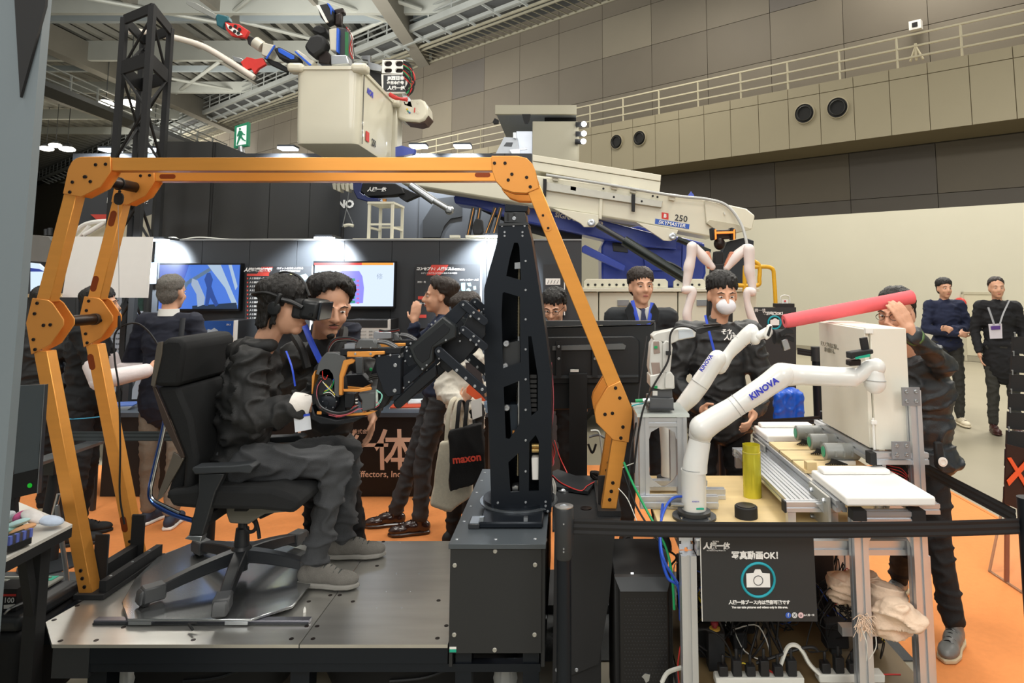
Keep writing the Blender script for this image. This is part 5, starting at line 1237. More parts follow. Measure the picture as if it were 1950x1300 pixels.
ang = R(54); text('KINOVA', kb, M['txtblue'], at(1345, 691, YKB - .05), (math.cos(ang), 0, math.sin(ang)), (-math.sin(ang), 0, math.cos(ang)), .024, bold=.001)
# pink foam tube
YN = 3.30
pn = MB(); A = at(1494, 612, YN - .04); B = at(1737, 565, YN)
d = (B - A).normalized()
t = thing('foam_tube', 'long salmon-pink foam tube held between the gripper and a raised hand', 'foam tube', A)
mpink = mat('pink_foam', 'ee6a70', .85, 0, .03, 60, bump=.1, bscale=300)
part('tube', t, mpink, lambda q: q.lathe(A, d, [(.010, .004), (.012, -.002), (.030, -.002), (.033, .002), (.033, (B - A).length - .002), (.030, (B - A).length + .002), (.011, (B - A).length + .002)], 28))
part('bore', t, mat('foam_bore', '8a3038', .9), lambda q: q.lathe(A - d * .0025, d, [(.0095, 0), (.0095, .001)], 16))
# ---------------- tower of profiles with the small box robot on top
YF1 = 2.91; fx0 = at(1226, 860, YF1).x; fx1 = at(1298, 860, YF1).x; ft = at(1260, 782, YF1).z; fb = at(1260, 940, YF1).z
t = fr = thing('profile_tower', 'upright rectangular tower of aluminium profiles beside the large white arm', 'frame', ((fx0 + fx1) / 2, YF1 + .1, ZT))
for x in (fx0, fx1):
    for y in (YF1, YF1 + .2): extr('post', fr, (x, y, fb), (x, y, ft - .022), .04)
for z in (ft - .042,):
    extr('rail', fr, (fx0 + .02, YF1, z), (fx1 - .02, YF1, z), .035); extr('rail', fr, (fx0 + .02, YF1 + .2, z), (fx1 - .02, YF1 + .2, z), .035)
extr('rail', fr, (fx0 + .02, YF1, fb + .1 + .02), (fx1 - .02, YF1, fb + .12), .03) if 0 else None
part('top_plate', fr, mat('clear_acrylic', 'cfd6d2', .15, .2), lambda q: q.b2((fx0 - .03, YF1 - .03, ft - .02), (fx1 + .03, YF1 + .24, ft - .008)))
for s_ in (-1, 1):
    xx = fx0 if s_ < 0 else fx1
    part('corner_gusset', fr, M['alu'], lambda q: q.prism([(xx - s_ * .02, YF1 - .005, ft - .06), (xx - s_ * .075, YF1 - .005, ft - .06), (xx - s_ * .03, YF1 - .005, ft - .085), (xx - s_ * .02, YF1 - .005, ft - .12)], (0, .01, 0)))
    part('corner_gusset', fr, M['alu'], lambda q: q.prism([(xx - s_ * .02, YF1 - .005, fb + .03), (xx - s_ * .07, YF1 - .005, fb + .03), (xx - s_ * .035, YF1 - .005, fb + .055), (xx - s_ * .02, YF1 - .005, fb + .08)], (0, .01, 0)))
for y in (YF1 - .02, YF1 + .2): extr('base_rail', fr, (fx0 - .02, y, fb - .02), (fx1 + .14, y, fb - .02), .04)
part('packer', fr, M['alu'], lambda q: (q.b2((fx0 - .02, YF1 - .03, ZT + .0005), (fx1 + .14, YF1 - .0, fb - .041))))
br = thing('box_robot', 'boxy silver-white tabletop robot arm on top of the aluminium tower', 'robot arm', at(1258, 778, YF1 + .06))
msv = mat('robot_silver', 'd4d4cf', .35, .15, .02); mdg = mat('robot_base_grey', '55575a', .45, .1)
def bp(nm, m, pix, y, th, bev=.004): return part(nm, br, m, lambda q: q.plate(pix, YF1 + y, th), bev=bev, segs=2)
bp('base', mdg, [(1236, 757), (1283, 758), (1283, 781), (1236, 778)], -.0, .12); bp('base_plate', M['black'], [(1234, 777), (1284, 778), (1284, 781.5), (1234, 781)], -.01, .14, .001)
bp('base_neck', mdg, [(1243, 740), (1280, 742), (1281, 758), (1240, 757)], .01, .1)
bp('turret', msv, [(1238, 735), (1238, 715), (1262, 710), (1268, 707), (1278, 708), (1284, 716), (1285, 740), (1260, 742), (1240, 738)], -.01, .12)
bp('turret_cover', msv, [(1266, 740), (1266, 718), (1270, 709), (1278, 708), (1284, 716), (1284, 740)], -.02, .01)
bp('upright', msv, [(1236, 700), (1240, 655), (1246, 645), (1258, 648), (1262, 652), (1262, 712), (1240, 716)], .0, .09)
bp('upright_cover', msv, [(1262, 655), (1268, 648), (1278, 652), (1281, 662), (1276, 712), (1262, 712)], -.01, .1)
bp('recess', mat('recess_taupe', '9c8b82', .4, .2), [(1244, 650), (1255, 650), (1257, 672), (1245, 674)], -.003, .004, .001); bp('recess', MATS['recess_taupe'], [(1240, 690), (1256, 690), (1258, 712), (1243, 714)], -.003, .004, .001)
bp('head', msv, [(1242, 640), (1249, 634), (1290, 626), (1320, 624), (1326, 632), (1324, 642), (1292, 648), (1280, 654), (1245, 648)], .0, .09)
bp('head_panel', mat('panel_pale', 'c9d2da', .3, .1), [(1292, 629), (1318, 627), (1322, 641), (1293, 646)], -.003, .004, .001)
bp('tool', M['matblack'], [(1322, 628), (1336, 624), (1352, 622), (1376, 618), (1378, 626), (1350, 630), (1334, 636), (1324, 634)], .02, .03, .002)
bp('tool_tip', M['dscrew'], [(1340, 618), (1372, 616), (1374, 620), (1342, 622)], .0, .02, .001)
for x, y in ((1249, 661), (1249, 737)): part('green_label', br, M['greenw'], lambda q: q.plate([(x - 3, y - 2.5), (x + 3, y - 2.5), (x + 3, y + 2.5), (x - 3, y + 2.5)], YF1 - .013, .001))
part('warning_label', br, M['white'], lambda q: q.plate([(1243, 744), (1252, 744), (1252, 753), (1243, 753)], YF1 + .006, .002))
part('air_hose', br, M['rubber'], lambda q: q.tube(smooth_path([at(x, y, YF1 - .03) for x, y in [(1326, 631), (1316, 624), (1300, 621), (1284, 625), (1276, 640), (1275, 670), (1270, 692), (1250, 725), (1234, 755), (1222, 790), (1212, 850), (1207, 900)]]), .0042, 8), smooth=60)
part('hose_clip', br, M['matblack'], lambda q: q.plate([(1269, 669), (1278, 669), (1278, 676), (1269, 676)], YF1 - .035, .02))
part('green_plug', br, M['greenw'], lambda q: q.cyl(at(1210, 763, YF1), at(1224, 762, YF1), .007, 10)); part('plug', br, M['steel'], lambda q: q.cyl(at(1224, 763, YF1), at(1237, 762, YF1), .01, 10))
# yellow tube and black puck
p = at(1433, 945, 3.05); p.z = ZT
p = atz(1433, 945, ZT)
t = thing('yellow_tube', 'translucent yellow cylinder standing on the wood bench', 'cylinder', p)
my = mat('yellow_film', 'c9c13a', .18, .35, .15, 12)
hh = (945 - 854) * p.y / FPX * 1.02; r_ = 16.5 * p.y / FPX
part('tube', t, my, lambda q: q.lathe(p, (0, 0, 1), [(r_, 0), (r_, hh * .84), (r_ * .96, hh * .85), (r_ * .96, hh), (r_ * .9, hh), (r_ * .9, hh * .6)], 32))
part('rim', t, mat('yellow_rim', 'd8cf60', .2, .5), lambda q: q.lathe(p + Vector((0, 0, hh * .84)), (0, 0, 1), [(r_ * 1.02, 0), (r_ * 1.02, .005), (r_ * .95, .006)], 32))
p = atz(1421, 984, ZT)
t = thing('black_puck', 'short black round puck on the wood bench before the yellow tube', 'puck', p)
part('body', t, M['matblack'], lambda q: q.lathe(p, (0, 0, 1), [(.044, 0), (.044, .04), (.041, .043), (.01, .043)], 28))
part('cap', t, M['dscrew'], lambda q: q.lathe(p + Vector((0, 0, .0435)), (0, 0, 1), [(.036, 0), (.036, .002), (.01, .002)], 24))
# ---------------- raised tray with motors
ZR2 = .905
rx0, rx1 = at(1600, 955, YT1 - .01).x, at(1730, 955, YT1 - .01).x
tr = thing('conveyor_frame', 'raised aluminium tray frame on tall legs running back along the bench', 'frame', ((rx0 + rx1) / 2, 3.0, 0))
for x in (rx0 + .04, rx1):
    extr('leg', tr, (x, YT1 - .06, .0135), (x, YT1 - .06, ZR2 - .03), .05); extr('leg', tr, (x, 3.7, .0135), (x, 3.7, ZR2 - .03), .04)
for x in (rx0, rx1 + .02): extr('side_rail', tr, (x, YT1 - .02, ZR2), (x, 3.7, ZR2), .04)
extr('cross_rail', tr, (rx0 + .02, YT1 - .06, ZR2 - .02), (rx1, YT1 - .06, ZR2 - .02), .04)
for x in (rx0 + .04, rx1): part('end_cap', tr, M['matblack'], lambda q: q.b2((x - .024, YT1 - .084, ZR2 - .03), (x + .024, YT1 - .035, ZR2 + .005)))
part('end_plate', tr, mat('plate_grey', 'b0b0aa', .45, .5), lambda q: q.b2((rx0 - .034, YT1 + .02, ZR2 - .14), (rx0 - .024, YT1 + .22, ZR2 + .02)))
part('end_plate', tr, MATS['plate_grey'], lambda q: q.b2((rx0 - .034, 3.45, ZR2 - .1), (rx0 - .024, 3.62, ZR2 + .01)))
bolts('bolt', tr, [(rx0 - .034, YT1 + y, ZR2 - z) for y, z in ((.05, 0), (.05, .1), (.18, .0), (.18, .1))], .009, (-1, 0, 0), .012)
part('arch_gusset', tr, M['alu'], lambda q: q.prism([Vector((rx0 + .066, YT1 - .07, ZR2 - .042))] + [Vector(((rx0 + .04 + rx1) / 2 + .085 * math.cos(a), YT1 - .07, ZR2 - .16 + .105 * math.sin(a))) for a in [math.pi - i * math.pi / 12 for i in range(13)]] + [Vector((rx1 - .026, YT1 - .07, ZR2 - .042))], (0, .008, 0)))
for i, (y0, y1, zz) in enumerate([(2.98, 3.10, 0), (3.14, 3.28, 0), (3.32, 3.44, 0)]):
    part('wood_slat', tr, mwood, lambda q: q.b2((rx0 - .01, y0 - .05, ZR2 + .021), (rx1 + .03, y1, ZR2 + .033)))
part('wood_block', tr, mwood, lambda q: q.b2((rx0 + .0, 2.93, ZR2 + .0335), (rx0 + .04, 2.97, ZR2 + .065)))
mfoam = mat('white_foam', 'f0efec', .7, 0, .01)
for i, (y0, y1) in enumerate(((YT1 - .09, 2.86), (3.47, 3.72))):
    t = thing('foam_block', ['near thick white foam slab with a dished top on the tray frame', 'far white foam slab at the back end of the tray frame'][i], 'foam block', ((rx0 + rx1) / 2, y0, ZR2 + .02), 'white foam slabs')
    part('slab', t, mfoam, lambda q: q.b2((rx0 - .01, y0, ZR2 + .022), (rx1 + .06, y1, ZR2 + .055)), bev=.008, segs=3)
    part('raised_lip', t, mfoam, lambda q: q.b2((rx0 + .01, y1 - .08, ZR2 + .0555), (rx1 + .03, y1 - .01, ZR2 + .075)), bev=.009, segs=3)
mg = mat('motor_grey', '8f9290', .45, .2)
for i, (px, py, Y) in enumerate([(1545, 837, 3.40), (1573, 855, 3.22), (1602, 875, 3.04)]):
    c = Vector((at(px, py, Y).x, Y, ZR2 + .033 + .05)); s_ = .075
    t = thing('grey_motor', ['farthest', 'middle', 'nearest'][i] + ' of three grey cylindrical motors with green ends on the tray', 'motor', c - Vector((0, 0, .05)), 'grey motors on the tray')
    part('body', t, mg, lambda q: q.lathe(c - Vector((s_, 0, 0)), (1, 0, 0), [(.03, 0), (.035, .004), (.035, .07), (.036, .072), (.036, .078), (.035, .08), (.035, .145), (.03, .15)], 24))
    part('green_end', t, mat('green_end', '2f9a78', .5), lambda q: q.lathe(c - Vector((s_ + .001, 0, 0)), (-1, 0, 0), [(.022, 0), (.022, .002), (.008, .003)], 16))
    part('cradle', t, M['white'], lambda q: (q.b2((c.x - .05, c.y - .03, ZR2 + .034), (c.x + .05, c.y + .03, ZR2 + .05))))
    for dx in (-.035, 0, .035): part('rib', t, mg, lambda q: q.b2((c.x + dx - .004, c.y - .038, c.z - .015), (c.x + dx + .004, c.y - .033, c.z + .01)))
    part('cable_nest', t, M['matblack'], lambda q: [q.tube(smooth_path([c + Vector((-.03 + .01 * k, -.04, -.045)), c + Vector((-.06, -.05, -.035 + .004 * k)), c + Vector((-.08 + .01 * k, -.03, -.047))]), .003, 5) for k in range(5)] and None, kind='stuff')
# low profile bed left of the tray
t = thing('profile_bed', 'low bed of slotted aluminium profiles on the wood bench beside the tray', 'frame', (.95, 3.0, ZT))
xl_, xr_ = at(1500, 960, 2.7).x, at(1600, 960, 2.7).x
for i in range(5): extr('profile', t, (xl_ + .02 + i * .035, 2.72, ZT + .07), (xl_ + .02 + i * .035, 3.5, ZT + .07), .032)
for y in (2.70, 3.52): extr('cross_profile', t, (xl_ - .01, y, ZT + .07), (xr_, y, ZT + .07), .036)
for x in (xl_ + .01, xr_ - .03):
    for y in (2.7, 3.5): part('leg', t, M['alu'], lambda q: q.b2((x - .015, y - .015, ZT + .0005), (x + .015, y + .015, ZT + .05)))
part('end_cap', t, M['matblack'], lambda q: q.b2((xl_ - .018, 2.68, ZT + .05), (xl_ - .011, 2.72, ZT + .09)))
part('bracket', t, M['alu'], lambda q: q.prism([(xr_ - .1, 2.679, ZT + .085), (xr_ - .06, 2.679, ZT + .085), (xr_ - .03, 2.679, ZT + .03), (xr_ - .05, 2.679, ZT + .02)], (0, -.01, 0)))
# ---------------- white door cabinet
YC1, YC2 = 2.85, 3.38
cx0 = at(1657, 740, YC1).x; cx1 = at(1731, 740, YC1).x; cz0 = at(1660, 856, YC1).z; cz1 = at(1660, 625, YC1).z
mcb = mat('cabinet_white', 'e3dfd2', .45, 0, .01)
t = cab = thing('door_cabinet', 'tall white box with a hinged side door standing on aluminium beams', 'cabinet', ((cx0 + cx1) / 2, 3.1, cz0))
part('body', cab, mcb, lambda q: q.b2((cx0 + .012, YC1, cz0), (cx1, YC2, cz1)), bev=.002)
dr = part('door', cab, mcb, lambda q: q.b2((cx0 - .008, YC1 + .012, cz0 + .004), (cx0 + .010, YC2 - .002, cz1 - .004)), bev=.002)
part('hinge', cab, M['white'], lambda q: q.cyl((cx0 + .004, YC1 - .005, at(1668, 795, YC1).z), (cx0 + .004, YC1 - .005, at(1668, 855, YC1).z), .005, 10))
part('latch', cab, M['white'], lambda q: q.box((cx0 + .005, YC1 - .008, at(1668, 803, YC1).z), (.022, .014, .014)))
part('top_hinge', cab, M['white'], lambda q: q.box((cx0 + .004, YC1 + .0, cz1 - .01), (.03, .02, .02)))
dz = lambda y, Y: at(1600, y, Y).z
for s_, yy in (('ドアノブを右に回し、', 658), ('扉を開ける。', 668)):
    text(s_, cab, mat('label_grey', '8a8678', .6), (cx0 - .0095, 3.24, dz(yy, 3.24)), (0, -1, 0), (0, 0, 1), .024, bold=.0003)
t = thing('cabinet_stand', 'aluminium beams with bolted grey plates holding up the white cabinet', 'frame', (cx1, 2.85, ZT))
extr('beam', t, (cx0 - .0, YC1 - .01, cz0 - .028), (cx1 + .05, YC1 - .01, cz0 - .028), .045); extr('beam', t, (cx0 + .01, YC1 + .015, cz0 - .028), (cx0 + .01, YC2 + .1, cz0 - .028), .045)
part('end_cap', t, M['matblack'], lambda q: q.b2((cx0 - .026, YC1 - .034, cz0 - .052), (cx0 - .001, YC1 + .013, cz0 - .005)))
px_ = at(1748, 850, YC1 - .04).x
extr('post', t, (px_, YC1 - .02, ZT + .0405), (px_, YC1 - .02, at(1748, 740, YC1).z), .045)
extr('post', t, (cx0 + .03, YC1 + .02, ZT + .0005), (cx0 + .03, YC1 + .02, cz0 - .052), .04)
extr('post', t, (cx0 + .03, YC2 + .05, ZT + .0005), (cx0 + .03, YC2 + .05, cz0 - .052), .04)
extr('foot_beam', t, (cx1 - .12, YC1 - .02, ZT + .0215), (cx1 + .08, YC1 - .02, ZT + .0215), .04)
for (a, b, c, d) in ((1716, 737, 1752, 772), (1697, 840, 1734, 873)):
    p0 = at(a, b, YC1 - .045); p1 = at(c, d, YC1 - .045)
    part('joint_plate', t, mat('joint_plate_grey', '8e9094', .45, .4), lambda q: q.b2((p0.x, YC1 - .05, p1.z), (p1.x, YC1 - .044, p0.z)))
    bolts('bolt', t, [(p0.x + (p1.x - p0.x) * u, YC1 - .05, p1.z + (p0.z - p1.z) * v) for u in (.25, .77) for v in (.25, .77)], .008, m=M['steel'], n=12, h=.006)
part('round_opening', t, mat('dark_net', '14100f', .8), lambda q: q.plate([(1684, 880), (1722, 880), (1730, 900), (1728, 925), (1712, 925), (1684, 900)], YC1 + .03, .02))
for k in range(4): part('red_wire', t, M['red'], lambda q: q.tube(smooth_path([at(1686 + k * 4, 884 + k * 6, YC1 + .02), at(1700, 888 + k * 5, YC1 + .0), at(1716, 892 + k * 6, YC1 + .02), at(1728, 905 + k * 3, YC1 + .02)]), .0015, 5))

# ================================================================ UNDER THE BENCH
t = thing('pc_tower', 'black computer tower with perforated front beside the bench leg', 'computer', (.22, 2.9, .0))
qx0, qx1 = at(1172, 1200, 2.70).x, at(1282, 1200, 2.70).x; zq3 = .60
part('case', t, M['matblack'], lambda q: q.b2((qx0, 2.73, .03), (qx1, 3.12, zq3)), bev=.004)
part('front_panel', t, mat('mesh_black', '0e0e10', .5), lambda q: q.b2((qx0 + .015, 2.705, .04), (qx1 - .015, 2.729, zq3 - .03)), bev=.006, segs=2)
part('top_bevel', t, M['black'], lambda q: q.prism([(qx0, 2.73, zq3), (qx0 + .02, 2.70, zq3 - .04), (qx1 - .02, 2.70, zq3 - .04), (qx1, 2.73, zq3)], (0, .02, .002)))
mb = MB()
for i in range(38):
    for j in range(14): mb.box((qx0 + .035 + j * .0115 + (i % 2) * .005, 2.7045, .07 + i * .0125), (.004, .002, .004))
obj('mesh_holes', mb, mat('hole_grey', '2a2a2e', .5), t, kind='stuff')
part('side_glass', t, M['black'], lambda q: q.b2((qx1 + .001, 2.74, .05), (qx1 + .004, 3.1, zq3 - .02)))
part('badge', t, M['steel'], lambda q: q.plate([(1222, 1288), (1228, 1282), (1238, 1284), (1236, 1296), (1230, 1300), (1226, 1292)], 2.700, .003))
part('power_led', t, mat('led_white', 'ffffff', emit='ffffff', estr=3), lambda q: q.box((at(1204, 1104, 2.76).x, 2.76, zq3 + .001), (.01, .01, .003)))
part('foot', t, M['rubber'], lambda q: (q.b2((qx0 + .01, 2.75, .0075), (qx0 + .05, 3.1, .03)))); part('foot', t, M['rubber'], lambda q: (q.b2((qx1 - .05, 2.75, .0075), (qx1 - .01, 3.1, .03))))
# things on the lower shelf
ZS = .263
def plug(px, x, y, lab, m=None, s=1.):
    tt = thing('power_adapter', lab, 'adapter', (x, y, ZS), 'adapters on the lower shelf')
    part('body', tt, m or M['matblack'], lambda q: q.b2((x - .035 * s, y - .03, ZS + .026), (x + .035 * s, y + .03, ZS + .026 + .075 * s)), bev=.005)
    part('prong_base', tt, M['black'], lambda q: q.b2((x - .02, y - .015, ZS + .0005), (x + .02, y + .015, ZS + .025)))
for i, (x0, x1, y, lab) in enumerate([(TX0 + .10, TX0 + .42, 2.72, 'white power strip full of plugs at the left of the lower shelf'), (TX0 + .48, TX1 - .12, 2.74, 'white power strip behind the right bench legs')]):
    t = thing('power_strip', lab, 'power strip', ((x0 + x1) / 2, y, ZS))
    part('body', t, M['whitew'], lambda q: q.b2((x0, y - .09, ZS + .0005), (x1, y - .04, ZS + .03)), bev=.004)
    k = 0; x = x0 + .03
    while x < x1 - .02:
        part('plug', t, M['matblack'] if k % 3 else M['rubber'], lambda q: (q.b2((x - .016, y - .085, ZS + .031), (x + .016, y - .05, ZS + .065 + .02 * (k % 2))), q.cyl((x, y - .068, ZS + .065), (x, y - .068, ZS + .10 + .02 * (k % 2)), .006, 8)), bev=.003)
        x += .05; k += 1
for i, (x, y, s_) in enumerate([(TX0 + .10, 2.84, 1.1), (TX0 + .24, 2.86, .8), (TX0 + .62, 2.86, 1.3), (TX0 + .78, 2.9, 1)]):
    plug(0, x, y, ['square black power adapter at the left end of the lower shelf', 'small black adapter next to the left power strip', 'large black adapter below the beige cloth', 'black adapter by the right bench leg'][i], s=s_)
t = thing('control_box', 'black equipment box on the lower shelf behind the sign', 'box', (TX0 + .2, 3.1, ZS))
part('case', t, M['matblack'], lambda q: q.b2((TX0 + .06, 3.0, ZS + .0005), (TX0 + .34, 3.27, ZS + .22)), bev=.004); part('grey_label', t, mat('label_grey', '8a8678'), lambda q: q.b2((TX0 + .09, 2.998, ZS + .14), (TX0 + .15, 2.9995, ZS + .16)))
t = thing('flat_case', 'dark navy case standing on the lower shelf right of the sign', 'case', (TX0 + .62, 3.2, ZS))
part('case', t, mat('navy_case', '14161f', .5), lambda q: q.b2((TX0 + .48, 3.10, ZS + .0005), (TX0 + .72, 3.27, ZS + .33)), bev=.006); part('latch', t, M['black'], lambda q: q.b2((TX0 + .58, 3.09, ZS + .16), (TX0 + .62, 3.0995, ZS + .2)))
t = thing('emergency_button', 'red emergency stop button with a yellow ring under the sign', 'button', at(1361, 1195, 2.72))
c = at(1361, 1198, 2.76); c.z = max(c.z, ZS + .1)
part('yellow_ring', t, mat('estop_yellow', 'c9a040', .5), lambda q: q.lathe(c, (0, 0, 1), [(.02, 0), (.02, .006), (.01, .007)], 20))
part('red_cap', t, mat('estop_red', '8a2430', .4), lambda q: q.lathe(c + Vector((0, 0, .007)), (0, 0, 1), [(.009, 0), (.009, .008), (.015, .012), (.015, .022), (.01, .026), (.002, .027)], 20))
part('box', t, M['matblack'], lambda q: q.b2((c.x - .03, c.y - .03, ZS + .0005), (c.x + .03, c.y + .03, c.z - .0005)))
rr = random.Random(21)
t = thing('cable_tangle', 'thick tangle of black and coloured cables filling the lower shelf', 'cables', (TX0 + .4, 2.95, ZS))
mats_ = [M['rubber']] * 12 + [M['matblack']] * 7 + [M['whitew'], M['red'], M['yelloww'], M['bluew']]
for i in range(92):
    x = TX0 + .06 + rr.random() * .78; y = 2.78 + rr.random() * .5; r = .0025 if i % 4 else .005
    pts = [Vector((x, y, ZS + .02 + rr.random() * .1))]
    for k in range(5):
        pts.append(Vector((min(max(pts[-1].x + rr.uniform(-.13, .13), TX0 + .05), TX1 - .05), min(max(pts[-1].y + rr.uniform(-.08, .08), 2.76), 3.25), ZS + .01 + rr.random() * (.20 if i % 3 else .26))))
    part('cable', t, mats_[i % len(mats_)], lambda q: q.tube(smooth_path(pts, 5), r, 6), smooth=60)
YFb = 2.66
cable('cable', t, M['whitew'], [(1480, 1290, YFb), (1488, 1262, YFb), (1500, 1232, YFb), (1515, 1228, YFb), (1528, 1240, YFb), (1545, 1268, YFb), (1580, 1296, YFb), (1620, 1300, YFb)], .008)
cable('cable', t, M['rubber'], [(1440, 1262, YFb), (1475, 1250, YFb), (1520, 1235, YFb), (1548, 1232, YFb), (1558, 1240, YFb)], .006)
cable('cable', t, M['rubber'], [(1318, 1198, YFb), (1345, 1198, YFb), (1372, 1212, YFb), (1390, 1240, YFb), (1398, 1275, YFb)], .004)
cable('cable', t, M['yelloww'], [(1402, 1272, YFb), (1415, 1262, YFb), (1432, 1275, YFb), (1440, 1298, YFb)], .0025)
cable('cable', t, M['red'], [(1452, 1268, YFb), (1480, 1285, YFb), (1510, 1298, YFb)], .003)
cable('cable', t, M['red'], [(1640, 1297, YFb), (1675, 1285, YFb), (1715, 1284, YFb)], .003)
cable('cable', t, M['whitew'], [(1260, 1300, 2.66), (1272, 1280, 2.66), (1300, 1270, 2.62)], .008)
# long coloured cables hanging left of the bench
t = thing('cable_bundle', 'blue, green and black cables hanging down between arch foot and bench', 'cables', (.33, 2.75, 0))
for m_, r_, pts in [(M['bluew'], .006, [(1262, 960, 2.85), (1257, 1020, 2.7), (1260, 1060, 2.66), (1272, 1100, 2.64), (1292, 1118, 2.64), (1296, 1180, 2.66)]),
                    (M['greenw'], .005, [(1188, 880, 2.95), (1205, 920, 2.9), (1228, 965, 2.8), (1258, 1020, 2.7), (1272, 1055, 2.66), (1280, 1100, 2.64), (1284, 1160, 2.64)]),
                    (M['rubber'], .004, [(1186, 895, 2.95), (1210, 960, 2.9), (1240, 1010, 2.8), (1262, 1040, 2.75), (1288, 1060, 2.75), (1276, 1080, 2.7), (1280, 1110, 2.7)]),
                    (M['whitew'], .002, [(1178, 930, 2.95), (1195, 950, 2.9), (1210, 985, 2.85), (1220, 1010, 2.8)]), (M['whitew'], .002, [(1186, 890, 2.98), (1200, 884, 2.98), (1212, 880, 3.0)]),
                    (M['rubber'], .004, [(1232, 640, 3.3), (1218, 740, 3.2), (1212, 800, 3.1), (1200, 870, 3.0), (1198, 960, 2.9)]),
                    (mat('wire_aqua2', '2aa3a8', .4), .003, [(1203, 773, 3.02), (1212, 770, 3.02), (1225, 768, 3.04)]),
                    (M['red'], .003, [(1296, 1230, 2.66), (1291, 1265, 2.66), (1293, 1300, 2.66)])]:
    cable('cable', t, m_, pts, r_, 8)
part('black_plug', t, M['matblack'], lambda q: q.caps(at(1268, 1022, 2.74), at(1273, 1040, 2.74), .013, .013))
# beige cloth sack pushed through the bench legs
def displaced(name, parent, m, mb, vox, amp, sc, label=None, iters=3, seed=0, sm=4, folds=None):
    """voxel-joined soft body with noise folds, baked to one mesh"""
    me = bpy.data.meshes.new('tmp'); me.from_pydata(mb.v, [], mb.f)
    o = bpy.data.objects.new('tmp', me); COL.objects.link(o)
    r = o.modifiers.new('r', 'REMESH'); r.mode = 'VOXEL'; r.voxel_size = vox
    s = o.modifiers.new('s', 'SMOOTH'); s.iterations = sm; s.factor = .5
    dg = bpy.context.evaluated_depsgraph_get(); dg.update()
    me2 = bpy.data.meshes.new_from_object(o.evaluated_get(dg)); bpy.data.objects.remove(o)
    n = len(me2.vertices); co = np.empty(n * 3, 'f'); me2.vertices.foreach_get('co', co); co = co.reshape(-1, 3)
    if amp:
        no = np.array([v.normal[:] for v in me2.vertices], 'f')
        d = np.zeros(n, 'f')
        f = folds or (1, 1, 1)
        for i in range(n):
            p = Vector((co[i, 0] * sc * f[0] + seed, co[i, 1] * sc * f[1], co[i, 2] * sc * f[2]))
            r_ = max(0., 1 - abs(noise.noise(p)) * 3.2); d[i] = r_ * r_ * .95 - .3 + noise.noise(p * 2.1) * .35
        co = co + no * (d * amp)[:, None]
    off = world_loc(parent) if parent else Vector()
    co = co - np.array(off[:], 'f')
    me2.vertices.foreach_set('co', co.ravel().astype('f')); me2.materials.clear(); me2.materials.append(m)
    me2.shade_smooth(); me2.update()
    ob = bpy.data.objects.new(name, me2); COL.objects.link(ob); ob.parent = parent
    return ob
t = thing('cloth_sack', 'crumpled beige cloth sack stuffed between the right bench legs', 'sack', at(1660, 1200, 2.62))
mb = MB()
Yk = 2.70
for (x, y, Y, a, b, c) in [(1600, 1115, Yk + .12, .05, .06, .06), (1630, 1120, Yk + .1, .07, .07, .06), (1660, 1130, Yk + .04, .08, .08, .07), (1688, 1142, Yk - .08, .08, .08, .06), (1712, 1168, Yk - .20, .075, .06, .055), (1735, 1182, Yk - .23, .05, .05, .04), (1690, 1185, Yk - .18, .06, .06, .045), (1662, 1190, Yk - .14, .03, .05, .03), (1700, 1172, Yk - .17, .08, .05, .05), (1665, 1170, Yk - .02, .05, .06, .07)]:
    mb.ell(at(x, y, Y), (a, b, c), Matrix.Rotation(R(28), 3, 'Y'), 16, 12)
mcl = mat('sack_cloth', 'e2c7ae', .9, 0, .06, 30, bump=.3, bscale=120)
displaced('cloth', t, mcl, mb, .005, .017, 13, seed=4, folds=(.6, .5, 2.4))
for (x0, y0, x1, y1) in ((1640, 1195, 1600 + 50, 1258), (1668, 1212, 1656, 1254)):
    cable('drawstring', t, M['whitew'], [(x0, y0, Yk - .2), ((x0 + x1) / 2 + 6, (y0 + y1) / 2, Yk - .21), (x1, y1, Yk - .2)], .0018)
rr = random.Random(2)
mb = MB()
for i in range(46):
    a = at(1640 + rr.uniform(-6, 14), 1185 + rr.uniform(-15, 15), Yk - .19); b = a + Vector((rr.uniform(-.03, .03), rr.uniform(-.03, 0), rr.uniform(-.04, .01))); mb.tube(smooth_path([a, (a + b) / 2 + Vector((rr.uniform(-.01, .01), 0, .01)), b], 3), .0012, 4)
obj('frayed_threads', mb, mcl, t, kind='stuff')
part('shelf_bracket', wb, M['alu'], lambda q: q.b2((rx0 + .0, 2.62, .44), (TX1, 2.66, .47)))

# ================================================================ BARRIER POSTS AND BELTS
YBP = 2.44
t = thing('barrier_post', 'black barrier post with chrome cap in front of the black boxes', 'barrier post', (at(1074, 1000, YBP).x, YBP, 0))
bx0 = at(1074, 1000, YBP).x; zbt = at(1074, 962, YBP).z; zmid = at(1074, 1062, YBP).z
part('pole', t, M['anod'], lambda q: q.cyl((bx0, YBP, .02), (bx0, YBP, zmid), .025, 24)); part('head', t, M['black'], lambda q: q.lathe((bx0, YBP, zmid), (0, 0, 1), [(.028, 0), (.032, .01), (.033, zbt - zmid - .01), (.03, zbt - zmid - .004)], 28))
part('chrome_cap', t, M['steel'], lambda q: q.lathe((bx0, YBP, zbt - .004), (0, 0, 1), [(.032, 0), (.032, .003), (.014, .004), (.013, .001)], 28)); part('base', t, M['black'], lambda q: q.lathe((bx0, YBP, .0075), (0, 0, 1), [(.17, 0), (.17, .01), (.04, .03)], 32))
bolts('screw', t, [(bx0 - .001, YBP - .033, z) for z in (zbt - .05, zbt - .13, zbt - .14)], .003)
belt = mat('belt_black', '151619', .7, 0, .1, 300, stretch=(0, 0, 1))
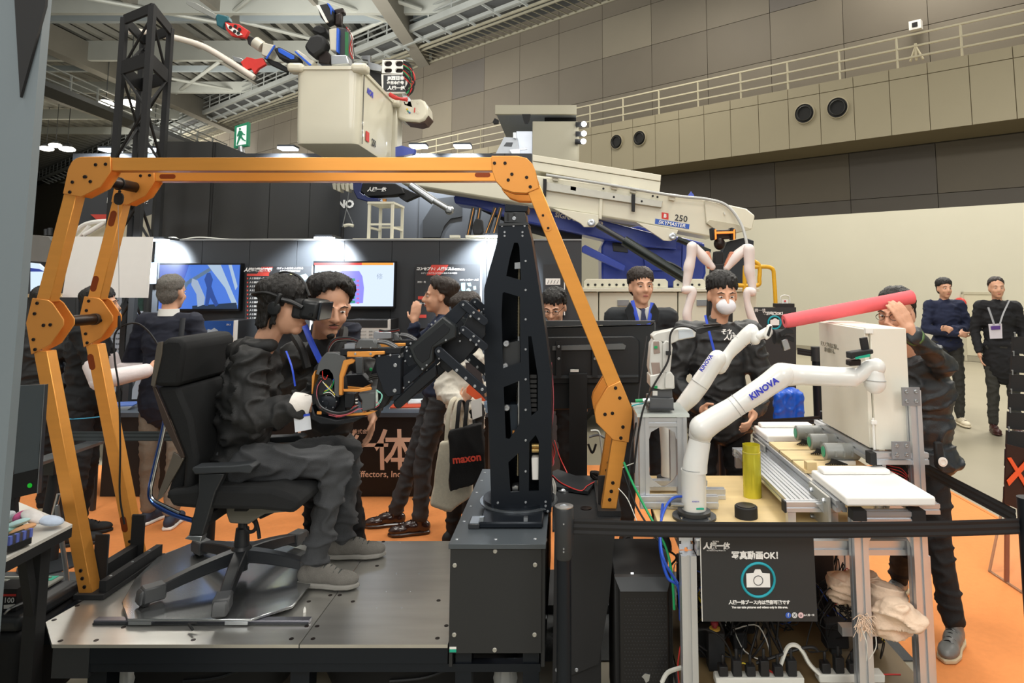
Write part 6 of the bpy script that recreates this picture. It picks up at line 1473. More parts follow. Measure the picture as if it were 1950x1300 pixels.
def beltstrip(name, label, pts, w, m=belt):
    """pts: world points on the top edge"""
    t = thing(name, label, 'barrier belt', pts[0])
    P_ = smooth_path(pts, 8)
    def f(q):
        vs = []; fs = []; K = 7
        offs = [0, .12, .3, .5, .7, .88, 1]; bul = [0, .0012, -.0008, .0014, -.0008, .0012, 0]
        for s_ in (0, 1):
            for i, p in enumerate(P_):
                d = (P_[min(i + 1, len(P_) - 1)] - P_[max(i - 1, 0)]); n = Vector((d.y, -d.x, 0)).normalized()
                for o_, b_ in zip(offs, bul): vs.append(p + Vector((0, 0, -w * o_)) + n * (b_ + (.0008 if s_ else -.0008)))
        L = len(P_)
        for i in range(L - 1):
            for j in range(K - 1):
                a = i * K + j; fs.append((a, a + K, a + K + 1, a + 1)); b = L * K + a; fs.append((b, b + 1, b + K + 1, b + K))
        q.add(vs, fs)
    part('strap', t, m, f, smooth=0); return t
bt = beltstrip('barrier_belt', 'black retractable belt stretched across the front of the bench', [at(1090, 988, YBP - .0), at(1300, 993, YBP), at(1560, 994, YBP + .0), at(1800, 991, YBP), at(1948, 986, YBP)], .052)
ex = at(1958, 1000, YBP)
t = thing('barrier_post', 'black barrier post at the extreme right edge', 'barrier post', (ex.x, YBP, 0))
part('pole', t, M['anod'], lambda q: q.cyl((ex.x, YBP, .02), (ex.x, YBP, .98), .03, 24)); part('base', t, M['black'], lambda q: q.lathe((ex.x, YBP, .0075), (0, 0, 1), [(.17, 0), (.17, .01), (.04, .03)], 32))
zt2 = at(1950, 973, YBP).z
beltstrip('barrier_belt', 'black belt running back from the right edge towards the dark-clad man', [Vector((ex.x - .028, YBP + .02, zt2)), Vector((ex.x - .03, 2.9, zt2 + .002)), Vector((ex.x - .03, 3.25, zt2 + .003))], .05)
# clear acrylic A-board on the carpet at right
t = thing('acrylic_board', 'clear acrylic sign panel leaning on the orange carpet at right edge', 'sign holder', atz(1945, 1120, .007))
a = atz(1884, 1088, .008); b = atz(1948, 1130, .008); mac = mat('clear_edge', 'c9a88a', .1, 0, 0, trans=.6)
up_ = at(1905, 985, a.y + .1) - a
part('edge_bar', t, mac, lambda q: (q.beam(a, a + up_ * 1.4, .012, .012))); part('edge_bar', t, mac, lambda q: (q.beam(a, b, .014, .014))); part('edge_bar', t, mac, lambda q: q.beam(b, b + up_ * 1.4, .012, .012))
part('pane', t, mat('clear_pane', 'f4efe8', .03, 0, 0, alpha=.10), lambda q: q.add([a, b, b + up_ * 1.4, a + up_ * 1.4], [(0, 1, 2, 3)]))
# leaflet rack at the extreme right
t = thing('leaflet_rack', 'stepped black leaflet rack with dark orange-marked brochures at the right edge', 'rack', at(1945, 940, 4.2))
for i in range(9):
    y = 640 + i * 36; x0 = 1930 - i * 2.2 + (i > 6) * 2; Yr = 4.5 - i * .05
    part('pocket', t, M['matblack'], lambda q: q.plate([(x0, y), (x0 + 60, y + 6), (x0 + 60, y + 38), (x0 - 1, y + 32)], Yr, .02)); part('clip', t, M['steel'], lambda q: q.plate([(x0 + 1, y - 8), (x0 + 4, y - 8), (x0 + 4, y + 2), (x0 + 2.5, y + 2), (x0 + 2.5, y - 6), (x0 + 1, y - 6)], Yr - .01, .006))
part('back_post', t, M['black'], lambda q: q.beam(at(1960, 640, 4.55), (at(1960, 640, 4.55).x, 4.55, .01), .04, .04))
part('brochure', t, mat('brochure_dark', '2c120c', .4), lambda q: q.plate([(1917, 845), (1975, 860), (1975, 985), (1913, 958)], 4.08, .01)); part('orange_cross', t, mat('cross_orange', 'd8562a', .5, emit='d8562a', estr=.1), lambda q: (q.plate([(1919, 872), (1926, 871), (1972, 945), (1966, 950)], 4.07, .006),)); part('orange_cross', t, MATS['cross_orange'], lambda q: q.plate([(1962, 868), (1970, 872), (1922, 925), (1918, 915)], 4.068, .006))
part('leg', t, mat('leg_tan', '8a5a48', .4), lambda q: q.beam(at(1918, 950, 4.1), (at(1910, 1000, 4.1).x, 4.1, .01), .02, .02))
# far barrier posts
for (px, y0, Y, lab) in ((1555, 662, 6.4, 'black barrier post behind the white cabinet'), ):
    x = at(px, 700, Y).x; z = at(px, y0, Y).z
    t = thing('barrier_post', lab, 'barrier post', (x, Y, 0)); part('pole', t, M['anod'], lambda q: q.cyl((x, Y, .02), (x, Y, z), .04, 16)); part('base', t, M['black'], lambda q: q.lathe((x, Y, .0075), (0, 0, 1), [(.18, 0), (.18, .01), (.05, .03)], 24)); part('head', t, M['black'], lambda q: q.cyl((x, Y, z - .12), (x, Y, z + .01), .046, 16))
    beltstrip('barrier_belt', 'black belt between the far post and the photo sign stand', [Vector((x - .04, Y, z - .02)), at(1518, 662, Y)], .06); beltstrip('barrier_belt', 'short black belt from the far post to the white cabinet side', [Vector((x + .04, Y, z - .02)), at(1580, 678, Y)], .06)
Yx = 5.0; x = at(1573, 800, Yx).x
t = thing('barrier_post', 'nearer black barrier post beside the blue roll', 'barrier post', (x, Yx, 0)); zz = at(1573, 783, Yx).z
part('pole', t, M['anod'], lambda q: q.cyl((x, Yx, .02), (x, Yx, zz - .1), .03, 16)); part('head', t, M['black'], lambda q: q.cyl((x, Yx, zz - .1), (x, Yx, zz), .038, 16)); part('base', t, M['black'], lambda q: q.lathe((x, Yx, .0075), (0, 0, 1), [(.17, 0), (.17, .01), (.05, .03)], 24))
beltstrip('barrier_belt', 'black belt passing before the blue roll to the nearer far post', [at(1380, 798, Yx), at(1470, 797, Yx), Vector((x - .035, Yx, zz - .03))], .055)
x2 = at(1376, 800, Yx).x
t = thing('barrier_post', 'black barrier post hidden behind the white arms', 'barrier post', (x2, Yx, 0)); part('pole', t, M['anod'], lambda q: q.cyl((x2, Yx, .02), (x2, Yx, zz), .03, 16)); part('base', t, M['black'], lambda q: q.lathe((x2, Yx, .0075), (0, 0, 1), [(.17, 0), (.17, .01), (.05, .03)], 24))
# left belt and post behind the arches
Yl = 4.35
for px, lab in ((405, 'black barrier post behind the office chair'), (112, 'black barrier post far left behind the near orange leg')):
    x = at(px, 900, Yl).x; zz = at(300, 820, Yl).z
    t = thing('barrier_post', lab, 'barrier post', (x, Yl, 0)); part('pole', t, M['matblack'], lambda q: q.cyl((x, Yl, .02), (x, Yl, zz + .02), .03, 16)); part('base', t, M['black'], lambda q: q.lathe((x, Yl, .0075), (0, 0, 1), [(.17, 0), (.17, .01), (.05, .03)], 24))
beltstrip('barrier_belt', 'dark grey belt behind the khaki trousers and orange legs', [at(112, 821, Yl), at(250, 821, Yl), at(402, 821, Yl)], .058, mat('belt_grey', '2b3234', .7))
# big monitor seen from behind
YM2 = 3.95
t = thing('monitor_screen', 'large dark flat screen seen from behind between column and suited man', 'monitor', at(1148, 790, YM2))
part('back_shell', t, mat('monitor_back', '202427', .4, .1), lambda q: q.plate([(955, 625), (1240, 618), (1248, 612), (1248, 776), (955, 782)], YM2, .04), bev=.006)
part('bevel_top', t, mat('monitor_bevel', '3d4246', .35, .1), lambda q: q.plate([(960, 622), (1230, 617), (1248, 611), (960, 611)], YM2 - .02, .05))
part('inner_panel', t, mat('monitor_panel', '1b1e21', .45), lambda q: q.plate([(960, 642), (1205, 640), (1218, 648), (1218, 730), (960, 732)], YM2 - .03, .03), bev=.006)
part('mount_rail', t, mat('mount_grey', '6f7476', .4, .5), lambda q: q.plate([(1052, 659), (1186, 654), (1192, 658), (1190, 665), (1052, 667)], YM2 - .045, .014))
part('shelf_lip', t, MATS['monitor_bevel'], lambda q: q.plate([(960, 716), (1216, 714), (1216, 718), (960, 722)], YM2 - .04, .01))
for x in (1064, 1133): part('mount_bracket', t, M['matblack'], lambda q: q.plate([(x - 5, 650), (x + 5, 650), (x + 5, 718), (x - 5, 718)], YM2 - .06, .014))
bolts('bolt', t, [at(x, y, YM2 - .06) for x in (1064, 1133) for y in (660, 683)], .008, m=M['steel'])
part('column', t, M['matblack'], lambda q: q.plate([(1084, 712), (1118, 712), (1118, 1000), (1084, 1000)], YM2 - .10, .05))
part('stand_base', t, M['matblack'], lambda q: q.b2((-.3, YM2 - .22, .01), (.5, YM2 + .22, .05)))
part('column_foot', t, M['matblack'], lambda q: q.b2((at(1084, 800, 3.85).x, 3.87, .0505), (at(1118, 800, 3.85).x, 3.92, .5)))
part('connector', t, M['white'], lambda q: q.plate([(1086, 704), (1102, 704), (1102, 708), (1086, 708)], YM2 - .08, .02))
part('coil_cables', t, M['rubber'], lambda q: q.tube(smooth_path([at(1140 + 14 * math.cos(a), 905 + 6 * math.sin(a * 1.3), 3.6) for a in [i * .7 for i in range(18)]], 3), .01, 6), kind='stuff')
# floor cables seen between orange leg and tower
t = thing('floor_cables', 'grey and white cables looping behind the orange leg', 'cables', (.3, 4.4, .01))
for m_, pts in [(M['whitew'], [(1125, 820, 4.2), (1140, 822, 4.2), (1145, 850, 4.2), (1148, 880, 4.2)]), (MATS['cable_grey'], [(1122, 832, 4.2), (1140, 828, 4.2), (1155, 836, 4.2)]), (M['rubber'], [(1120, 845, 4.2), (1128, 862, 4.2), (1135, 845, 4.2)])]: cable('cable', t, m_, pts, .007)
t = thing('blue_roll', 'bundle of bright blue plastic sheeting standing behind the bench', 'roll', at(1501, 825, 5.6))
def br_(q):
    for k in range(5):
        a = at(1482 + k * 9.5, 745 - (k % 2) * 6, 5.6 + .03 * (k % 2)); b = at(1484 + k * 9.5, 830, 5.6); q.cyl(Vector((a.x, a.y, at(1500, 880, 5.6).z * 0 + .01)), a, .045, 10)
displaced('sheeting', t, mat('blue_sheet', '1c58c8', .3, 0, .15, 20), (lambda q: (br_(q), q)[1])(MB()), .012, .01, 12)
t = thing('photo_sign', 'small far copy of the camera sign on a black stand behind the pink tube', 'sign', at(1467, 740, 6.2))
part('panel', t, MATS['sign_black'], lambda q: q.plate([(1437, 585), (1516, 585), (1516, 760), (1437, 760)], 6.2, .03))
part('top_box', t, M['matblack'], lambda q: q.plate([(1478, 578), (1513, 578), (1513, 585), (1478, 585)], 6.2, .1))
ptext('人機一体', t, M['txt'], 1444, 591, 6.19, 7); ptext('写真動画OK！', t, M['txt'], 1474, 597, 6.19, 6.4, bold=.002)
part('teal_ring', t, MATS['ring_teal'], lambda q: q.tube([at(1475 + 12 * math.cos(a), 614 + 12 * math.sin(a), 6.19) for a in [i * math.pi / 12 for i in range(24)]], .008, 6, closed=True)); part('camera_icon', t, M['txt'], lambda q: q.plate([(1467, 609), (1472, 608), (1474, 606), (1478, 606), (1480, 608), (1484, 609), (1484, 619), (1467, 619)], 6.186, .003))
part('stand', t, M['matblack'], lambda q: q.b2((at(1440, 700, 6.2).x, 6.2, .01), (at(1514, 700, 6.2).x, 6.25, at(1470, 760, 6.2).z)))
p = at(1495, 578, 6.24)
t = thing('charger_tag', 'tiny clear holder with a red dot on top of the far sign box', 'holder', p)
part('card', t, M['white'], lambda q: q.plate([(1489, 570), (1501, 570), (1501, 577.5), (1489, 577.5)], 6.24, .01)); part('handle', t, M['whitew'], lambda q: q.tube(smooth_path([at(1486, 577, 6.25), at(1487, 565, 6.25), (at(1495, 562, 6.25)), at(1503, 565, 6.25), at(1504, 577, 6.25)]), .006)); part('red_dot', t, M['redw'], lambda q: q.cyl(at(1495, 573, 6.235), at(1495, 573, 6.23), .008))
# ================================================================ AERIAL WORK TRUCK
YTk = 8.3
tk = thing('aerial_truck', 'cream and blue aerial work truck with long boom behind the booth', 'truck', (1.6, YTk + .8, 0))
crt = M['cream']; blt = M['blue']
def tp_(nm, m, pix, y=0, th=.3, bev=.012, par=None): return part(nm, par or tk, m, lambda q: q.plate(pix, YTk + y, th), bev=bev, segs=2)
X_l = at(1108, 600, 7.9).x; X_r = at(1440, 600, 7.9).x; zd_ = at(1200, 553, 7.9).z
dw = (X_r - X_l + 1.6) / 3
for i in range(3):
    b = tp_('side_locker', crt, [(1062, 0)] and [(990 + i * 151, 556), (1139 + i * 151, 556), (1139 + i * 151, 745), (990 + i * 151, 745)], -.35, .3, .01)
    part('locker_handle', b, M['steel'], lambda q: q.plate([(1176 + (i - 1) * 151, 571), (1198 + (i - 1) * 151, 571), (1198 + (i - 1) * 151, 582), (1176 + (i - 1) * 151, 582)], YTk - .37, .02))
tp_('deck_ledge', crt, [(990, 549), (1446, 549), (1446, 555), (990, 555)], -.4, 1.6, .004)
for x0, x1 in ((1112, 1272), (1283, 1343), (1360, 1402)):
    b = tp_('ledge_rail', crt, [(x0, 536), (x0 + 5, 531), (x1 - 5, 531), (x1, 536), (x1, 548), (x0, 548)], -.3, .06, .004)
    x = x0 + 8
    while x < x1 - 5: part('round_hole', b, M['matblack'], lambda q: q.cyl(at(x, 542, YTk - .301), at(x, 542, YTk - .306), .015, 12)); x += 13.5
tp_('chassis', M['matblack'], [(985, 740), (1450, 740), (1450, 790), (985, 790)], -.1, 1.3)
for x in (1070, 1380):
    c = at(x, 770, YTk - .15); c.z = .45; w_ = part('wheel', tk, M['rubber'], lambda q: q.lathe(c, (0, -1, 0), [(.44, -.2), (.45, -.1), (.45, .02), (.40, .06), (.26, .04)], 28)); part('hub', w_, M['steel'], lambda q: q.lathe(c, (0, -1, 0), [(.25, .03), (.2, .05), (.08, .05), (.07, .09)], 20))
# turntable body, blue
tp_('blue_body', blt, [(1145, 470), (1160, 440), (1215, 430), (1300, 452), (1342, 462), (1345, 520), (1335, 548), (1180, 548), (1146, 548)], .55, .9, .03)
tp_('blue_box', blt, [(1222, 474), (1298, 476), (1298, 515), (1230, 515)], .5, .1, .006); tp_('blue_side', mat('truck_blue2', '4a5fc0', .3, coat=.4), [(1300, 466), (1318, 462), (1322, 500), (1302, 540), (1298, 520)], .5, .1, .006)
tp_('cab_window', M['black'], [(1166, 462), (1194, 464), (1196, 481), (1168, 478)], .53, .05, .004); tp_('blue_boom_base', blt, [(863, 373), (880, 372), (960, 389), (1045, 396), (1104, 412), (1150, 420), (1290, 455), (1290, 475), (1230, 470), (1150, 456), (1100, 444), (1005, 424), (959, 412), (905, 393), (866, 387)], .35, .5, .02)
tp_('blue_strut', blt, [(1108, 470), (1114, 466), (1192, 505), (1189, 516), (1180, 514), (1108, 480)], .2, .12, .01)
for i, s_ in enumerate(('SIGNAL',)): text(s_, tk, M['txt'], at(1078, 413, YTk + .34), (1, 0, -.2), (.2, 0, 1), .085, bold=.002)
part('oval_logo', tk, M['txt'], lambda q: q.plate(slotpoly(1142, 425, 8, 13, -80), YTk + .34, .006)); ptext('D', tk, M['txtblue'], 1142, 425, YTk + .335, 8)
tp_('lift_bracket', M['matblack'], [(905, 395), (1108, 440), (1108, 456), (1060, 456), (1000, 440)], .6, .1)
# main boom
boom = [(755, 332), (1020, 333), (1200, 357), (1327, 375), (1343, 380), (1422, 397), (1438, 410), (1433, 436), (1400, 444), (1372, 446), (1357, 452), (1300, 441), (1212, 423), (1180, 418), (1060, 398), (968, 383), (765, 350)]
tp_('boom', crt, boom, -.05, .45, .02)
tp_('boom_end', crt, [(1342, 381), (1420, 398), (1437, 411), (1432, 436), (1396, 432), (1345, 423)], -.09, .035, .006)
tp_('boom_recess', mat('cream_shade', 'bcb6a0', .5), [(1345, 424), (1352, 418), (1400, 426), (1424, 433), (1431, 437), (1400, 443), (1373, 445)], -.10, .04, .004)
for ox in (0,):
    tp_('pivot_gusset', crt, [(1052, 396), (1140, 409), (1140, 424), (1131, 432), (1112, 432), (1105, 425)], -.1, .045, .006); tp_('pivot_gusset', crt, [(1212, 423), (1292, 438), (1286, 452), (1278, 459), (1264, 458)], -.1, .045, .006)
for x, y in ((1126, 424), (1281, 450)): part('pivot_pin', tk, M['steel'], lambda q: q.lathe(at(x, y, YTk - .1), (0, -1, 0), [(.045, 0), (.045, .02), (.03, .025), (.01, .02)], 18))
tp_('top_cover', crt, [(1014, 294), (1259, 333), (1258, 345), (1014, 306)], -.04, .55, .006); tp_('top_cover', crt, [(1014, 307), (1258, 346), (1256, 366), (1016, 324)], -.03, .52, .006)
tp_('guide_rail', mat('rail_grey', 'b9b8ae', .4, .3), [(1040, 346), (1262, 383), (1260, 395), (1040, 362)], -.10, .05, .004)
for x, y in ((1037, 358), (1206, 387)): tp_('guide_clamp', M['matblack'], [(x - 3, y - 18), (x + 4, y - 17), (x + 3, y + 16), (x - 3, y + 15)], -.14, .04, .003)
for x in (1146,): tp_('boom_rib', crt, [(x - 4, 372 + (x - 1146) * .09), (x + 2, 373 + (x - 1146) * .09), (x, 417 + (x - 1146) * .16), (x - 6, 416 + (x - 1146) * .16)], -.08, .03, .003)
for x, y in ((1058, 333), (1092, 352), (1170, 349), (1206, 356), (1280, 370)): tp_('roller_bracket', crt, [(x - 6, y), (x + 6, y + 2), (x + 5, y + 12), (x - 6, y + 10)], -.1, .1, .003)
bolts('boom_bolt', tk, [at(x, y, YTk - .1) for x, y in [(1149, 359), (1169, 375), (1222, 383), (1243, 373), (1252, 375)]], .014, m=M['matblack'])
sl_ = (1, 0, -.155)
p0 = at(1297, 416, YTk - .056); text('250', tk, M['txtb'], p0, sl_, (.155, 0, 1), .105, bold=.001)
tp_('strip_sticker', mat('sticker_blue', '2f5bb5', .5), [(1248, 416), (1313, 427), (1312, 436), (1247, 426)], -.0535, .003, 0); text('SKYMASTER', tk, M['txt'], at(1280, 426.5, YTk - .057), sl_, (.3, 0, 1), .062, bold=.001)
tp_('red_sticker', M['redw'], [(1260, 404), (1273, 406), (1273, 418), (1260, 416)], -.0535, .003, 0); text('B', tk, M['txt'], at(1266.5, 411, YTk - .057), sl_, (.155, 0, 1), .06, bold=.003)
tp_('hose_arc', M['whitew'], [(1, 1), (2, 1), (2, 2)] and [(1378, 404), (1380, 403), (1382, 408), (1380, 409)], -.12, .02, 0)
part('hose', tk, mat('hose_grey', 'b4b6b4', .4), lambda q: q.tube(smooth_path([at(1040, 333, YTk - .12), at(1150, 350, YTk - .12), at(1280, 372, YTk - .12), at(1345, 379, YTk - .12), at(1385, 392, YTk - .14), at(1412, 428, YTk - .2), at(1423, 468, YTk - .3)]), .018, 8), smooth=60)
cyl_m = mat('cylinder_green_black', '1c2422', .3, .2)
part('hydraulic_rod', tk, M['black'], lambda q: q.cyl(at(1137, 428, YTk - .15), at(1192, 460, YTk - .2), .035, 16)); part('hydraulic_cylinder', tk, cyl_m, lambda q: q.cyl(at(1188, 458, YTk - .2), at(1308, 532, YTk - .3), .062, 20))
part('hydraulic_cylinder', tk, cyl_m, lambda q: q.cyl(at(1290, 455, YTk - .1), at(1352, 480, YTk - .1), .035, 16)); part('pipe', tk, M['black'], lambda q: q.tube(smooth_path([at(1240, 492, YTk - .25), at(1275, 500, YTk - .28), at(1298, 512, YTk - .3)]), .015, 6))
tp_('rear_panel', mat('rear_navy', '20262e', .5), [(1372, 490), (1385, 460), (1418, 452), (1436, 458), (1430, 540), (1372, 545)], .3, .2)
yel = mat('rail_yellow', 'dba722', .4)
for pts in ([(1402, 543), (1442, 543), (1446, 530), (1446, 506), (1436, 497)], [(1418, 556), (1418, 520), (1419, 506)], [(1435, 508), (1462, 508), (1472, 514), (1474, 530), (1477, 585), (1477, 700)]):
    part('yellow_handrail', tk, yel, lambda q: q.tube(smooth_path([at(x, y, YTk - .5) for x, y in pts]), .024, 8), smooth=60)
part('blue_eye', tk, M['blue'], lambda q: q.plate([(1309, 374), (1316, 364), (1322, 372), (1321, 378)], YTk + .2, .04))
# silver cylinder, black gripper unit, supports under the boom, stool
t = thing('boom_tool', 'black and glossy blue tool head with white calligraphy hanging under the boom', 'robot', at(720, 375, 7.9))
def q_(nm, m, pix, y=0, th=.2, bev=.01): return part(nm, t, m, lambda q: q.plate(pix, 7.9 + y, th), bev=bev, segs=2)
q_('black_housing', M['matblack'], [(688, 349), (752, 349), (764, 356), (770, 368), (745, 372), (700, 374), (686, 364)]); q_('blue_shell', mat('gloss_blue', '1c2a66', .12, 0, 0, coat=1), [(668, 348), (690, 348), (686, 366), (700, 376), (722, 377), (724, 384), (700, 384), (680, 378), (674, 366)], -.01, .18)
ptext('人機一体', t, M['txt'], 717, 361, 7.885, 9, shear=.2, bold=.002)
for i in range(5): q_('white_segment', M['cream'], [(632 + i * 8, 349), (639 + i * 8, 348), (640 + i * 8, 362 + (i % 2) * 3), (634 + i * 8, 360 + (i % 2) * 4)], -.03, .14, .008)
q_('bracket', M['matblack'], [(756, 352), (800, 372), (790, 376), (772, 384), (760, 376)], .05, .1); q_('orange_tip', M['orangem'], [(728, 378), (735, 378), (734, 386), (729, 386)], .05, .04, .003)
part('silver_cylinder', t, M['steel'], lambda q: (q.cyl(at(782, 352, 7.8), at(826, 383, 7.8), .045, 16), q.cyl(at(822, 379, 7.8), at(852, 397, 7.8), .036, 16))); part('cylinder_eye', t, M['steel'], lambda q: q.ell(at(856, 400, 7.8), (.055, .04, .055)))
part('sling', t, M['steel'], lambda q: (q.cyl(at(665, 362, 7.9), at(660, 398, 7.9), .005, 5), q.cyl(at(660, 398, 7.9), at(652, 432, 7.9), .005, 5), q.cyl(at(660, 398, 7.9), at(672, 426, 7.9), .005, 5)))
part('hook_claw', t, M['cream'], lambda q: q.tube(smooth_path([at(655, 430, 7.9), at(664, 428, 7.9), at(673, 430, 7.9)]), .02, 6)); part('support_leg', t, M['matblack'], lambda q: q.cyl(at(652, 432, 7.95), (at(652, 432, 7.95).x, 7.95, .01), .02, 8))
t = thing('white_stool', 'small cream steel stool frame standing on the booth roof', 'stool', at(735, 450, 7.3)); zst = at(735, 447, 6.6).z
A_, B_ = at(702, 450, 6.65), at(763, 450, 6.65); hS = at(735, 388, 6.65).z
for y in (6.65, 7.05):
    for x in (A_.x, (A_.x + B_.x) / 2 + .07): part('leg', t, crt, lambda q: q.b2((x - .013, y - .013, zb + .0305), (x + .013, y + .013, hS)))
x1_ = (A_.x + B_.x) / 2 + .07
part('top', t, crt, lambda q: q.b2((A_.x - .016, 6.63, hS), (x1_ + .016, 7.07, hS + .02)))
for y in (6.65, 7.05): part('rail', t, crt, lambda q: q.b2((A_.x, y - .01, zb + .16), (x1_, y + .01, zb + .18)))
for x in (A_.x, x1_): part('rail', t, crt, lambda q: q.b2((x - .01, 6.66, zb + .13), (x + .01, 7.04, zb + .15)))
part('base_beam', t, crt, lambda q: q.b2((A_.x - .14, 6.6, zb + .005), (at(975, 450, 6.6).x, 6.75, zb + .03)))
t = thing('stand_gear', 'black tripod gear with copper striped tubes on the booth roof', 'equipment', at(905, 448, 7.0))
for x0, x1 in ((896, 890), (908, 904), (938, 922), (948, 938)): part('tube', t, M['black'], lambda q: q.cyl(at(x0 + 6, 395, 7.0), (at(x1, 445, 7.0).x, 7.0, zb + .006), .022, 8)); part('copper_stripe', t, M['orangem'], lambda q: q.beam(at(x0 + 6, 396, 6.975), Vector((at(x1, 440, 6.975).x, 6.975, zb + .06)), .006, .006))
part('core', t, M['matblack'], lambda q: q.plate([(898, 432), (906, 415), (918, 418), (920, 440), (916, 447), (902, 447)], 6.95, .1), bev=.01)
for i, (x0, x1) in enumerate(((858, 876), (888, 925))): part('cream_block', t, crt, lambda q: q.b2((at(x0, 445, 6.55).x, 6.5, zb + .0305), (at(x1, 445, 6.55).x, 6.58, zb + .055)))
t = thing('roof_cable', 'thin white cable lying along the top edge of the booth wall', 'cable', at(450, 455, 6.4)); part('cable', t, M['whitew'], lambda q: q.tube(smooth_path([Vector((at(x, 455, 6.4).x, 6.4, zb + .008 + d_)) for x, d_ in [(305, 0), (330, .02), (345, .0), (380, .02), (440, 0), (520, 0), (600, .0)]]), .006, 6))
# ================================================================ BUCKET AND ITS ROBOT
YBk = 7.2; YBf = 8.7
bk = thing('aerial_bucket', 'large cream fibreglass lift bucket raised above the booth', 'bucket', at(655, 290, YBk))
x0, x1 = at(561, 200, YBk).x, at(683, 200, YBk).x; z0, z1 = at(620, 272, YBk).z, at(620, 127, YBk).z; bm_ = mat('bucket_cream', 'd5d1be', .35, 0, .03, 2, coat=.3)
def bkt(q, e=0, top=z1, bot=z0, zs=None):
    n = 5; r = .07; rings = []
    for z, k in (zs or ((bot, .955), (bot + .03, .965), (bot + .2, .975), (top, 1))):
        ring = []
        for cx_, cy_, a0 in ((x1 - r, YBf - r, 0), (x0 + r, YBf - r, 90), (x0 + r, YBk + r, 180), (x1 - r, YBk + r, 270)):
            for i in range(n + 1):
                a = R(a0 + 90 * i / n); X = cx_ + (r + e) * math.cos(a); Y = cy_ + (r + e) * math.sin(a); mx, my = (x0 + x1) / 2, (YBk + YBf) / 2; ring.append(Vector((mx + (X - mx) * k, my + (Y - my) * k, z)))
        rings.append(ring)
    q.ring(rings)
part('tub', bk, bm_, bkt); part('rim', bk, bm_, lambda q: bkt(q, .018, zs=((z1 - .035, .999), (z1 + .004, 1))))
for cx_, cy_ in ((x0 - .0, YBk + .03), (x1, YBk + .03), (x1, YBf - .05)): part('corner_cap', bk, bm_, lambda q: q.box((cx_, cy_, z1 - .015), (.17, .17, .10)), bev=.035, segs=3)
part('side_strip', bk, M['black'], lambda q: q.b2((x1 - .0, YBk + .15, z0 + .02), (x1 + .006, YBk + .158, z1 - .04)))
text('AICHI', bk, M['txtblue'], (x1 + .004, YBk + .4, z1 - .18), (0, 1, 0), (0, 0, 1), .09, bold=.004); text('250', bk, M['txtb'], (x1 + .0, YBk + .62, z0 + .12), (0, 1, 0), (0, 0, 1), .11, bold=.003)
part('red_mark', bk, M['redw'], lambda q: q.b2((x1 - .003, YBk + .30, z0 + .09), (x1 + .002, YBk + .42, z0 + .20)))
ya_ = YBf + .1
part('mount_column', bk, bm_, lambda q: q.b2((at(742, 240, ya_).x, YBf + .0, at(745, 330, ya_).z), (at(760, 240, ya_).x, YBf + .3, at(745, 185, ya_).z)), bev=.02)
part('mount_head', bk, bm_, lambda q: q.plate([(756, 190), (800, 188), (808, 192), (814, 203), (815, 218), (808, 228), (798, 232), (772, 230), (756, 224)], ya_ - .1, .35), bev=.03, segs=3)
part('head_seal', bk, mat('seal_brown', '4a3020', .5), lambda q: q.plate([(770, 226), (800, 230), (812, 222), (815, 214), (817, 222), (808, 233), (796, 236), (772, 232)], ya_ - .05, .3))
bolts('cap_bolt', bk, [at(x, y, ya_ - .1) for x, y in ((774, 195), (796, 195), (774, 214), (796, 214))], .022, m=bm_, n=12)
for i, c in enumerate(('e0c040', '58a080', '3a78c0')): part('gauge_arc', bk, mat('gauge_' + c, c, .5), lambda q: q.tube([at(783 + 8 * math.cos(R(a)), 206 + 9 * math.sin(R(a)), ya_ - .103) for a in range(100 + (2 - i) * 28, 122 + (2 - i) * 28, 7)], .012, 6))
part('gauge_needle', bk, M['redw'], lambda q: q.beam(at(790, 205, ya_ - .105), at(789, 214, ya_ - .105), .012, .01)); part('support_arm', bk, crt, lambda q: q.beam(at(752, 300, ya_ + .1), at(800, 345, YTk + .4), .16, .16)); part('blue_cover', bk, blt, lambda q: q.plate([(753, 280), (765, 277), (790, 284), (788, 292), (770, 296), (753, 298)], 8.5, .1))
YRb = 7.9
rb_ = thing('maintenance_robot', 'blue, black and white two-armed maintenance robot riding in the bucket', 'robot', at(640, 125, YRb))
def rp_(nm, m, pix, y=0, th=.15, bev=.012): return part(nm, rb_, m, lambda q: q.plate(pix, YRb + y, th), bev=bev, segs=2)
mgw = mat('robot_warm_white', 'c4c0b2', .4); mrb = mat('robot_blue', '2a5fd0', .35)
rp_('torso_panel', mgw, [(626, 55), (641, 53), (642, 97), (628, 95)], -.05); rp_('blue_edge', mrb, [(641, 53), (645, 54), (644, 100), (640, 98)], -.06, .16, .003); rp_('torso', M['black'], [(640, 50), (660, 54), (662, 110), (640, 108)], 0, .25); rp_('green_board', mat('board_green', '1d6a3a', .4), [(657, 60), (663, 62), (662, 112), (657, 110)], -.02, .02, 0)
for i in range(8): part('wire', rb_, [M['red'], M['rubber'], M['whitew'], M['rubber']][i % 4], lambda q: q.tube(smooth_path([at(660 + i, 52 + i, YRb), at(670 + i % 3, 70 + i, YRb), at(666 + i, 95, YRb), at(672 + i % 4, 112, YRb)]), .008, 5))
rp_('motor_drum', M['steel'], [(629, 105), (660, 104), (664, 122), (630, 124)], -.08, .2); rp_('shoulder', M['matblack'], [(578, 88), (590, 68), (604, 64), (616, 68), (620, 80), (614, 96), (596, 108), (586, 100)], -.1, .2, .03); rp_('shoulder', M['matblack'], [(592, 58), (598, 50), (608, 46), (620, 52), (622, 62), (610, 66)], .1, .2, .02)
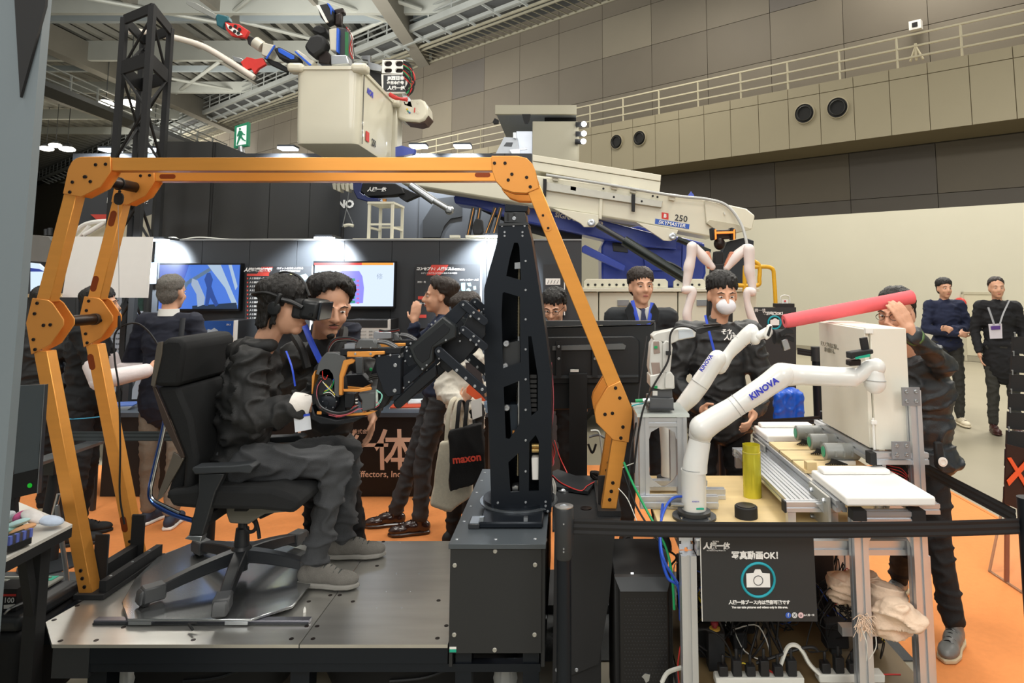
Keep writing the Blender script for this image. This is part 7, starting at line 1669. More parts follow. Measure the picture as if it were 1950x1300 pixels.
rp_('upper_arm', mgw, [(560, 98), (566, 94), (598, 116), (592, 126), (584, 126)], -.05, .16); rp_('blue_band', mrb, [(560, 98), (563, 97), (593, 123), (589, 125)], -.07, .02, .002); rp_('elbow', M['matblack'], [(520, 92), (530, 88), (566, 106), (568, 116), (556, 120), (530, 110)], -.08, .18, .02); rp_('elbow_panel', mrb, [(529, 92), (535, 92), (560, 106), (560, 112), (554, 113), (530, 99)], -.09, .02, .004)
rp_('forearm', mgw, [(500, 80), (524, 86), (512, 110), (497, 104)], -.05, .15); rp_('blue_band', mrb, [(521, 86), (524, 86), (508, 112), (505, 111)], -.07, .02, .002); rp_('hand_mount', M['matblack'], [(468, 66), (492, 74), (488, 92), (472, 84)], 0, .1); part('wrist_drum', rb_, mgw, lambda q: q.cyl(at(486, 80, YRb), at(500, 90, YRb), .07, 14))
rp_('red_frame', M['redw'], [(428, 42), (455, 46), (473, 58), (466, 72), (440, 68), (430, 56)], -.05, .06, .006); rp_('white_plate', M['white'], [(430, 44), (450, 56), (462, 66), (452, 68), (434, 54)], -.065, .012, .002)
bolts('hole', rb_, [at(x, y, YRb - .065) for x, y in ((439, 52), (448, 50), (447, 60), (456, 56), (454, 63))], .022, m=M['matblack'])
rp_('saw_body', mat('saw_teal', '1f5a66', .4), [(410, 30), (414, 26), (434, 30), (436, 40), (428, 42), (424, 54), (412, 48)], -.04, .1); rp_('saw_blade', mat('blade_grey', '9a9c98', .35, .5), [(355, 1), (372, 5), (412, 28), (410, 36), (372, 18), (354, 7)], 0, .02, .003)
rp_('red_claw', M['redw'], [(458, 118), (470, 108), (486, 112), (500, 110), (506, 122), (492, 130), (484, 140), (478, 130), (466, 134)], -.03, .05, .005); rp_('silver_grip', M['steel'], [(442, 106), (462, 112), (462, 120), (446, 116)], 0, .04, .003); rp_('link_bar', M['matblack'], [(500, 108), (530, 118), (552, 132), (546, 138), (516, 124)], .0, .05)
rp_('head_block', M['matblack'], [(603, 10), (622, 6), (632, 14), (634, 38), (620, 44), (610, 32)], -.05, .15); rp_('head_face', M['white'], [(602, 10), (608, 9), (625, 42), (620, 43)], -.06, .02, .002); rp_('head_band', mrb, [(622, 5), (627, 7), (632, 16), (630, 28), (628, 16)], -.065, .17, .003); rp_('neck', M['dscrew'], [(637, 26), (650, 22), (648, 48), (636, 48)], 0, .1, .02); rp_('head_arm', M['dscrew'], [(634, 18), (652, 13), (656, 24), (640, 30)], .02, .1, .02)
rp_('waist', M['dscrew'], [(606, 100), (622, 95), (630, 108), (628, 122), (606, 120)], -.03, .14, .01)
el = thing('control_rack', 'open white electronics rack with black sponsor plate behind the bucket', 'rack', at(752, 180, 8.6)); YE = 8.6
def e_(nm, m, pix, y=0, th=.1, bev=.003): return part(nm, el, m, lambda q: q.plate(pix, YE + y, th), bev=bev)
plateh('fan_frame', el, M['white'], [(728, 114), (771, 114), (769, 141), (727, 139)], [slotpoly(739, 121, 11, 15, 90), slotpoly(760, 121, 11, 15, 90), slotpoly(739, 134, 9, 15, 90), slotpoly(760, 134, 9, 15, 90)], YE, .04)
e_('inner_unit', M['dscrew'], [(730, 112), (768, 112), (768, 142), (730, 142)], .06, .3); e_('plate_frame', M['white'], [(726, 141), (774, 141), (774, 177), (727, 177)], .01, .05); e_('sponsor_plate', M['dark'], [(730, 143), (772, 143), (771, 174), (730, 174)], -.005, .012)
ptext('JR西日本', el, M['txt'], 754, 149, YE - .008, 8.4, bold=.004); ptext('Ⓝ日本信号', el, M['txt'], 753, 158, YE - .008, 6.6, bold=.003); ptext('人機一体', el, M['txt'], 754, 168, YE - .008, 8.5, shear=.1, bold=.003)
e_('bracket', M['steel'], [(688, 106), (705, 105), (704, 118), (720, 122), (728, 126), (726, 136), (702, 132), (700, 114), (688, 112)], 0, .08); e_('side_box', M['matblack'], [(703, 134), (727, 140), (727, 160), (710, 160)], .05, .2)
rr = random.Random(44)
for i in range(16):
    part('wire', el, [M['rubber'], M['rubber'], M['matblack'], M['red'], M['greenw'], M['rubber']][i % 6], lambda q: q.tube(smooth_path([at(768, 116 + i * 2, YE), at(778 + rr.random() * 10, 125 + i * 2.5, YE), at(780 + rr.random() * 10, 145 + i * 2, YE), at(772 + rr.random() * 10, 168 + i, YE)]), .01, 5))
e_('mast', M['steel'], [(765, 176), (780, 186), (786, 205), (770, 200)], .1, .2)
for k in range(4): part('red_hose', el, M['red'], lambda q: q.tube(smooth_path([at(742, 178 + k, YE - .3), at(752, 184 + k, YE - .3), at(762, 188, YE - .3), at(776, 188 + k, YE - .3)]), .02, 6))
t = thing('white_pole', 'bent white padded pole held out by the red claw', 'pole', at(360, 100, YRb)); part('pole', t, mat('pole_white', 'd9d0c4', .6), lambda q: q.tube(smooth_path([at(x, y, YRb - .08) for x, y in [(238, 59), (262, 60), (300, 66), (345, 75), (388, 89), (430, 113), (458, 131), (484, 148)]]), [.036] * 42 + [.03], 12), smooth=60); part('end_tape', t, M['white'], lambda q: q.cyl(at(236, 58, YRb - .08), at(248, 60, YRb - .08), .042, 14))
# ================================================================ WHITE HUMANOID
YHu = 5.9
hu = thing('humanoid_robot', 'tall humanoid exhibit with white twin arms and glowing orange head bars', 'robot', (at(1375, 600, YHu).x, YHu, 0))
pk = mat('arm_blush_white', 'e8deda', .35, 0, .01)
def hpnl(nm, m, pix, y=0, th=.14, bev=.012): return part(nm, hu, m, lambda q: q.plate(pix, YHu + y, th), bev=bev, segs=2)
hpnl('torso', M['matblack'], [(1358, 502), (1382, 502), (1396, 590), (1396, 760), (1345, 760), (1352, 560)]); hpnl('neck', M['matblack'], [(1362, 478), (1378, 478), (1378, 504), (1360, 504)], .02, .1); part('neck_joint', hu, M['dscrew'], lambda q: q.ell(at(1370, 464, YHu + .05), (.05, .05, .055)))
hpnl('head_bar', M['dscrew'], [(1362, 438), (1400, 436), (1402, 454), (1362, 456)], .04, .08)
for x in (1356, 1393): hpnl('head_wing', M['matblack'], [(x, 432), (x + 9, 436), (x + 9, 456), (x + 2, 456)], -.02, .14)
glo = mat('glow_orange', 'e08030', .4, emit='ff8a30', estr=.7)
for pix in ([(1361, 437), (1364, 436), (1365, 455), (1362, 456)], [(1397, 437), (1400, 436), (1400, 456), (1397, 456)], [(1365, 441), (1397, 440), (1397, 444), (1365, 445)]): hpnl('light_bar', glo, pix, -.03, .02, .002)
hpnl('torso_base', M['matblack'], [(1340, 758), (1400, 758), (1404, 800), (1336, 800)], 0, .2); part('pedestal', hu, M['matblack'], lambda q: q.b2((at(1350, 800, YHu).x, YHu, .01), (at(1392, 800, YHu).x, YHu + .25, at(1370, 798, YHu).z)))
for s_, pts in ((-1, [(1343, 478), (1352, 478), (1360, 510), (1348, 512)]), (1, [(1392, 478), (1400, 480), (1386, 512), (1378, 510)])): hpnl('chest_fin', mat('fin_salmon', 'd48a6a', .5), pts, -.02, .06)
for s_, chain in ((-1, [(1356, 508, .03), (1340, 490, .045), (1325, 472, .035)]), (1, [(1384, 510, .03), (1402, 488, .045), (1420, 473, .04)])): link(hu, [(x, y, YHu, r) for x, y, r in chain], 'shoulder_link', pk, 16)
for s_, chain in ((-1, [(1318, 470, .047), (1316, 490, .042), (1312, 508, .048), (1310, 525, .04), (1306, 545, .03)]), (1, [(1426, 475, .05), (1427, 500, .045), (1427, 515, .047), (1431, 535, .038), (1434, 552, .028)])): link(hu, [(x, y, YHu - .04, r) for x, y, r in chain], 'upper_arm', pk, 18)
for s_, chain in ((-1, [(1305, 552, .036), (1318, 555, .04), (1312, 580, .035), (1308, 600, .04), (1312, 620, .03)]), (1, [(1432, 556, .038), (1424, 555, .036), (1423, 575, .028), (1430, 600, .035), (1437, 618, .036), (1440, 640, .03)])): link(hu, [(x, y, YHu - .08, r) for x, y, r in chain], 'forearm', pk, 18)
# ================================================================ PEOPLE
def Wp(x, y, Y): return ('w', at(x, y, Y))
MSK = dict(a=mat('skin_a', 'd8a587', .55, 0, .04, 20), b=mat('skin_b', 'c99675', .55, 0, .04, 20))
mhair = mat('hair_black', '14110f', .5, 0, .3, 140, bump=.6, bscale=260, stretch=(1, 1, .15)); mhg = mat('hair_grey', '6a6660', .6, 0, .5, 120, bump=.6, bscale=260)
mhb = mat('hair_brown', '2a201a', .5, 0, .3, 120, bump=.5, bscale=220)
meye = mat('eye_white', 'e8e4de', .3); miris = mat('eye_dark', '120c0a', .2); mlip = mat('lip', 'b0695c', .5)
def fab(n, c, r=.85, b=.25): return mat(n, c, r, 0, .10, 60, bump=b, bscale=350)
DEF = dict(pel=(0, 0, .96), neck=(0, .01, 1.44), head=(0, -.015, 1.60), hipL=(.09, 0, .93), hipR=(-.09, 0, .93), kneL=(.10, -.02, .50), kneR=(-.10, -.02, .50), ankL=(.11, .02, .09), ankR=(-.11, .02, .09),
           shL=(.175, 0, 1.395), shR=(-.175, 0, 1.395), elL=(.24, .02, 1.12), elR=(-.24, .02, 1.12), wrL=(.23, -.09, .88), wrR=(-.23, -.09, .88))
def hand(mb, w, d, n, side, curl=.5, s=1., spread=.0, thumb=1):
    """w wrist, d finger direction, n palm normal"""
    d = Vector(d).normalized(); n = Vector(n); n = (n - d * n.dot(d)).normalized(); x = d.cross(n) * side
    pc = w + d * .05 * s
    mb.caps(w - d * .01, w + d * .03 * s, .024 * s, .026 * s)
    for k in range(4): mb.caps(w + d * .025 * s + x * (k - 1.5) * .012 * s, w + d * .088 * s + x * (k - 1.5) * .0205 * s, .0135 * s, .0105 * s, 8)
    for k, L in enumerate((.066, .074, .069, .054)):
        p = w + d * .088 * s + x * (k - 1.5) * .0205 * s; a = curl * .5; dd = (d + x * (k - 1.5) * spread).normalized()
        for seg, ll in enumerate((.45, .32, .25)):
            q = p + (dd * math.cos(a) + n * math.sin(a)) * L * ll * s * 1.15; mb.caps(p, q, (.0092 - .0006 * seg) * s, (.0086 - .0006 * seg) * s, 8); p = q; a += curl * .75
    if thumb:
        p = w + d * .03 * s - x * .024 * s; q = p + (d * .6 - x * .75 + n * .35).normalized() * .042 * s; mb.caps(p, q, .013 * s, .0105 * s, 8)
        r = q + (d * .85 - x * .25 + n * .5).normalized() * .032 * s; mb.caps(q, r, .010 * s, .0085 * s, 8)
def person(label, pos, f=0, J={}, head=(0, 0), H=1.72, skin='a', top=None, topkw={}, bottom=None, shoe=None, sole=None, hair=None, style='short', vox=.010, hands={}, cvox=.011, hs=1., glasses=False, group=None, amp=.013, face=True, sleeve=1.0, seed=0, coat=0, mask=None):
    k = H / 1.72; Rz = Matrix.Rotation(R(f), 3, 'Z'); pos = Vector(pos); P = {}
    for key, v in DEF.items():
        v = J.get(key, v)
        P[key] = v[1] if isinstance(v[0], str) else pos + Rz @ (Vector(v) * k)
    t = thing('person', label, 'person', (pos.x, pos.y, pos.z), group)
    Mh = (Rz @ Matrix.Rotation(R(head[0]), 3, 'Z') @ Matrix.Rotation(R(head[1]), 3, 'X') @ Matrix.Rotation(R(head[2] if len(head) > 2 else 0), 3, 'Y'))
    hc = P['head']; h = lambda x, y, z: hc + Mh @ (Vector((x, y, z)) * hs)
    up = (P['neck'] - P['pel']).normalized(); rt = (P['shL'] - P['shR']).normalized(); fw = rt.cross(up).normalized(); rt = up.cross(fw)
    Mt = Matrix((rt, fw, up)).transposed(); PM = P['pel']; L = (P['neck'] - P['pel']).length
    tp = lambda u, fwd=0: PM + (P['neck'] - PM) * u + fw * fwd
    def torso(mb, e, hem=0):
        mb.ell(tp(.0), (.155 * k + e, .105 * k + e, .12), Mt); mb.ell(tp(.3), (.14 * k + e, .10 * k + e, .15), Mt); mb.ell(tp(.62), (.16 * k + e, .108 * k + e, .17), Mt)
        mb.ell(tp(.85), (.15 * k + e, .09 * k + e, .09), Mt); mb.caps(P['shL'], P['shR'], .052 * k + e)
        if hem:
            mb.ell(tp(-.0) - up * hem * .5, (.165 * k + e, .115 * k + e, hem), Mt)
    mb = MB(); torso(mb, -.012); mb.caps(P['neck'] - up * .05, h(0, .02, -.06), .055 * hs, .052 * hs)
    mb.ell(h(0, .012, .035), (.077 * hs, .096 * hs, .088 * hs), Mh, 20, 14); mb.ell(h(0, -.02, -.03), (.064 * hs, .078 * hs, .088 * hs), Mh, 20, 14)
    mb.ell(h(0, -.066, -.092), (.032 * hs, .026 * hs, .022 * hs), Mh, 12, 8); mb.caps(h(0, -.092, .012), h(0, -.116, -.028), .009 * hs, .0135 * hs, 10)
    for s_ in (-1, 1):
        mb.ell(h(.012 * s_, -.104, -.032), (.010 * hs, .011 * hs, .008 * hs), Mh, 8, 6); mb.ell(h(.034 * s_, -.074, -.03), (.024 * hs, .02 * hs, .024 * hs), Mh, 10, 8)
        mb.caps(h(.016 * s_, -.093, .024), h(.052 * s_, -.078, .022), .008 * hs, .006 * hs, 8); mb.ell(h(.078 * s_, .008, -.012), (.009 * hs, .02 * hs, .032 * hs), Mh, 10, 8)
    mb.ell(h(0, -.092, -.062), (.023 * hs, .012 * hs, .012 * hs), Mh, 10, 8)
    for s_, q in ((1, 'L'), (-1, 'R')):
        mb.caps(P['sh' + q], P['el' + q], .042 * k, .036 * k); mb.caps(P['el' + q], P['wr' + q], .036 * k, .024 * k)
        mb.caps(P['hip' + q], P['kne' + q], .072 * k, .05 * k); mb.caps(P['kne' + q], P['ank' + q], .048 * k, .034 * k)
        hd = hands.get(q)
        d = (P['wr' + q] - P['el' + q]).normalized()
        if hd is None: hand(mb, P['wr' + q], d, fw * .3 - rt * s_, s_, .45, k)
        elif hd: hand(mb, P['wr' + q], hd[0], hd[1], s_ * (hd[3] if len(hd) > 3 else 1), hd[2], k * (hd[4] if len(hd) > 4 else 1))
    displaced('body', t, MSK[skin], mb, vox, 0, 1, sm=2)
    if face:
        for s_ in (-1, 1):
            part('eye', t, meye, lambda q: q.ell(h(.031 * s_, -.084, .003), (.0135 * hs, .0085 * hs, .0045 * hs), Mh, 10, 8)); part('iris', t, miris, lambda q: q.ell(h(.030 * s_, -.0895, .002), (.0065 * hs, .0042 * hs, .0044 * hs), Mh, 8, 6))
            part('eyebrow', t, hair or mhair, lambda q: q.tube([h(.014 * s_, -.1, .023), h(.032 * s_, -.097, .030), h(.052 * s_, -.083, .024)], [.002, .0035, .0015], 6))
        part('lips', t, mlip, lambda q: q.ell(h(0, -.0985, -.0625), (.019 * hs, .007 * hs, .0075 * hs), Mh, 12, 8))
    if glasses:
        for s_ in (-1, 1):
            part('glasses_rim', t, miris, lambda q: q.tube([h(.033 * s_ + .021 * math.cos(a), -.108, .0 + .015 * math.sin(a)) for a in [i * math.pi / 8 for i in range(16)]], .0014, 6, closed=True)); part('glasses_arm', t, miris, lambda q: q.beam(h(.054 * s_, -.107, .004), h(.078 * s_, -.0, .004), .002, .003))
        part('glasses_bridge', t, miris, lambda q: q.beam(h(-.012, -.109, .003), h(.012, -.109, .003), .002, .002))
    if mask: part('face_mask', t, mask, lambda q: (q.ell(h(0, -.082, -.05), (.056 * hs, .052 * hs, .047 * hs), Mh, 18, 12)))
    if hair:
        mb = MB(); mb.ell(h(0, .028, .056), (.082 * hs, .092 * hs, .081 * hs), Mh, 20, 12); mb.ell(h(0, .055, -.0), (.074 * hs, .058 * hs, .08 * hs), Mh, 16, 10)
        rr = random.Random(seed + 11)
        def S(az, el, o=0):
            a = R(az); e = R(el); return h((.084 + o) * math.sin(a) * math.cos(e), .02 - (.1 + o) * math.cos(a) * math.cos(e), .045 + (.088 + o) * math.sin(e))
        fr_, sd_, bk_, ou, wd = dict(short=(40, 2, -38, .0, .011), fringe=(8, -14, -45, .004, .011), full=(46, -12, -50, .012, .016), bob=(0, -30, -48, .004, .013))[style]
        for i in range(52):
            az = -180 + i * 360 / 52 + rr.uniform(-4, 4); c_ = abs(az) / 180; e1 = (fr_ + (sd_ - fr_) * c_ * 2) if c_ < .5 else (sd_ + (bk_ - sd_) * (c_ - .5) * 2)
            e1 += rr.uniform(-7, 7); tw = rr.uniform(-14, 14); pts = [S(az - 18 + tw, 72, ou * .5), S(az - 6 + tw * .6, (72 + e1) * .5 + 12, ou + rr.random() * ou), S(az + tw * .3, (72 + e1) * .5 - 8, ou + rr.random() * ou), S(az, e1, .001 + rr.random() * ou)]
            if style == 'bob' and c_ > .42: pts.append(pts[-1] + Mh @ Vector((0, 0, -.09)) * hs)
            mb.tube(smooth_path(pts, 3), [wd * hs * (1 - .55 * k_ / (3 * (len(pts) - 1))) for k_ in range(3 * (len(pts) - 1) + 1)], 6)
        displaced('hair', t, hair, mb, .006 if vox < .009 else .009, .006, 60, sm=2, seed=seed, folds=(1, 1, .3))
    if bottom:
        mb = MB(); mb.ell(tp(.0), (.165 * k, .12 * k, .10), Mt)
        for q in 'LR':
            mb.caps(P['hip' + q], P['kne' + q], .092 * k, .068 * k); mb.caps(P['kne' + q], P['ank' + q] + (P['kne' + q] - P['ank' + q]).normalized() * .03, .068 * k, .056 * k)
        displaced('trousers', t, bottom, mb, cvox, amp * .9, 9, seed=seed + 3, folds=(.8, .8, 1.6))
    if top:
        mb = MB(); torso(mb, .022, coat or .06)
        for q in 'LR':
            e2 = P['wr' + q] + (P['el' + q] - P['wr' + q]).normalized() * .02; r0 = .064 * k * sleeve
            mb.caps(P['sh' + q], P['el' + q], r0 * 1.08, r0 * .92); mb.caps(P['el' + q], e2, r0 * .92, r0 * .68)
        mb.caps(P['neck'] - up * .07, P['neck'] - up * .005, .08, .066)
        displaced('jacket', t, top, mb, cvox, amp, 9, seed=seed, folds=topkw.get('folds', (.9, .9, 1.7)))
    if shoe:
        for q in 'LR':
            a = P['ank' + q]; kd = (a - P['kne' + q]).normalized(); tv = J.get('toe' + q)
            fd = (Rz @ Vector(tv or (0, -1, 0))); fd.normalize(); sd = Vector((-fd.y, fd.x, 0)); Ms = Matrix((sd, fd, Vector((0, 0, 1)))).transposed(); g = a + Vector((0, 0, -.09 * k))
            mb = MB(); mb.ell(g + fd * .13 + Vector((0, 0, .035)), (.046, .08, .033), Ms); mb.ell(g + fd * .04 + Vector((0, 0, .05)), (.042, .09, .045), Ms); mb.ell(g - fd * .025 + Vector((0, 0, .045)), (.038, .05, .045), Ms); mb.caps(g + Vector((0, 0, .06)), g + Vector((0, 0, .10)), .042, .04)
            so = displaced('shoe', t, shoe, mb, .006, .0, 1, sm=3)
            part('sole', so, sole or shoe, lambda q_: q_.prism([g + fd * y_ + sd * x_ + Vector((0, 0, .0005)) for x_, y_ in [(-.03, -.07), (.03, -.07), (.042, -.02), (.04, .05), (.05, .12), (.04, .18), (0, .215), (-.04, .18), (-.05, .12), (-.04, .05), (-.042, -.02)]], (0, 0, .022)), bev=.006)
            for i in range(4): part('lace', so, miris if shoe is not MATS.get('shoe_knit') else mat('lace_grey', '3c4240', .8), lambda q_: q_.tube(smooth_path([g + fd * (.055 + i * .022) + sd * -.024 + Vector((0, 0, .083 - i * .008)), g + fd * (.06 + i * .022) + Vector((0, 0, .098 - i * .0085)), g + fd * (.055 + i * .022) + sd * .024 + Vector((0, 0, .083 - i * .008))], 3), .0028, 5))
    t['_x'] = 0; del t['_x']
    return t, P, h, Mt, tp
def onchest(t, P, Mt, tp, u, x, z, m, nm, w, hgt, fwd=.15):
    c = tp(u) + Mt @ Vector((x, fwd, z)); return part(nm, t, m, lambda q: q.box(c, (w, .003, hgt), Mt))
def strip(t, m, pts, w=.012, nm='lanyard'):
    return part(nm, t, m, lambda q: q.tube(smooth_path(pts, 6), w, 6, flat=.25), smooth=60)
blk = fab('jacket_black', '1e1f20', .65); blk2 = fab('trousers_black', '141416'); nav = fab('blazer_navy', '1b1f2e'); khk = fab('trousers_khaki', '857a6c'); jean = fab('jeans_grey', '45474a', .9, .4); fg = FLOOR = .008
lblue = mat('lanyard_blue', '2b4fd0', .5, 0, .05)
# --- seated operator
YO = 3.16
sh = fab('shoe_knit', '77746e', .9, .6)
t, P, h, Mt, tp = person('seated person in black hooded jacket and jeans wearing a black VR headset', (at(470, 900, YO).x, YO + .02, ZP), 90,
    dict(pel=Wp(455, 868, YO + .05), neck=Wp(488, 668, YO + .03), head=Wp(542, 583, YO + .03), hipL=Wp(475, 880, YO + .13), hipR=Wp(475, 885, YO - .05), kneL=Wp(664, 860, 3.44), kneR=Wp(643, 882, 3.2), ankL=('w', Vector((at(652, 1040, 3.5).x, 3.5, ZP + .096))), ankR=('w', Vector((at(600, 1066, 3.2).x, 3.19, ZP + .096))),
         shL=Wp(490, 690, YO + .22), shR=Wp(478, 692, YO - .14), elL=Wp(520, 790, YO + .27), elR=Wp(478, 795, YO - .22), wrL=Wp(640, 730, YO + .22), wrR=Wp(582, 775, YO - .2), toeL=(.1, -1, 0), toeR=(-.1, -1, 0)),
    head=(0, 8), skin='a', top=blk, bottom=jean, shoe=sh, sole=mat('sole_grey', '8e8c86', .7), hair=mhair, style='bob', vox=.0055, cvox=.008, amp=.024, sleeve=1.12, hands=dict(R=((1, .2, .1), (0, .3, -1), .6), L=((1, -.1, 0), (0, 0, -1), .6)), seed=5, coat=.1, hs=1.06, topkw=dict(folds=(1.1, .7, 1.5)))
part('cuff', t, mat('cuff_white', 'e9e4de', .8, 0, .03, bump=.3), lambda q: q.tube([at(558, 770, YO - .2), at(572, 772, YO - .2), at(592, 776, YO - .19)], [.052, .053, .047], 20))
mb = MB(); mb.caps(at(455, 672, YO + .1), at(470, 668, YO - .04), .06, .06); mb.caps(at(485, 662, YO - .06), at(510, 660, YO - .08), .05, .035); mb.caps(at(485, 660, YO + .12), at(512, 655, YO + .12), .05, .035)
displaced('hood', t, blk, mb, .008, .014, 9, seed=9)
part('name_badge', t, mat('badge_paper', 'dfe5ee', .5), lambda q: q.plate([(559, 791), (590, 787), (593, 817), (562, 823)], YO - .24, .003)); part('badge_band', t, lblue, lambda q: q.plate([(559, 791), (590, 787), (590.5, 791), (559.5, 796)], YO - .2425, .002)); strip(t, lblue, [at(545, 668, YO - .12), at(556, 700, YO - .17), at(562, 735, YO - .17)], .004)
vr = thing('vr_headset', 'black VR headset with round earpiece strapped on the seated person', 'headset', h(0, -.11, 0))
mv = mat('headset_black', '1a1c1e', .35, .1, .03)
def hp(x, y, z): return h(x, y, z)
def hbox(nm, a, b, c, d, bev=.01, m=None, par=None):
    mq = MB(); Mq = Matrix([list(r) for r in ((h(1, 0, 0) - h(0, 0, 0)).normalized(), (h(0, 1, 0) - h(0, 0, 0)).normalized(), (h(0, 0, 1) - h(0, 0, 0)).normalized())]).transposed()
    mq.box(h(a, b, c), [v * 1.06 for v in d], Mq); return obj(nm, mq, m or mv, par or vr, bev=bev, segs=3)
hbox('visor', 0, -.135, .006, (.16, .085, .088), .02); hbox('face_gasket', 0, -.085, .004, (.15, .05, .085), .015, M['matblack']); hbox('front_plate', 0, -.180, .006, (.15, .01, .078), .004, mat('visor_glass', '2c3138', .12, .3))
part('side_lens', vr, mat('lens_black', '08080a', .1), lambda q: q.cyl(hp(-.084, -.15, -.012), hp(-.088, -.15, -.012), .009, 14)); part('side_lens', vr, MATS['lens_black'], lambda q: q.cyl(hp(.084, -.15, -.012), hp(.088, -.15, -.012), .009, 14))
for s_ in (-1, 1):
    part('strap_arm', vr, mv, lambda q: q.tube(smooth_path([hp(.085 * s_, -.11, .012), hp(.09 * s_, -.06, .03), hp(.094 * s_, -.02, .035)]), .011, 10)); part('earpiece', vr, mv, lambda q: q.lathe(hp(.088 * s_, .005, -.006), (h(s_, 0, 0) - h(0, 0, 0)), [(.03, 0), (.032, .012), (.026, .018), (.01, .02)], 20))
    part('ear_stem', vr, mv, lambda q: q.caps(hp(.096 * s_, .0, .0), hp(.096 * s_, -.01, .05), .012, .013)); part('strap', vr, M['matblack'], lambda q: q.tube(smooth_path([hp(.094 * s_, -.01, .045), hp(.092 * s_, .05, .055), hp(.06 * s_, .115, .04), hp(0, .13, .03)]), .014, 8, flat=.5))
part('top_strap', vr, M['matblack'], lambda q: q.tube(smooth_path([hp(0, -.10, .06), hp(0, -.04, .135), hp(0, .05, .14), hp(0, .13, .05)]), .012, 8, flat=.4))
# --- man with goatee
YG2 = 3.55
t, P, h, Mt, tp = person('leaning man with goatee, wavy black hair and blue lanyard behind the headset wearer', (at(650, 900, 4.0).x, 4.0, FLOOR), 30,
    dict(pel=Wp(620, 850, 3.98), neck=Wp(612, 655, 3.62), head=Wp(628, 584, 3.50), hipL=Wp(650, 860, 3.98), hipR=Wp(595, 860, 3.98), kneL=Wp(665, 950, 4.02), kneR=Wp(600, 950, 4.02), ankL=('w', Vector((at(690, 1000, 4.1).x, 4.1, .098))), ankR=('w', Vector((at(600, 1000, 4.1).x, 4.1, .098))),
         shL=Wp(678, 678, 3.66), shR=Wp(558, 675, 3.72), elL=Wp(722, 735, 3.66), elR=Wp(548, 745, 3.72), wrL=Wp(711, 782, 3.42), wrR=Wp(620, 722, 3.45)),
    head=(5, 14, 4), skin='a', top=blk, bottom=blk2, shoe=M['matblack'], hair=mhair, style='full', vox=.0065, cvox=.009, amp=.014, hands=dict(L=((-.05, -.1, -1), (-1, -.5, 0), .4, 1, 1.0), R=((1, -.2, -.2), (0, 0, -1), .4)), seed=7, hs=1.16)
part('goatee', t, mhair, lambda q: q.ell(h(0, -.082, -.105), (.02, .018, .018))); part('moustache', t, mhair, lambda q: q.tube([h(-.022, -.1, -.054), h(0, -.11, -.048), h(.022, -.1, -.054)], [.002, .004, .002], 6))
strip(t, lblue, [at(580, 618, 3.44), at(590, 645, 3.40), at(604, 675, 3.40), at(616, 700, 3.42)], .016); part('undershirt', t, M['matblack'], lambda q: q.ell(at(615, 668, 3.56), (.09, .05, .08)))
part('collar', t, blk, lambda q: (q.tube(smooth_path([at(560, 640, 3.52), at(575, 665, 3.43), at(585, 700, 3.42)]), .02, 8))); part('collar', t, blk, lambda q: (q.tube(smooth_path([at(655, 628, 3.55), at(652, 648, 3.45), at(640, 675, 3.42)]), .022, 8)))
# --- man glimpsed behind him
person('person mostly hidden behind the goateed man, only ear and hair showing', (at(640, 600, 5.15).x, 5.15, FLOOR), 150, hair=mhair, top=nav, bottom=blk2, shoe=M['matblack'], H=1.66, face=False, vox=.011, seed=3)
# --- grey haired man
t, P, h, Mt, tp = person('grey-haired man in navy blazer and khaki trousers seen from behind', (at(305, 900, 5.0).x, 5.0, FLOOR), 176,
    dict(elL=(.28, -.02, 1.14), wrL=(.16, -.22, 1.12), elR=(-.28, -.02, 1.14), wrR=(-.14, -.24, 1.12), toeL=(-.1, -1, 0), toeR=(.25, -1, 0), ankL=(.10, -.05, .09)),
    hair=mhg, top=nav, bottom=khk, shoe=fab('shoe_navy', '30384a', .7, .2), sole=M['white'], H=1.745, vox=.010, coat=.2, amp=.008, seed=12, hs=1.02)
part('shirt_collar', t, M['white'], lambda q: q.lathe(P['neck'] + Vector((0, 0, .0)), (0, 0, 1), [(.072, 0), (.066, .05), (.05, .05)], 20)); part('bag_strap', t, mat('strap_dark', '23262c', .5), lambda q: q.tube(smooth_path([tp(.98) + Vector((.17, -.12, .0)), tp(.7) + Vector((.18, -.15, 0)), tp(.3) + Vector((.19, -.16, 0))]), .02, 8, flat=.3))
# --- vest man
t, P, h, Mt, tp = person('man in black vest with light blue hem and white sleeves behind the left arch', (at(152, 900, 4.75).x, 4.75, FLOOR), 110,
    dict(elL=(.22, -.10, 1.08), wrL=(.12, -.36, 1.10), elR=(-.22, -.14, 1.08), wrR=(-.14, -.38, 1.12), head=(0, -.05, 1.575)), hair=mhair, style='fringe', top=fab('vest_black', '15171a'), bottom=fab('trousers_dark', '1f1f22'), shoe=M['matblack'], H=1.69, vox=.010, coat=.1, seed=14)
for q in 'LR': part('sleeve', t, mat('shirt_pink_white', 'e6dcdc', .8, 0, .03, bump=.2), lambda b: (b.caps(P['el' + q] + (P['sh' + q] - P['el' + q]) * .3, P['el' + q], .072, .070), b.caps(P['el' + q], P['wr' + q], .070, .05)))
part('hem_piping', t, mat('piping_blue', '3aa0c8', .5), lambda q: q.tube([tp(0) + Vector((.198 * math.cos(a), .165 * math.sin(a), -.13)) for a in [i * math.pi / 12 for i in range(24)]], .004, 6, closed=True))
person('person in dark clothes with grey-yellow shoes at the far left edge', (at(58, 900, 5.1).x, 5.1, FLOOR), 200, hair=mhair, top=blk, bottom=blk2, shoe=fab('shoe_taupe', 'a29a80'), sole=mat('sole_yellow', 'c8b840', .6), H=1.66, face=False, vox=.011, seed=15)
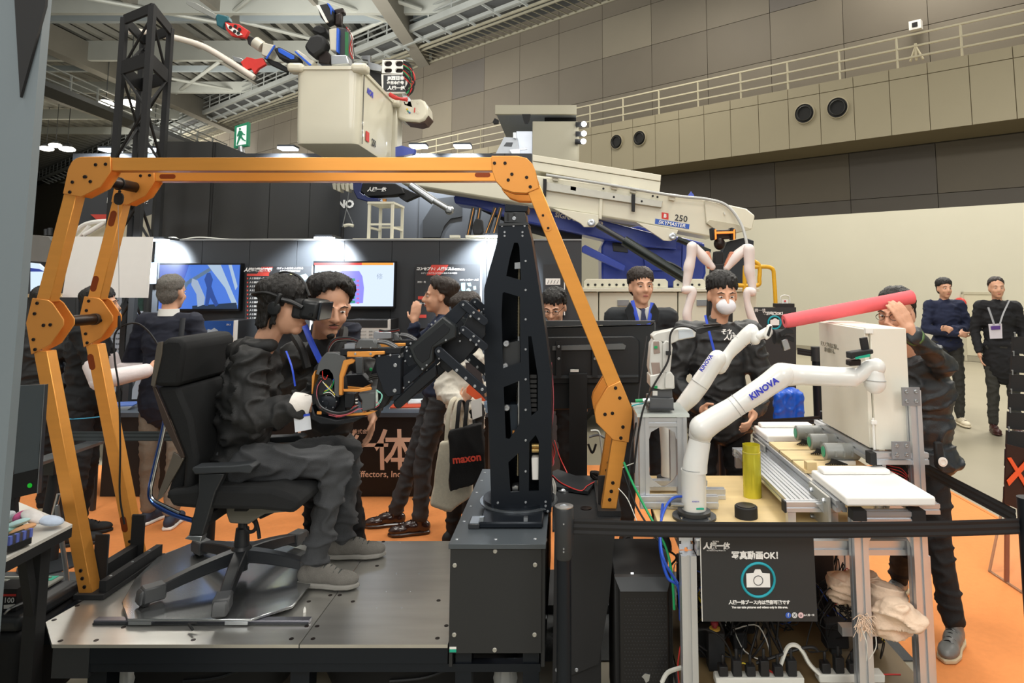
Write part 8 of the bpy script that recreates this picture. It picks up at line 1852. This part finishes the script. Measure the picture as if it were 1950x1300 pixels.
# --- navy jacket man touching his face
t, P, h, Mt, tp = person('man in navy jacket raising a hand to his face, walking left, brown leather shoes', (at(838, 900, 5.0).x, 5.0, FLOOR), -75,
    dict(elR=(-.20, -.20, 1.18), wrR=(-.10, -.20, 1.40), head=(0, -.03, 1.60), kneL=(.1, -.12, .50), ankL=(.11, -.14, .09), kneR=(-.1, -.16, .52), ankR=(-.1, -.30, .09), hipR=(-.09, -.02, .93), elL=(.2, .10, 1.15), wrL=(.10, .16, .95)),
    hair=mhb, style='full', top=fab('jacket_navy', '1c2740'), bottom=fab('trousers_charcoal', '3a3b3e'), shoe=mat('leather_brown', '33201a', .22, 0, .15, 20, coat=.5), H=1.72, vox=.009, hands=dict(R=((.1, .05, 1), (0, 1, 0), .3)), seed=16)
# --- woman with totes
t, P, h, Mt, tp = person('woman in loose white jacket and black skirt holding leaflets, two tote bags on her arm', (at(884, 900, 4.6).x, 4.6, FLOOR), 130,
    dict(elL=(.2, -.02, 1.05), wrL=(.10, -.26, 1.02), elR=Wp(848, 745, 4.5), wrR=Wp(880, 770, 4.38), shR=Wp(850, 672, 4.55)), hair=mhb, style='bob', top=fab('jacket_ivory', 'dcd8cc', .8), bottom=blk2, shoe=M['matblack'], H=1.62, vox=.008, cvox=.010, amp=.014, hands=dict(R=((.45, -.3, .8), (.3, 1, -.1), .5)), seed=18, sleeve=1.25, coat=.2)
part('name_badge', t, mat('badge_paper2', 'e4e2de', .5), lambda q: q.plate([(896, 764), (917, 757), (918, 792), (900, 799)], 4.2, .003))
tt = thing('leaflet', 'orange and dark leaflet held in her hand beside the column', 'leaflet', at(908, 740, 4.3))
part('sheet', tt, mat('leaf_dark', '3b3233', .5), lambda q: q.plate([(886, 690), (914, 688), (924, 762), (902, 755), (890, 720)], 4.3, .004)); part('orange_corner', tt, mat('leaf_orange', 'e0582a', .5), lambda q: q.plate([(889, 738), (896, 730), (925, 762), (922, 764), (905, 760), (888, 747)], 4.296, .003)); part('white_sheet', tt, M['white'], lambda q: q.plate([(881, 675), (890, 668), (911, 686), (894, 690), (885, 690)], 4.295, .003))
def tote(nm, label, m, pix, Y, hs_):
    b = thing(nm, label, 'bag', at(pix[2][0], pix[2][1], Y))
    mb = MB(); n = len(pix); mb.prism([at(x, y, Y) for x, y in pix], (0, .05, 0))
    displaced('bag_body', b, m, mb, .01, .012, 5, seed=hs_, sm=3, folds=(1.4, 1, .5)); return b
mto = fab('canvas_cream', 'cfc8b4', .9)
b = tote('tote_bag', 'cream canvas tote bag hanging from the arm of the woman in white', mto, [(836, 842), (862, 838), (905, 850), (900, 945), (858, 976), (820, 962), (826, 900)], 4.30, 2)
for a_ in ((850, 842), (862, 842)): part('handle', b, mto, lambda q: q.tube(smooth_path([at(a_[0], a_[1], 4.32), at(a_[0] + 4, 790, 4.32), at(a_[0] + 12, 762, 4.34), at(a_[0] + 26, 765, 4.40), at(a_[0] + 30, 842, 4.36)]), .014, 6, flat=.3))
b = tote('tote_bag', 'black tote bag with red lettering beside the robot column', fab('canvas_black', '0f0f11', .9), [(854, 820), (918, 806), (924, 900), (900, 925), (856, 938)], 4.18, 4)
for a_ in ((870, 818), (885, 815)): part('handle', b, MATS['canvas_black'], lambda q: q.tube(smooth_path([at(a_[0], a_[1], 4.2), at(a_[0] + 3, 785, 4.22), at(a_[0] + 6, 764, 4.28), at(a_[0] + 14, 768, 4.32), at(a_[0] + 18, 815, 4.24)]), .012, 6, flat=.3))
p_ = at(889, 873, 4.155); text('maxon', b, mat('maxon_red', 'c8402c', .6, 0, 0, emit='c8402c', estr=.05), p_, (1, 0, .12), (-.12, 0, 1), .062, bold=.002)
# --- others on the right
t, P, h, Mt, tp = person('man with round glasses looking down behind the big monitor', (at(1056, 700, 5.0).x, 5.0, FLOOR), -5, head=(-8, 22), hair=mhair, style='fringe', top=blk, bottom=blk2, shoe=M['matblack'], H=1.64, vox=.007, glasses=True, seed=20)
t, P, h, Mt, tp = person('man in dark suit and tie with blue lanyard standing behind the monitor', (at(1222, 700, 4.7).x, 4.7, FLOOR), 3, head=(8, 0), hair=mhb, style='fringe', top=fab('suit_charcoal', '22262a', .8), bottom=fab('suit_charcoal', '22262a'), shoe=M['matblack'], H=1.80, vox=.008, coat=.2, amp=.006, seed=21)
part('shirt', t, M['white'], lambda q: q.prism([at(x, y, 4.56) for x, y in [(1205, 580), (1222, 592), (1240, 582), (1236, 625), (1224, 660), (1212, 625)]], (0, .05, 0))); part('tie', t, mat('tie_navy', '3a4160', .6, 0, .5, 60), lambda q: q.plate([(1221, 588), (1229, 588), (1228, 594), (1232, 612), (1226, 650), (1220, 612), (1222, 594)], 4.545, .01)); strip(t, lblue, [at(1204, 572, 4.56), at(1210, 595, 4.54), at(1218, 625, 4.53)], .012); strip(t, lblue, [at(1242, 576, 4.56), at(1238, 600, 4.54), at(1234, 625, 4.53)], .012)
for s_, q0 in ((-1, [(1200, 574), (1208, 590), (1220, 640), (1196, 612), (1190, 590)]), (1, [(1246, 576), (1238, 592), (1228, 640), (1252, 612), (1256, 592)])): part('lapel', t, MATS['suit_charcoal'], lambda q: q.plate(q0, 4.54, .015), bev=.004)
t, P, h, Mt, tp = person('man in white face mask and black printed jacket behind the white arms', (at(1372, 800, 3.95).x, 3.98, FLOOR), -6,
    dict(elL=(.25, .0, 1.12), wrL=(.16, -.20, 1.0), elR=(-.25, .0, 1.12), wrR=(-.12, -.22, 1.02), head=(.03, -.03, 1.615)), head=(8, 10), hair=mhair, style='fringe', top=fab('jacket_black2', '26282a', .5), bottom=blk2, shoe=M['matblack'], H=1.74, vox=.007, cvox=.009, amp=.014, mask=mat('mask_white', 'e6e6ec', .8), seed=22, coat=.12, sleeve=1.15)
YJ = P['neck'].y - .165
ptext('それ、', t, M['txt'], 1389, 632, YJ, 11, shear=.2, bold=.001); ptext('人機と', t, M['txt'], 1395, 643, YJ, 11, shear=.2, bold=.001); ptext('一体', t, M['txt'], 1430, 654, YJ, 8, shear=.2)
strip(t, lblue, [at(1343, 600, YJ + .02), at(1350, 630, YJ), at(1360, 668, YJ)], .007)
# --- man with the foam tube
t, P, h, Mt, tp = person('man in glasses and dark jacket holding up the pink foam tube, grey leather shoes', (at(1785, 900, 3.55).x, 3.52, FLOOR), -35,
    dict(head=Wp(1706, 598, 3.50), neck=Wp(1738, 672, 3.56), shL=Wp(1772, 695, 3.58), shR=Wp(1722, 702, 3.66), pel=Wp(1757, 868, 3.6), hipL=Wp(1773, 885, 3.56), hipR=Wp(1742, 885, 3.64), kneL=Wp(1786, 1035, 3.5), kneR=Wp(1728, 1030, 3.75),
         ankL=('w', Vector((at(1818, 1200, 3.42).x, 3.42, .098))), ankR=('w', Vector((at(1712, 1110, 3.95).x, 3.95, .098))), elL=Wp(1798, 696, 3.36), wrL=Wp(1737, 636, 3.205), elR=Wp(1735, 780, 3.7), wrR=Wp(1725, 850, 3.6), toeL=(-.1, -1, 0), toeR=(-.2, -1, 0)),
    head=(-12, 6), hair=mhair, style='short', top=fab('jacket_slate', '23292e', .4), bottom=blk2, shoe=mat('leather_grey', '6d6e6c', .4, 0, .12, 30), sole=mat('sole_cream', 'c2b394', .7), H=1.74, vox=.0055, cvox=.009, amp=.015, glasses=True, hands=dict(L=((-.42, .03, .9), (-.25, .95, .15), .34, -1, 1.0)), seed=24, sleeve=1.02, coat=.03, hs=1.02)
part('wrist_watch', t, mat('watch_green', '4a6a35', .5), lambda q: q.tube([P['wrL'] + (P['elL'] - P['wrL']).normalized() * .03 + Matrix.Rotation(a, 3, (P['elL'] - P['wrL']).normalized()) @ ((P['elL'] - P['wrL']).cross(Vector((0, 1, 0))).normalized() * .034) for a in [i * math.pi / 10 for i in range(20)]], .009, 8, closed=True, flat=1))
part('belt_pouch', t, M['matblack'], lambda q: q.plate([(1782, 842), (1796, 842), (1800, 880), (1796, 900), (1784, 890)], 3.36, .03), bev=.006); part('pouch_reel', t, M['white'], lambda q: q.lathe(at(1795, 879, 3.355), (0, -1, 0), [(.022, 0), (.022, .004), (.012, .006), (.011, .003)], 20))
# --- far visitors
lg_ = 'far visitors by the pale wall'
t, P, h, Mt, tp = person('man in navy hoodie with folded arms standing far right by the pale wall', (at(1806, 700, 8.4).x, 8.4, FLOOR), -4,
    dict(elL=(.25, -.02, 1.12), wrL=(-.02, -.20, 1.13), elR=(-.25, -.02, 1.12), wrR=(.02, -.22, 1.07), hipL=(.09, 0, .93)), hair=mhair, style='fringe', top=fab('hoodie_navy', '1c2440'), bottom=fab('trousers_graphite', '33332f'), shoe=mat('shoe_beige', 'd8cdb4', .7), H=1.74, vox=.013, cvox=.014, seed=30, hands=dict(L=((-1, -.1, .1), (0, -1, 0), .3), R=((1, -.1, 0), (0, 1, 0), .3)))
t, P, h, Mt, tp = person('man in long black coat with white badge far right beside the hooded man', (at(1907, 700, 7.95).x, 7.95, FLOOR), -18, hair=mhb, style='short', top=fab('coat_black', '15161a'), bottom=fab('trousers_graphite', '33332f'), shoe=mat('leather_maroon', '3a1512', .4), H=1.75, vox=.013, cvox=.014, coat=.3, seed=31)
part('name_badge', t, mat('badge_paper3', 'd8d4de', .5), lambda q: q.plate([(1883, 617), (1908, 616), (1909, 644), (1886, 645)], 7.75, .01)); part('badge_header', t, mat('badge_purple', '5a3a88', .5), lambda q: q.plate([(1887, 621), (1905, 620), (1905, 627), (1888, 628)], 7.74, .005))
strip(t, mat('lanyard_grey', '9a9ca0', .5), [at(1882, 585, 7.78), at(1888, 602, 7.75), at(1893, 617, 7.73)], .012); strip(t, MATS['lanyard_grey'], [at(1922, 572, 7.78), at(1910, 598, 7.75), at(1904, 617, 7.73)], .012)
